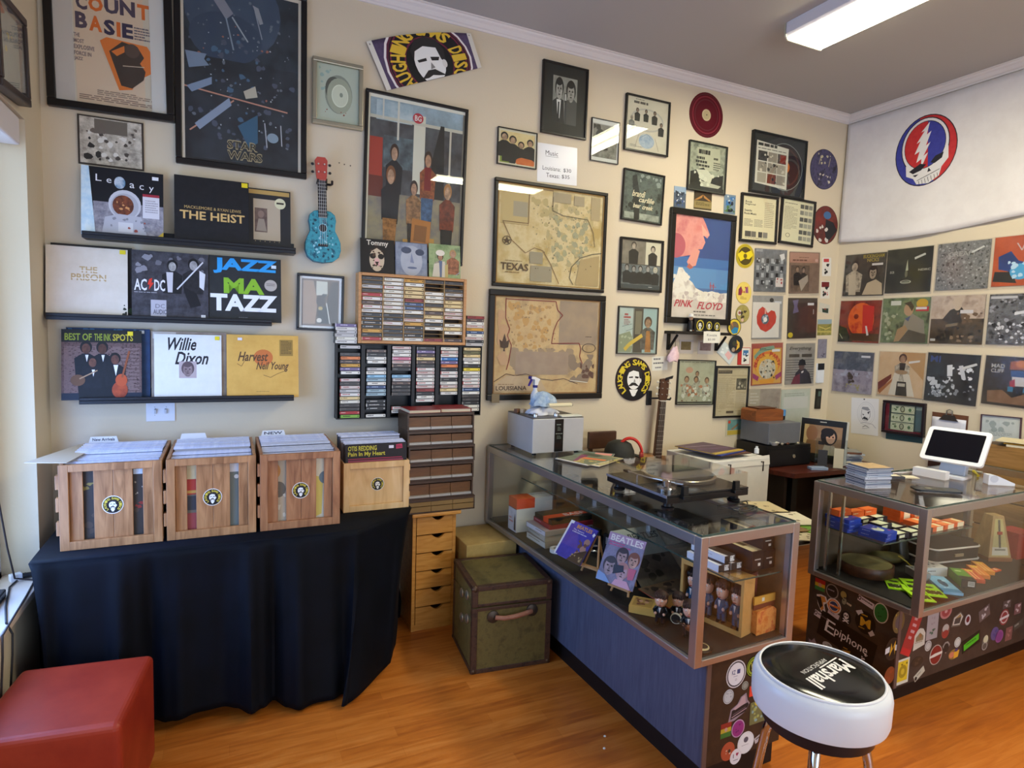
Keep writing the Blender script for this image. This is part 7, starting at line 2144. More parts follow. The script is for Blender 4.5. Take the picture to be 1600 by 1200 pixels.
# ---------------- on top of the long counter
TT = CTOP + .0058
t = put(T1, 'record_cleaner', 'grey metal record-cleaning machine at the wall end of the counter', 'machine', .255, 1.545, TT, -.025)
GR = mat('b4b4b4~bcbcbc~4!.4!.35')
w_, d, h = .325, .33, .205
m = MB()
m.bx(-w_ / 2, -d / 2, .014, w_ / 2, d / 2, h, GR)
m.build('body', t, bevel=.003)
m = MB()
m.bx(-w_ / 2 + .002, -d / 2 + .002, h + .0002, w_ / 2 - .002, d / 2 - .002, h + .004, '4c4a48!.3!.6')
m.build('top_plate', t)
m = MB()
m.bx(-.025, -d / 2 - .002, .018, .03, -d / 2 - .0002, h - .004, '0d0d0e!.2')
art(m, .055, h - .022, -d / 2 - .002, 'w 8c9488 .2 .12 .6 .05 1; w 5c6458 .3 .2 .4 .14 3; w 8c9488 .1 .4 .8 .04 1; w 5c6458 .25 .47 .5 .12 3', .0025, h / 2)
m.build('display_panel', t)
for sx in (-1, 1):
    for sy in (-1, 1):
        m = MB()
        m.cyl((sx * .135, sy * .135, 0), (sx * .135, sy * .135, .014), .012, '16161a', 10)
        m.build('foot', t)
    m = MB()
    m.lathe([(0, 0), (.014, 0), (.014, .012), (.011, .02), (0, .021)], 'c0c0c4!.15!.9', 14, (sx * .065 - .055, -.11, h + .004))
    m.build('lid_knob', t)
MT = TT + h + .0045


def cloth_pile(name, lab, x, y, z, rx_, ry_, hh, col, seed):
    t = put(T1, name, lab, 'cloth', x, y, z)
    rg = random.Random(seed)
    m = MB()
    ph = [rg.uniform(0, 6) for _ in range(6)]
    rows = []
    for j in range(13):
        v = j / 12
        rr = math.cos(v * PI / 2) ** .55
        row = []
        for i in range(41):
            a = 2 * PI * i / 40
            f = 1 + .12 * math.sin(3 * a + ph[0] + v * 3) + .09 * math.sin(7 * a + ph[1] - v * 5) + .05 * math.sin(11 * a + ph[2])
            zf = hh * (v + .07 * math.sin(5 * a + ph[3] + 6 * v) * (1 - v) + .05 * math.sin(9 * a + ph[4]) * v * (1 - v) * 3)
            row.append((rx_ * rr * f * math.cos(a), ry_ * rr * f * math.sin(a), max(0.0006, zf)))
        rows.append(row)
    m.grid(rows, col)
    m.build('cloth', t)


cloth_pile('white_cloth', 'crumpled white cloth on the grey machine, under the blue one', .235, 1.555, MT, .095, .085, .045, 'd8d8dc~c8cad4~20!.85', 3)
cloth_pile('blue_cloth', 'crumpled pale blue cloth heaped on the grey machine', .245, 1.56, MT + .046, .082, .062, .085, 'a8b8c8~8ca0b8~b8c4d0~16!.9', 7)
t = put(T1, 'spray_bottle', 'white spray bottle with a purple trigger, behind the blue cloth', 'spray bottle', .255, 1.675, MT, .25)
m = MB()
m.lathe([(0, 0), (.024, 0), (.026, .01), (.026, .095), (.018, .115), (.012, .125), (.012, .15)], 'd8dade!.3', 18)
m.build('bottle', t)
m = MB()
m.lathe([(.015, .14), (.015, .153), (.011, .155)], '2c2470!.4', 14)
m.build('collar', t)
m = MB()
m.prism([(-.012, .155), (.012, .155), (.018, .175), (.03, .19), (-.01, .205), (-.038, .208), (-.04, .194), (-.012, .188)], -.011, .011, 'dcdce0!.35')
m.build('spray_head', t, bevel=.003)
m = MB()
m.prism([(-.038, .209), (-.05, .21), (-.05, .192), (-.038, .193)], -.009, .009, '2c2470!.4')
m.prism([(-.024, .189), (-.034, .191), (-.056, .152), (-.05, .15)], -.006, .006, '3c2c84!.4')
m.build('trigger', t)
t = put(T1, 'label_marker', 'brown bottle nozzle cap lying behind the cloths' if 0 else 'cream roller brush lying across the white cloth', 'brush', .30, 1.47, MT + .046, .05)
m = MB()
m.cyl((-.07, 0, .012), (.085, .0, .012), .011, 'd8cca8!.5', 14)
m.build('roller', t)
m = MB()
m.tube([(.085, 0, .012), (.098, 0, .012), (.098, .0, .004)], .003, 'b0a898', 6)
m.build('handle_pin', t)
for i, (x, y) in enumerate(((.115, 1.63), (.145, 1.61))):
    carton(T1, 'wood_block', ('brown block with a pale edge, left of two on the grey machine', 'brown and cream block, right of two on the grey machine')[i], 'block', x, y, MT, .03, .022, .022, ('6c4c38', 'c0a888')[i], '', '', '', .5)
t = put(T1, 'microfibre_pad', 'thin white pad on the front edge of the grey machine', 'pad', .345, 1.425, MT, .1)
m = MB()
m.prism([(-.075, -.03), (.07, -.03), (.08, .03), (-.05, .035)], 0, .006, 'd8d8cc', 'z')
m.build('pad', t, bevel=.002)

# magazines
for i, (x, y, r, ops, lab) in enumerate(((.33, 1.20, -.35, 'r 5c6450~7c8468~20 0 0 1 1; p 7c2c54 .1 .3 .45 .9 .6 .85 .25 .2; p d8743c .35 .45 .9 .3 .95 .42 .4 .62; r 3c4434 .05 .05 .5 .2; n c8b060 .4 .6 .55 .35 8 .08 3; r d8d0c8 0 .95 1 .05', 'topmost colourful magazine lying on the long counter'), (.36, 1.185, -.2, 'r a09868~b8ac7c~14 0 0 1 1; r d8cca8 0 .9 1 .1; n 54604c .1 .1 .8 .8 10 .1 4', 'lower colourful magazine lying on the long counter'), (.40, 1.26, .15, 'r 4c5c58~6c7c74~14 0 0 1 1; r d88c84 .5 .05 .45 .2; n c8c8c0 .1 .3 .8 .6 8 .1 4', 'magazine fanned out behind the other two on the long counter'))):
    carton(T1, 'magazine', lab, 'magazine', x, y, TT + (.0065, .0032, 0)[i], .215, .28, .003, 'd0c8b8', ops, '', '', r - .9, part='pages')

# turntable
t = put(T1, 'turntable', 'black turntable with a silver edge and a smoky dust cover', 'turntable', .29, .465, TT, -.01)
w_, d = .43, .40
m = MB()
m.bx(-w_ / 2, -d / 2, .032, w_ / 2, d / 2, .058, '131315!.3')
m.build('plinth', t, bevel=.003)
m = MB()
m.bx(-w_ / 2, -d / 2, .0585, w_ / 2, d / 2, .066, '242426!.25!.3')
m.build('top_plate', t, bevel=.0015)
m = MB()
m.bx(-w_ / 2 - .0035, -d / 2, .056, -w_ / 2 - .0005, d / 2, .066, 'a0a8bc!.25!.7')
m.build('front_edge', t)
for sx in (-1, 1):
    for sy in (-1, 1):
        m = MB()
        m.lathe([(.024, 0), (.026, .004), (.026, .01), (.019, .014), (.019, .032)], '121216!.3', 18, (sx * .175, sy * .16, 0))
        m.build('foot', t)
px_, py_ = .045, .03
m = MB()
m.lathe([(0, .067), (.15, .067), (.155, .072), (.155, .084), (.150, .087), (0, .087)], 'b8b4a8!.2!.9', 48, (px_, py_, 0))
m.build('platter', t)
m = MB()
m.lathe([(0, .0873), (.144, .0873), (.144, .0905), (0, .0905)], '181a19!.7', 40, (px_, py_, 0))
m.build('slipmat', t)
m = MB()
m.cyl((px_, py_, .09), (px_, py_, .10), .0035, 'd0d0d0!.2!.9', 10)
m.build('spindle', t)
ax, ay = -.155, -.125
m = MB()
m.lathe([(0, .0665), (.036, .0665), (.036, .076), (.03, .080), (.018, .083), (.018, .104), (.012, .108), (0, .108)], 'b0b0b4!.15!.9', 24, (ax, ay, 0))
m.build('tonearm_base', t)
m = MB()
m.tube([(ax + .035, ay - .055, .1), (ax, ay, .102), (ax - .028, ay + .09, .1), (ax - .03, ay + .20, .097), (ax - .018, ay + .23, .095)], .0042, 'd0d0d4!.15!.9', 8)
m.cyl((ax + .018, ay - .03, .1), (ax + .036, ay - .058, .1), .013, '8c8c90!.2!.9', 16)
m.build('tonearm', t)
m = MB()
m.bx(ax - .028, ay + .222, .088, ax - .010, ay + .252, .098, '1c1c1e!.3')
m.build('headshell', t)
m = MB()
m.cyl((ax - .03, ay + .15, .0665), (ax - .03, ay + .15, .094), .004, 'b0b0b4!.2!.9', 10)
m.build('arm_rest', t)
for sx in (-1, 1):
    m = MB()
    m.bx(sx * .135 - .017, -d / 2 - .022, .05, sx * .135 + .017, -d / 2 + .004, .064, '161618!.3')
    m.prism([(-d / 2 - .018, .064), (-d / 2 + .002, .064), (-d / 2 - .001, .1), (-d / 2 - .015, .1)], sx * .135 - .012, sx * .135 + .012, '161618!.3', 'x')
    m.build('hinge', t, bevel=.002)
m = MB()
c0, c1_ = .068, .128
cw, cd = w_ / 2 - .004, d / 2 - .004
g = .003
for a in ((-cw, -cd, c1_ - g, cw, cd, c1_), (-cw, -cd, c0, cw, -cd + g, c1_ - g), (-cw, cd - g, c0, cw, cd, c1_ - g), (-cw, -cd + g, c0, -cw + g, cd - g, c1_ - g), (cw - g, -cd + g, c0, cw, cd - g, c1_ - g)):
    m.bx(*a, 'acrylic')
m.build('dust_cover', t)
m = MB()
q = []
for i in range(60):
    a = i / 59
    q.append((.40 + .07 * math.sin(a * 17) - .1 * a * 0, .17 + .045 * math.cos(a * 13) + .05 * a, TT + .004 + .012 * abs(math.sin(a * 22)) * (1 - abs(2 * a - 1))))
m.tube([T1 @ Vector(p) for p in q], .0028, '2a2824!.4', 6)
tag(m.build('audio_cable'), 'tangle of thin dark cable on the counter behind the turntable', 'cable')

# ------------------------------------------------------------------ goods in the right-hand counter
Z2 = .7382
BLU = '2440a8~2c4cb8~30!.35'
for i, (x, y, k) in enumerate(((.115, .445, 0), (.112, .44, 1), (.118, .45, 2), (.150, .295, 0), (.146, .29, 1))):
    carton(T2, 'string_pack', ('lowest blue pack of the back stack', 'middle blue pack of the back stack', 'top blue pack of the back stack', 'lower blue pack of the front pair', 'upper blue pack of the front pair')[i] + ' on the right counter shelf', 'pack', x, y, Z2 + k * .0205, .095, .125, .02, BLU,
           'p d0d8c0 .1 .5 .3 .3 .55 .45 .8 .35 .6 .7 .3 .75; n c8d0e4 .1 .2 .8 .5 5 .06 3; r c84c7c .7 .75 .14 .08', 'w 8ca0e0 .1 .3 .5 .4 1', 'w 8ca0e0 .1 .3 .5 .4 1', -.06 + .05 * i, 'blue packs on the right counter shelf')
CRM = '20202c~282834~30!.4'
n = 0
for (x, y, kk) in ((.245, .44, 2), (.245, .345, 2), (.25, .265, 1), (.345, .43, 2), (.345, .335, 1), (.345, .26, 1), (.44, .265, 1)):
    for k in range(kk):
        carton(T2, 'string_box', 'dark box with a cream label, %s of those by the blue packs' % (ORD[n] if n else 'first'), 'box', x, y, Z2 + k * .0225, .085, .066, .022, CRM, 'r dce0c0 .08 .1 .74 .8; r b8b890 .3 .3 .3 .1' if k == kk - 1 else '', '', 'r dce0c0 .1 .2 .5 .6', .02 * math.sin(n * 2), 'cream-labelled dark boxes on the right counter shelf')
        n += 1
ORG = 'd8541c~e46428~30!.4'
n = 0
for (x, y, kk, d) in ((.535, .44, 3, .09), (.535, .335, 1, .09), (.535, .26, 1, .05), (.63, .44, 3, .09), (.63, .335, 1, .09), (.63, .26, 1, .05), (.725, .44, 2, .09), (.725, .27, 1, .06)):
    for k in range(kk):
        carton(T2, 'string_box', 'orange box on the right counter shelf, %s in order' % (ORD[n] if n else 'first'), 'box', x, y, Z2 + k * .0225, .088, d, .022, ORG, 'r e88040 .1 .1 .5 .8; r f0e0b0 .62 .1 .3 .8' if k == kk - 1 else '', '', 'r f4e8c4 .35 .0 .6 1', .02 * math.sin(n * 3), 'orange boxes on the right counter shelf')
        n += 1
for k in range(5):
    carton(T2, 'string_box', 'orange box standing at the shelf back, %s from the left end' % (ORD[k] if k else 'first'), 'box', .13 + k * .075, .478, Z2 + (.0625 if k == 0 else .0455 if k in (1, 2, 3) and k * .075 + .13 < .4 and False else .0), .07, .016, .085 - (.0 if k else .04), ORG, '', '', 'r e87c3c .05 .1 .9 .4; w f0d8b0 .1 .6 .7 .2 1', 0, 'orange boxes at the back of the right counter shelf') if k > 4 else None
# orange boxes hanging higher behind
for k in range(4):
    carton(T2, 'string_box', 'flat orange box laid on dark ones at the back, %s from the left' % (ORD[k] if k else 'first'), 'box', .115 + k * .10, .46, Z2 + (.0635 if k == 0 else .0465), .092, .045, .03, ORG, 'r e87838 .1 .1 .8 .8', 'r e87838 .1 .1 .8 .8', 'w f0d0a0 .1 .3 .7 .3 1', 0, 'flat orange boxes at the shelf back') if k in (0, 1, 2) else None
# deck
t = put(T2, 'tambourine', 'round wooden hand drum lying at the left of the right counter', 'drum', .225, .385, CDK)
m = MB()
m.lathe([(.118, 0), (.122, .004), (.122, .048), (.118, .052), (.112, .05), (.112, .004), (.118, 0)], '3c2418~54341f~30!.4', 40)
m.build('shell', t)
m = MB()
m.lathe([(0, .0495), (.1115, .0495), (.1115, .051), (0, .051)], '6c6440~7c744c~10!.6', 40)
m.build('skin', t)
t = put(T2, 'pouch', 'olive and black pouch with yellow cord behind the drum', 'pouch', .43, .42, CDK, -.5)
m = MB()
m.ball((0, 0, .03), (.10, .05, .03), '3c3818~4c461c~30!.6', 18)
m.build('pouch', t)
m = MB()
m.tube([(.05, -.03, .05), (.08, -.05, .03), (.10, -.05, .01), (.13, -.07, .006), (.11, -.09, .006)], .004, '8c7c20!.5', 6)
m.build('cord', t)
t = put(T2, 'strap_bundle', 'dark bundle of straps in clear wrap at the back of the right counter', 'straps', .595, .45, CDK, .1)
m = MB()
rows = [[(.05 * math.cos(a) * (1 - .3 * v) * (1 + .1 * math.sin(5 * a + 3 * v)), .05 * math.sin(a) * (1 - .3 * v), .001 + .10 * v * (1 + .08 * math.sin(4 * a))) for a in [2 * PI * i / 28 for i in range(29)]] for v in [j / 7 for j in range(8)]]
rows.append([(0, 0, .11)] * 29)
m.grid(rows, '1a1d18~26291f~20!.35')
m.build('straps', t)
GRN = ['8cc41c~a4d82c~20!.3', '98cc24~b0e038~20!.3']
for i, (x, y, r) in enumerate(((.20, .225, .35), (.19, .13, .45), (.25, .17, .5), (.15, .09, .62), (.245, .09, .5))):
    carton(T2, 'clip_pack', 'neon green blister card, %s of five on the right counter deck' % (ORD[i] if i else 'first'), 'blister pack', x, y, CDK + i * .0042, .075, .145, .004, GRN[i % 2], 'r 2c3018 .08 .55 .84 .3; n 5c6c1c .1 .1 .8 .8 4 .07 3; e 24261c .5 .3 .28 .07; n d8e4c0 .2 .5 .6 .4 4 .06 6', '', '', r - 1.2, 'neon green cards on the right counter deck')
carton(T2, 'clip_pack', 'pale blue blister card beside the neon green ones', 'blister pack', .40, .12, CDK, .08, .20, .012, '5c9cc4~84bcdc~20!.3', 'e 2c4c64 .5 .45 .2 .22; n c8e4f4 .1 .2 .8 .7 6 .08 3; r 3c80ac 0 .8 1 .2', '', '', -.7)
carton(T2, 'effects_pedal', 'white pedal with three knobs in the right counter', 'pedal', .50, .235, CDK, .12, .07, .045, 'c8c8c4!.4', 'e 2c2c2c .2 .3 .07 .12; e 2c2c2c .45 .3 .07 .12; e 2c2c2c .7 .3 .07 .12; e 8c8c88 .5 .75 .06 .1', '', 'w 54504c .1 .3 .6 .2 1', -.3)
carton(T2, 'effects_pedal', 'grey pedal in front of the white one', 'pedal', .405, .24, CDK, .06, .10, .035, '8c8c88!.4', 'e 2c2c2c .3 .2 .1 .08; e c8b440 .6 .75 .12 .08', '', '', -.5)
carton(T2, 'pedal_box', 'green box with a black barcoded end in the right counter', 'box', .54, .115, CDK, .06, .15, .04, '4c7c24~5c8c2c~20', 'r 20241c 0 .7 1 .3; w c8d8a0 .2 .2 .6 .2 1', '', 'r 1c1c1a 0 0 1 1; r b8b8b0 .45 .2 .45 .6; w 2c2c2c .5 .3 .35 .4 3', -.75)
for i in range(3):
    carton(T2, 'pick_tin', ('red-orange pack of picks, left of three', 'orange pack of picks, middle of three', 'amber pack of picks, right of three')[i] + ' in the right counter', 'pack', .655 + .084 * i, .125 + .02 * i, CDK, .05, .14, .018, ('b84424~c85430~20', 'd0702c~d88034~20', 'c87c1c~d88c28~20')[i] + '!.3', 'l e8c08c .03 .3 .05 .3 .95; l e8c08c .03 .6 .05 .6 .95; r e0c040 .2 .1 .6 .12', '', '', -.75, 'orange packs in the right counter')
# black case with white piping
t = put(T2, 'instrument_case', 'black oblong case with white piping in the right counter', 'case', .82, .355, CDK, -.16)


def rrect(a, b, r, n=6):
    q = []
    for cx, cy, a0 in ((a - r, b - r, 0), (-a + r, b - r, 90), (-a + r, -b + r, 180), (a - r, -b + r, 270)):
        q += [(cx + r * math.cos(math.radians(a0 + 90 * i / n)), cy + r * math.sin(math.radians(a0 + 90 * i / n))) for i in range(n + 1)]
    return q


rr = rrect(.165, .085, .035)
m = MB()
m.prism(rr, 0, .085, '141414~1f1f1d~30!.5', 'z', True)
m.build('case', t, bevel=.004)
for z in (.012, .078):
    m = MB()
    m.tube([(x * 1.012, y * 1.02, z) for x, y in rr], .0048, 'd8d4c8!.4', 6, True)
    m.build('piping', t)
m = MB()
m.bx(-.03, -.092, .035, .03, -.0865, .05, 'b0a890!.3!.6')
m.build('latch', t)
# metronome
t = put(T2, 'metronome', 'pale wooden pyramid metronome with a clear front panel', 'metronome', 1.07, .25, CDK, -.42)


def frus(m, a0, b0, a1, b1, z0, z1, col):
    v = [(-a0, -b0, z0), (a0, -b0, z0), (a0, b0, z0), (-a0, b0, z0), (-a1, -b1, z1), (a1, -b1, z1), (a1, b1, z1), (-a1, b1, z1)]
    m.add(v, [(3, 2, 1, 0), (4, 5, 6, 7), (0, 1, 5, 4), (1, 2, 6, 5), (2, 3, 7, 6), (3, 0, 4, 7)], col)


wood('metro_wood', '8c7448', 'a08454', 'b09462', (20, 20, 4), .5)
m = MB()
frus(m, .066, .066, .066, .066, 0, .02, '7c4c2c')
m.build('base', t, bevel=.002)
m = MB()
frus(m, .062, .062, .030, .030, .0205, .235, 'metro_wood')
m.build('body', t, bevel=.002)
m = MB()
SL_ = (.062 - .030) / .2145
for nm, pts2, c, lift in (('scale_panel', ((-.046, .03), (.046, .03), (.020, .22), (-.020, .22)), 'a8a068~b4ac78~20!.3', .0008),):
    m.add([(x, -(.062 - SL_ * (z - .0205)) - lift, z) for x, z in pts2], [(0, 1, 2, 3)], c)
    m.add([(x, -(.062 - SL_ * (z - .0205)) - lift - .0006, z) for x, z in ((-.006, .07), (.006, .07), (.006, .215), (-.006, .215))], [(0, 1, 2, 3)], '4c4c44')
    m.add([(x, -(.062 - SL_ * (z - .0205)) - lift - .0006, z) for x, z in ((-.045, .034), (.045, .034), (.041, .075), (-.041, .075))], [(0, 1, 2, 3)], 'b8b4a4')
    m.add([(x, -(.062 - SL_ * (z - .0205)) - lift - .0012, z) for x, z in ((-.03, .058), (.03, .058), (.029, .066), (-.029, .066))], [(0, 1, 2, 3)], '6c6c60')
m.build('scale_panel', t)
m = MB()
m.bx(-.012, -.05, .14, .012, -.044, .155, '9c3c30!.4')
m.build('pendulum_weight', t)
carton(T2, 'red_box', 'plain red box at the right edge of the right counter', 'box', 1.235, .22, CDK, .13, .11, .14, '8c2428~982c2e~20', '', '', '', -.1)
t = put(T2, 'orange_pick_card', 'small orange and white card on the deck by the metronome', 'card', .86, .13, CDK)
m = MB()
m.bx(-.035, -.015, 0, .035, .015, .008, 'c84c1c')
top_art(m, .07, .03, .008, 'r d8d0b0 .5 .2 .35 .6; e d86c2c .8 .5 .14 .3')
m.build('card', t, bevel=.002)

# ------------------------------------------------------------------ on the right-hand counter
rg = random.Random(4)
for k in range(9):
    t = carton(T2, 'disc_case', 'clear disc case, %s in the stack on the right counter' % ('at the bottom' if k == 0 else 'on top' if k == 8 else ORD[k] + ' from the bottom'), 'disc case', .155 + rg.uniform(-.006, .006), .365 + rg.uniform(-.006, .006), TT + k * .0106, .142, .125, .0102, ('a8b4c4', '7c88a0', '9ca4b0', '6c7484', 'b4bccc')[k % 5] + '!.2', 'r a48c68~b89c74~20 .04 .04 .92 .92; w 6c5438 .2 .2 .6 .1 1' if k == 8 else '', 'w 4c5468 .1 .2 .7 .5 1; r d8dce8 .02 .7 .96 .2', 'w 5c6478 .1 .2 .7 .5 1; r d0d4e0 .02 .7 .96 .2', rg.uniform(-.06, .06) - .25, 'clear disc cases stacked on the right counter')
for i, (x, y, c, lab) in enumerate(((.44, .42, '3c3c44', 'dark notepad at the back of the right counter'), (.53, .40, 'd4cdb4', 'cream slip of paper beside the dark notepad'))):
    carton(T2, 'notepad', lab, 'notepad', x, y, TT, .09, .06, (.012, .003)[i], c, 'r d8d0b8 .05 .1 .8 .7' if i == 0 else '', '', '', -.5, part='pad')
t = put(T2, 'pen_tray', 'flat black card tray on the right counter', 'tray', .345, .16, TT, -.62)
m = MB()
m.prism(rrect(.10, .04, .02), .006, .014, '141414!.3', 'z', True)
top_art(m, .2, .08, .0142, 'r 4c4840 .25 .25 .4 .4; r 8c8878 .28 .3 .12 .3')
m.build('tray', t, bevel=.002)
for x in (-.07, .07):
    m = MB()
    m.cyl((x, 0, 0), (x, 0, .006), .012, '141414', 10)
    m.build('foot', t)
# tablet till
t = put(T2, 'tablet_till', 'white-framed tablet till with a black screen on a pale stand', 'tablet', .79, .33, TT, -1.40)
m = MB()
m.prism(rrect(.075, .07, .02), 0, .012, 'ccd2de!.3', 'z', True)
m.build('foot', t, bevel=.003)
m = MB()
m.add([(-.06, -.01, .0125), (.06, -.01, .0125), (.06, .04, .0125), (-.06, .04, .0125), (-.055, .03, .10), (.055, .03, .10), (.055, .06, .10), (-.055, .06, .10)], [(3, 2, 1, 0), (4, 5, 6, 7), (0, 1, 5, 4), (1, 2, 6, 5), (2, 3, 7, 6), (3, 0, 4, 7)], 'bcc8dc!.3')
m.build('stand', t, bevel=.004)
MM = Matrix.Translation((0, .02, .155)) @ Matrix.Rotation(-.62, 4, 'X')
m = MB()
m.prism(rrect(.14, .10, .018), -.008, .008, 'dfe0e4!.25', 'y', True)
for i, v in enumerate(m.v):
    m.v[i] = tuple(MM @ Vector(v))
bz = m.build('bezel', t, bevel=.002)
m = MB()
m.prism(rrect(.118, .08, .006), -.0092, -.0081, '0a0a12!.1', 'y', True)
for i, v in enumerate(m.v):
    m.v[i] = tuple(MM @ Vector(v))
m.build('screen', t)
carton(T2, 'card_reader', 'white card reader block in front of the tablet till', 'card reader', .66, .36, TT, .05, .15, .04, 'd8dade!.3', '', '', '', .12, bev=.004)
t = put(T2, 'tape_dispenser', 'white wedge-shaped tape dispenser on the right counter', 'tape dispenser', .83, .135, TT, -.6)
m = MB()
m.prism([(-.06, 0), (.06, 0), (.06, .012), (-.02, .045), (-.06, .05)], -.022, .022, 'd4d8e0!.3')
m.build('body', t, bevel=.003)
m = MB()
m.cyl((-.035, -.0235, .03), (-.035, .0235, .03), .018, 'b8bcc8!.3', 16)
m.build('tape', t)
for i, (x, y, c, lab) in enumerate(((.96, .30, 'a89c20', 'yellow marker pen lying behind the tape dispenser'), (1.02, .36, '8c8c84', 'grey pen lying behind the tape dispenser'))):
    t = put(T2, 'pen', lab, 'pen', x, y, TT, .6 + i)
    m = MB()
    m.cyl((-.06, 0, .007), (.05, 0, .007), .007, c + '!.4', 10)
    m.build('barrel', t)
    m = MB()
    m.cyl((.05, 0, .007), (.07, 0, .007), .0075, 'c8b818!.4' if i == 0 else '2c2c2c', 10)
    m.build('cap', t)
m = MB()
m.tube([T2 @ Vector(p) for p in [(.74, .45, TT + .003), (.60, .47, TT + .003), (.48, .49, TT + .003), (.36, .505, TT + .003), (.30, .53, TT + .0035), (.30, .575, .90), (.30, .585, .4), (.3, .585, .01)]], .003, 'd0d0d4!.4', 6)
tag(m.build('white_cable'), 'thin white cable running along the back of the right counter', 'cable')

# ------------------------------------------------------------------ behind the counters
# guitar on the wall
GX, GY = 2.60, DY - .055
t = thing('acoustic_guitar', 'acoustic guitar hanging on the wall behind the counters', 'guitar', (GX, GY, .36), rot=(0, .05, 0))
out = [(0, 0), (.09, .005), (.155, .04), (.185, .11), (.18, .19), (.145, .26), (.118, .31), (.125, .37), (.138, .42), (.12, .465), (.075, .485), (.03, .49)]
poly = out + [(-x, z) for x, z in out[::-1] if x > 0]
wood('guitar_top', '8c5a2c', 'a06c38', 'b07c46', (60, 60, 4), .3)
m = MB()
m.prism(poly, -.045, .045, 'guitar_top', smooth=True)
m.build('body', t, bevel=.004)
m = MB()
m.prism([(.05 * math.cos(2 * PI * i / 24), .33 + .05 * math.sin(2 * PI * i / 24)) for i in range(24)], -.0462, -.0455, '17100c')
m.bx(-.08, -.052, .12, .08, -.0455, .145, '2c1c12')
m.build('bridge', t)
m = MB()
m.prism([(-.028, .40), (.028, .40), (.023, .86), (-.023, .86)], -.058, -.051, '38241a!.4')
for i in range(15):
    z = .41 + .45 * (1 - .944 ** (i + 1)) / (1 - .944 ** 16) if False else .86 - .445 * (1 - .5 ** ((i + 1) / 9.5)) / .665
    m.bx(-.026, -.0595, z, .026, -.0578, z + .0022, 'b8b4a8!.3!.8')
m.build('fretboard', t)
m = MB()
m.prism([(-.026, .485), (.026, .485), (.022, .86), (-.022, .86)], -.051, -.03, '5c3820!.4')
m.build('neck', t)
m = MB()
m.bx(-.024, -.0605, .858, .024, -.051, .864, 'dcd8cc')
m.build('nut', t)
m = MB()
m.prism([(-.024, .864), (.024, .864), (.036, .895), (.034, 1.005), (.0, 1.012), (-.034, 1.005), (-.036, .895)], -.055, -.038, '4c3020!.4')
m.build('headstock', t, bevel=.002)
for sx in (-1, 1):
    for zz in (.905, .945, .985):
        m = MB()
        m.cyl((sx * .02, -.064, zz), (sx * .02, -.055, zz), .0035, 'c8c4bc!.3!.8', 8)
        m.cyl((sx * .034, -.046, zz), (sx * .05, -.046, zz), .003, 'c8c4bc!.3!.8', 8)
        m.ball((sx * .053, -.046, zz), (.007, .005, .009), 'd0ccc0!.3', 8)
        m.build('tuning_peg', t)
for k in range(6):
    x = (-2.5 + k) * .0075
    m = MB()
    m.tube([(x * 1.25, -.0535, .13), (x, -.0612, .862)], .0007, 'c8c4b8!.3!.6', 5)
    m.build('string', t)
m = MB()
m.prism([(.0, 1.0), (.055, 1.014), (.06, 1.034), (.0, 1.016)], -.062, -.0555, '17161a')
m.build('capo', t)
t = thing('wall_hook', 'black yoke wall hook holding the guitar headstock', 'wall hook', (GX + .045, DY, .36 + .87))
m = MB()
m.bx(-.062, -.016, -.05, -.024, -.001, .05, '1a1a1c')
m.build('plate', t, bevel=.003)
m = MB()
m.tube([(-.045, -.015, 0), (-.043, -.03, 0), (-.036, -.036, -.0), (.03, -.04, .0), (.045, -.07, -.004), (.045, -.12, 0), (.042, -.13, .012)], .006, '1a1a1c', 8)
m.build('yoke', t)
# tall chair with cap and headphones
t = thing('wooden_chair', 'tall dark wooden chair whose back shows behind the long counter', 'chair', (2.19, 3.12, 0))
m = MB()
m.bx(-.11, .15, .92, .10, .175, 1.03, '3c2416~4c3020~10!.4')
m.build('backrest', t, bevel=.006)
m = MB()
m.bx(-.17, -.16, .87, .17, .18, .90, '3c2416~4c3020~10!.4')
m.build('seat', t, bevel=.006)
for x in (-.09, .08):
    m = MB()
    m.bx(x - .012, .152, .90, x + .012, .173, .92, '34200f!.4')
    m.build('back_post', t)
for x in (-.15, .15):
    for y in (-.14, .16):
        m = MB()
        m.bx(x - .018, y - .018, 0, x + .018, y + .018, .87, '34200f!.4')
        m.build('leg', t)
t = thing('cap', 'dark rounded cap behind the long counter, with red headphones over it', 'cap', (2.18, 3.08, .9005))
t.scale = (.95, .95, .8)
m = MB()
m.lathe([(.0, .135), (.04, .132), (.075, .11), (.095, .06), (.10, .0), (.0, .0)][::-1], '23231f~2c2c26~20!.7', 28)
m.prism([(.085 * math.cos(a) + .075, .10 * math.sin(a)) for a in [-.95 + 1.9 * i / 12 for i in range(13)]], .0, .006, '23231f!.7', 'z')
m.build('crown', t)
t = thing('headphones', 'bright red headband headphones resting on the dark cap', 'headphones', (2.225, 3.04, .9005), -.5)
t.scale = (.72, .9, .82)
m = MB()
m.tube([(.10 * math.cos(a) * 1.05, -.02 - .0, .03 + .125 * math.sin(a)) for a in [PI * i / 18 for i in range(19)]], .012, 'b82418~c83020~30!.4', 8)
m.build('headband', t)
for sx in (-1, 1):
    m = MB()
    m.cyl((sx * .112, -.02, .03), (sx * .086, -.02, .03), .03, '8c1c14!.4', 18)
    m.build('ear_cup', t)
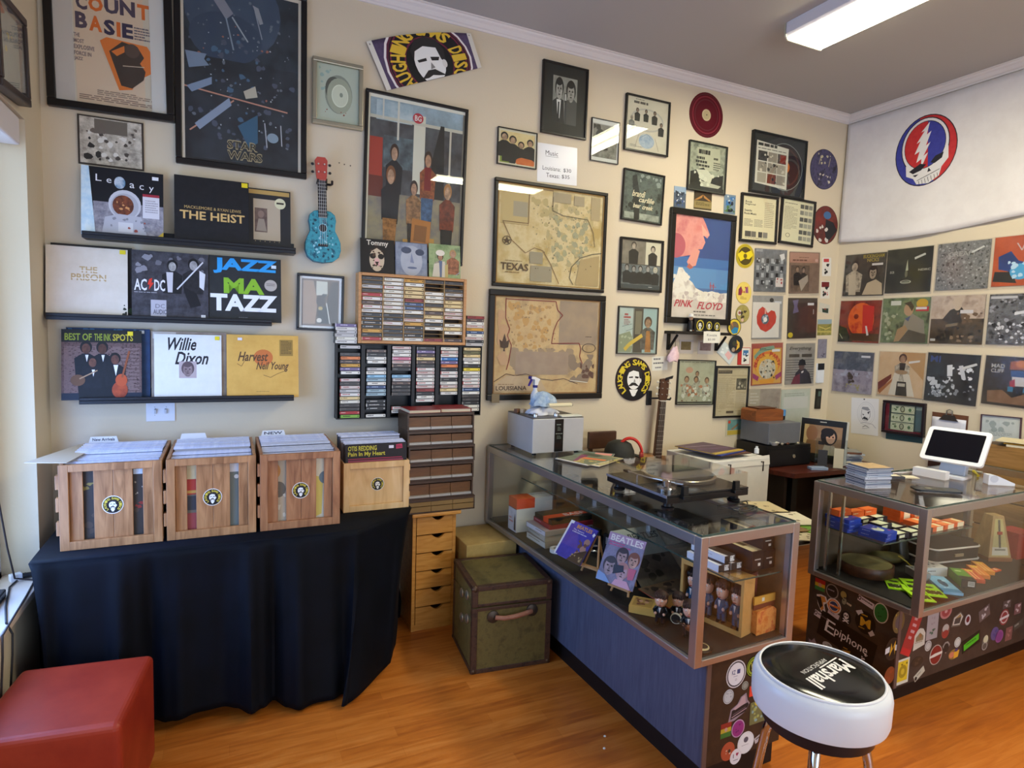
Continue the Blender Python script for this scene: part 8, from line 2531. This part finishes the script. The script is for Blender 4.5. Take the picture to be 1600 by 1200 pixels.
# white carton with records on top
t = thing('white_carton', 'tall white carton with dark hand-hold slots behind the turntable', 'carton', (2.71, 2.845, 0), .03)
m = MB()
m.bx(0, 0, 0, .50, .42, .885, 'd4d2cc~dcdad4~8!.6')
m.build('carton', t, bevel=.003)
m = MB()
m.add([(-.004, -.004, .84), (.5, -.004, .84), (.5, .004, .90), (-.004, .004, .875), (-.004, .0, .84), (.5, .0, .84), (.5, .008, .90), (-.004, .008, .875)], [(0, 1, 2, 3), (7, 6, 5, 4), (3, 2, 6, 7), (1, 5, 6, 2), (0, 3, 7, 4), (0, 4, 5, 1)], 'd8d4cc')
m.build('flap', t)
for x in (.13, .42):
    m = MB()
    m.tube([(x, -.0045, .862), (x + .02, -.0045, .862), (x + .02, -.0045, .80)], .004, '2c2018', 6)
    m.build('slot', t)
m = MB()
m.bx(-.0012, .20, .3, -.0002, .205, .86, 'a8a49c')
m.build('seam', t)
for i, (x, y, r, ops, lab) in enumerate(((2.93, 3.05, .12, 'r 5c3c30~6c4c3c~20 0 0 1 1; n 3c2c24 .1 .1 .8 .8 6 .1 3', 'brown record sleeve, lowest on the white carton'), (2.90, 3.06, .3, 'r 2c3c84~3c4c94~20 0 0 1 1; n d0c8b8 .1 .1 .8 .8 6 .1 3', 'blue record sleeve on the white carton, under a yellow-edged one'), (2.885, 3.07, .22, 'r 4c3848~5c4454~14 0 0 1 1; r b89c48 0 .9 1 .1; l c8b8c8 .02 .1 .2 .9 .4; l 8c6c9c .02 .1 .5 .9 .7', 'purplish record sleeve topmost on the white carton'))):
    t = thing('record_sleeve', lab, 'record', (x, y, .906 + i * .0075), r)
    m = MB()
    m.bx(-.155, -.155, 0, .155, .155, .006, ('4c3428', '2c3c84', 'b89c48')[i])
    top_art(m, .31, .31, .006, ops)
    m.build('cover', t)
t = thing('small_bottle', 'tiny white bottle at the right end of the white carton top', 'bottle', (3.165, 2.93, .9015))
m = MB()
m.lathe([(0, 0), (.015, 0), (.015, .03), (.008, .036), (.008, .046), (0, .046)], 'd8dce0!.3', 14)
m.build('bottle', t)
# desk
wood('desk_top', '3c1810', '4c2016', '5a281b', (4, 30, 30), .3)
t = thing('desk', 'dark reddish desk in the corner behind the counters', 'desk', (3.88, 3.09, 0))
m = MB()
m.prism([(-.49, .26), (-.49, -.11), (-.44, -.24), (.48, -.26), (.48, .26)], .73, .76, 'desk_top', 'z')
m.build('desktop', t, bevel=.003)
for x0, x1 in ((-.46, -.435), (.44, .465)):
    m = MB()
    m.bx(x0, -.18, 0, x1, .24, .73, '241c18!.4')
    m.build('side_panel', t)
m = MB()
m.bx(-.43, .16, .25, .435, .175, .73, '2a221c~332a22~6!.5')
m.build('modesty_panel', t)
m = MB()
m.bx(-.41, -.20, 0, -.36, -.15, .729, '0f0e0e!.4')
m.build('leg', t)
t = thing('cash_drawer', 'black drawer unit with a round silver lock on the desk', 'drawer unit', (3.59, 3.05, .761))
m = MB()
m.bx(-.19, .002, 0, .235, .29, .15, '141314!.35')
m.build('case', t, bevel=.003)
m = MB()
m.bx(-.185, -.004, .012, .23, .0015, .125, '18171a!.3')
m.build('drawer', t)
m = MB()
m.cyl((.06, -.010, .07), (.06, -.0045, .07), .014, 'c0bcb4!.2!.9', 16)
m.build('lock', t)
t = thing('amplifier_box', 'grey metal amplifier box on the black drawer unit', 'amplifier', (3.57, 3.2, .9115))
m = MB()
m.bx(-.15, -.13, .008, .16, .13, .155, '6c6e74~74767c~4!.4!.3')
m.build('case', t, bevel=.003)
for x in (-.12, .13):
    for y in (-.1, .1):
        m = MB()
        m.cyl((x, y, 0), (x, y, .008), .012, '1a1a1a', 8)
        m.build('foot', t)
wood('cedar', '6c3a18', '80451e', '905228', (5, 40, 40), .35)
t = thing('wooden_box', 'polished orange-brown wooden box on the grey amplifier', 'box', (3.535, 3.245, 1.0675))
m = MB()
m.prism([(-.135, 0), (.135, 0), (.135, .075), (.11, .085), (-.12, .085), (-.135, .075)], -.07, .07, 'cedar')
m.build('body', t, bevel=.002)
m = MB()
m.bx(-.09, -.055, .0855, .07, .055, .095, '4c2814!.4')
m.build('lid', t, bevel=.003)
t = thing('blue_jar', 'small blue-lidded dark jar beside the wooden box', 'jar', (3.705, 3.215, 1.0675))
m = MB()
m.lathe([(0, 0), (.02, 0), (.022, .03), (0, .03)], '1a1c20!.3', 14)
m.build('jar', t)
m = MB()
m.lathe([(0, .0305), (.024, .0305), (.024, .075), (0, .075)], '4c84b8!.4', 14)
m.build('lid', t)
t = thing('white_dish', 'small white dish on the front edge of the black drawer unit', 'dish', (3.47, 3.062, .9115))
m = MB()
m.lathe([(0, 0), (.012, 0), (.022, .006), (.03, .02), (.034, .026), (.028, .026), (.0, .012)], 'd0ccc0!.4', 18)
m.build('dish', t)
for i, (x, y, c) in enumerate(((3.60, 3.06, '5c3424'), (3.70, 3.058, 'a89c80'), (3.545, 3.06, '8c8478'))):
    t = thing('trinket', ('brown round trinket on the black drawer unit', 'pale round trinket at the right on the black drawer unit', 'grey round trinket beside the white dish')[i], 'trinket', (x, y, .9115))
    m = MB()
    m.ball((0, 0, .009), (.014, .008, .009), c + '!.5', 12)
    m.build('trinket', t)
t = thing('box_set', 'thick record box set with a portrait cover leaning on the desk', 'record', (3.925, 3.045, .767), rot=(-.08, 0, -1.22))
m = MB()
w_, d, h = .31, .055, .315
m.bx(-w_ / 2, 0, 0, w_ / 2, d, h, 'd4d8d4')
art(m, w_, h, 0, ['r 1c1a18 0 0 1 1', 'r 8c6c50~a08060~12 .08 .14 .84 .66', 'r c0a878 .08 .14 .1 .66', 'w d0ccc0 .42 .05 .2 .04 1', 'e 8c6448 .26 .34 .13 .18', 'p 7c5c3c .1 .8 .16 .5 .4 .5 .46 .8', 'e 221a16 .64 .38 .18 .2', 'e c89c80 .68 .4 .1 .14', 'e 221a16 .6 .28 .14 .1', 'e 2c2018 .65 .38 .02 .02', 'e 2c2018 .73 .38 .02 .02', 'p b4a890 .5 .8 .56 .58 .78 .58 .88 .8', 'r 241c18 .42 .5 .14 .08', 'r 1c1a18 0 .8 1 .2'], 0, h / 2)
m.build('box', t, bevel=.002)
t = thing('acrylic_stand', 'clear acrylic holder with dark and pale cards before the box set', 'holder', (3.87, 2.92, .761), -.9)
m = MB()
for a in ((-.10, -.03, 0, .10, .03, .004), (-.10, .026, .004, .10, .03, .20), (-.10, -.03, .004, -.096, .026, .20), (.096, -.03, .004, .10, .026, .12), (-.01, -.03, .004, -.006, .026, .18)):
    m.bx(*a, 'clearplastic')
m.build('holder', t)
for x, c, h in ((-.05, '3c3c40', .12), (.05, 'c8c0a8', .14)):
    m = MB()
    m.bx(x - .03, -.008, .0045, x + .03, .006, h, c)
    m.build('card', t)
t = thing('blue_tray', 'low blue-grey tray at the foot of the box set', 'tray', (3.72, 2.90, .761), -.4)
m = MB()
m.bx(-.06, -.03, 0, .06, .03, .02, '8c9cb8!.3')
m.build('tray', t, bevel=.003)
# stacks of discs, papers and sleeves at the right of the desk
rg = random.Random(12)
z = .761
for k in range(8):
    h = (.012, .010, .02, .011, .01, .012, .014, .006)[k]
    t = thing('media_case', 'media case, %s in the mixed stack at the right of the desk' % ('lowest' if k == 0 else 'topmost' if k == 7 else ORD[k] + ' from the bottom'), 'case', (4.14 + rg.uniform(-.01, .01), 3.0 + rg.uniform(-.01, .01), z), rg.uniform(-.3, .3) - .4, 'mixed stack at the right of the desk')
    m = MB()
    m.bx(-.09, -.065, 0, .09, .065, h, ('4c2c2c', 'c8c0b0', '54607c', '7c8498', '5c6474', 'a0a8b4', '6c4430', '8c8c88')[k])
    art(m, .18, h, -.065, 'w c8ccd4 .1 .3 .7 .4 1')
    m.build('case', t)
    z += h + .0004
t = thing('black_binder', 'black binder with loose white paper at the right end of the desk', 'binder', (4.20, 3.22, .761), -.2)
m = MB()
m.bx(-.13, -.10, 0, .13, .10, .085, '1c1a1a~26221f~10!.5')
m.build('binder', t, bevel=.003)
m = MB()
m.bx(-.12, -.09, .0855, .11, .08, .092, 'd8d4c8')
m.build('paper', t)
t = thing('paper_sheaf', 'white sheets hanging over the desk front corner', 'paper', (4.12, 2.83, .7612), -.05)
m = MB()
m.bx(-.13, .0, 0, .10, .10, .006, '5c2420')
m.bx(-.10, -.0, .0062, .13, .09, .012, 'd8d8d4')
m.build('sheets', t)
# clipboard and plank crate by the right wall
loc, W_, H_, rot = place('R', [(1457, 644), (1513, 650), (1501, 738), (1445, 729)], .02)
t = thing('clipboard', 'brown clipboard with curling white papers on the right wall', 'clipboard', loc, rot=rot)
m = MB()
m.bx(-W_ / 2, -.006, -H_ / 2, W_ / 2, -.001, H_ / 2, '5c3826~6c442c~14!.5')
m.build('board', t, bevel=.001)
m = MB()
rows = [[((i / 6 - .5) * W_ * .94, -.012 - .06 * max(0, v - .3) ** 1.5, H_ / 2 - .03 - v * H_ * .78) for i in range(7)] for v in [j / 10 for j in range(11)]]
m.grid(rows, 'd4d4de~dcdce4~10!.6')
m.build('papers', t, solid=.003)
m = MB()
m.prism([(-.06, H_ / 2 - .045), (.06, H_ / 2 - .045), (.04, H_ / 2 - .025), (.03, H_ / 2 - .008), (-.03, H_ / 2 - .008), (-.04, H_ / 2 - .025)], -.022, -.0065, '4c4644!.3!.7')
m.tube([(-.018, -.012, H_ / 2 - .008), (-.018, -.012, H_ / 2 + .02), (0, -.012, H_ / 2 + .028), (.018, -.012, H_ / 2 + .02), (.018, -.012, H_ / 2 - .008)], .004, '8c8c88!.3!.8', 6)
m.build('clip', t)
wood('plank', '84602f', '97703c', 'a87e48', (30, 4, 40), .5)
t = thing('plank_crate', 'big plank-sided wooden crate by the right wall behind the counter', 'crate', (4.10, 2.05, 0))
for k in range(6):
    m = MB()
    z0_ = .0945 + k * .165
    m.bx(0, -.75, z0_, .018, .06, z0_ + .155, 'plank')
    m.build('plank', t, bevel=.003)
m = MB()
m.bx(.0185, -.75, 0, .27, .06, 1.075, '5c4426')
m.build('carcase', t)
t = thing('envelope_pile', 'yellow envelope and papers lying on the plank crate', 'papers', (4.24, 1.88, 1.0755), .3)
for i, (dx, dy, c, h) in enumerate(((0, 0, 'd8d0b8', .012), (.01, .03, 'd8a428', .005), (-.01, .10, 'd4c8a4', .006))):
    m = MB()
    m.bx(-.11 + dx, -.15 + dy, .0125 * i, .09 + dx, .13 + dy * .5, .0125 * i + h, c)
    m.build('envelope', t)
# low shelf of magazines and a bucket between the counters
t = thing('low_shelf', 'low dark shelf between the counters holding magazines', 'shelf', (2.74, 2.43, 0), CA)
m = MB()
m.bx(-.15, -.32, .62, .24, .36, .64, '2c241c~3a3024~10!.5')
m.build('top', t, bevel=.003)
for x in (-.14, .21):
    for y in (-.30, .32):
        m = MB()
        m.bx(x, y, 0, x + .02, y + .02, .62, '1c1814')
        m.build('leg', t)
rg = random.Random(21)
for k in range(9):
    t = thing('magazine', 'magazine, %s along the low shelf between the counters' % ('first' if k == 0 else ORD[k]), 'magazine', (2.70 + .16 * (k % 2) + .02 * k * .3, 2.21 + .055 * k, .641 + .004 * (k % 4)), rg.uniform(-.8, .2), 'magazines on the low shelf')
    m = MB()
    m.bx(-.09, -.12, 0, .09, .12, .0035, ('c8bc9c', '6c9c34', '8c6c44', 'd4ccb4', '4c3c30', 'b89c6c', '2c2824', 'c4b48c', 'a08c64')[k])
    top_art(m, .18, .24, .0035, 'n 5c4c34 .1 .1 .8 .8 6 .08 %d' % k)
    m.build('pages', t)

# ------------------------------------------------------------------ bar stool
SXY = (1.500, 1.112)
SR, SZ_ = .158, .728
t = thing('bar_stool', 'round bar stool with a white side and a black lettered top', 'bar stool', (SXY[0], SXY[1], 0))
m = MB()
R = SR + .018
m.lathe([(R - .02, SZ_ - .108), (R - .004, SZ_ - .104), (R, SZ_ - .09), (R + .001, SZ_ - .03), (R - .003, SZ_ - .012), (R - .011, SZ_ - .003), (SR, SZ_)], 'd6d8dc!.3', 64)
m.build('seat_side', t)
m = MB()
m.lathe([(SR + .001, SZ_ - .004), (SR + .001, SZ_ + .001), (SR - .004, SZ_ + .0035), (.10, SZ_ + .006), (.04, SZ_ + .0066), (.0, SZ_ + .0068)], '0e0f0e!.12', 64)
m.build('seat_top', t)
m = MB()
m.tube([(SR * math.cos(a), SR * math.sin(a), SZ_ + .0015) for a in [2 * PI * i / 64 for i in range(64)]], .0038, 'e2e2e4!.3', 8, True)
m.build('piping', t)
a0, a1 = onZ(1325, 1032, SZ_), onZ(1256, 1074, SZ_)
ang = math.atan2((a1 - a0).y, (a1 - a0).x)
cc = onZ(1290, 1052, SZ_)
ly = cc - Vector((SXY[0], SXY[1], SZ_))
s = MB()
top_art(s, .205, .085, 0, 'I e8e6e0 0 .02 1 .62|Marshall; t d8d6d0 .2 .78 .62 .17|AMPLIFICATION; l e8e6e0 .05 .02 .72 .5 .70')
ca, sa = math.cos(ang), math.sin(ang)
s.v = [(x * ca - y * sa + ly.x, x * sa + y * ca + ly.y, SZ_ + .0069 + zz) for x, y, zz in s.v]
s.build('lettering', t)
m = MB()
m.lathe([(.0, SZ_ - .112), (.15, SZ_ - .112), (.152, SZ_ - .109), (.15, SZ_ - .1085), (0, SZ_ - .1085)], '121216!.35', 40)
m.lathe([(.12, SZ_ - .155), (.145, SZ_ - .15), (.15, SZ_ - .1125), (.12, SZ_ - .1125), (.12, SZ_ - .155)], '16161c!.3', 40)
m.build('swivel_ring', t)
CHR = 'c4c4c8!.08!1'
for k in range(4):
    a = math.radians(38 + 90 * k)
    m = MB()
    c_, s_ = math.cos(a), math.sin(a)
    m.tube([(.10 * c_, .10 * s_, SZ_ - .158), (.118 * c_, .118 * s_, SZ_ - .17), (.13 * c_, .13 * s_, SZ_ - .22), (.20 * c_, .20 * s_, .012)], .0125, CHR, 12)
    m.build('leg', t)
    m = MB()
    m.cyl((.20 * c_, .20 * s_, 0), (.20 * c_, .20 * s_, .02), .016, '141416', 12)
    m.build('foot', t)
m = MB()
m.tube([(.176 * math.cos(q), .176 * math.sin(q), .22) for q in [2 * PI * i / 48 for i in range(48)]], .010, CHR, 10, True)
m.build('foot_ring', t)
for q in ((945, 1151), (944, 1170)):
    p = onZ(q[0], q[1], .002)
    m = MB()
    m.ball((p.x, p.y, .004), (.006, .005, .004), 'd8d4c8!.6', 8)
    tag(m.build('crumb'), 'tiny white crumb on the floor left of the long counter', 'crumb', 'crumbs on the floor')
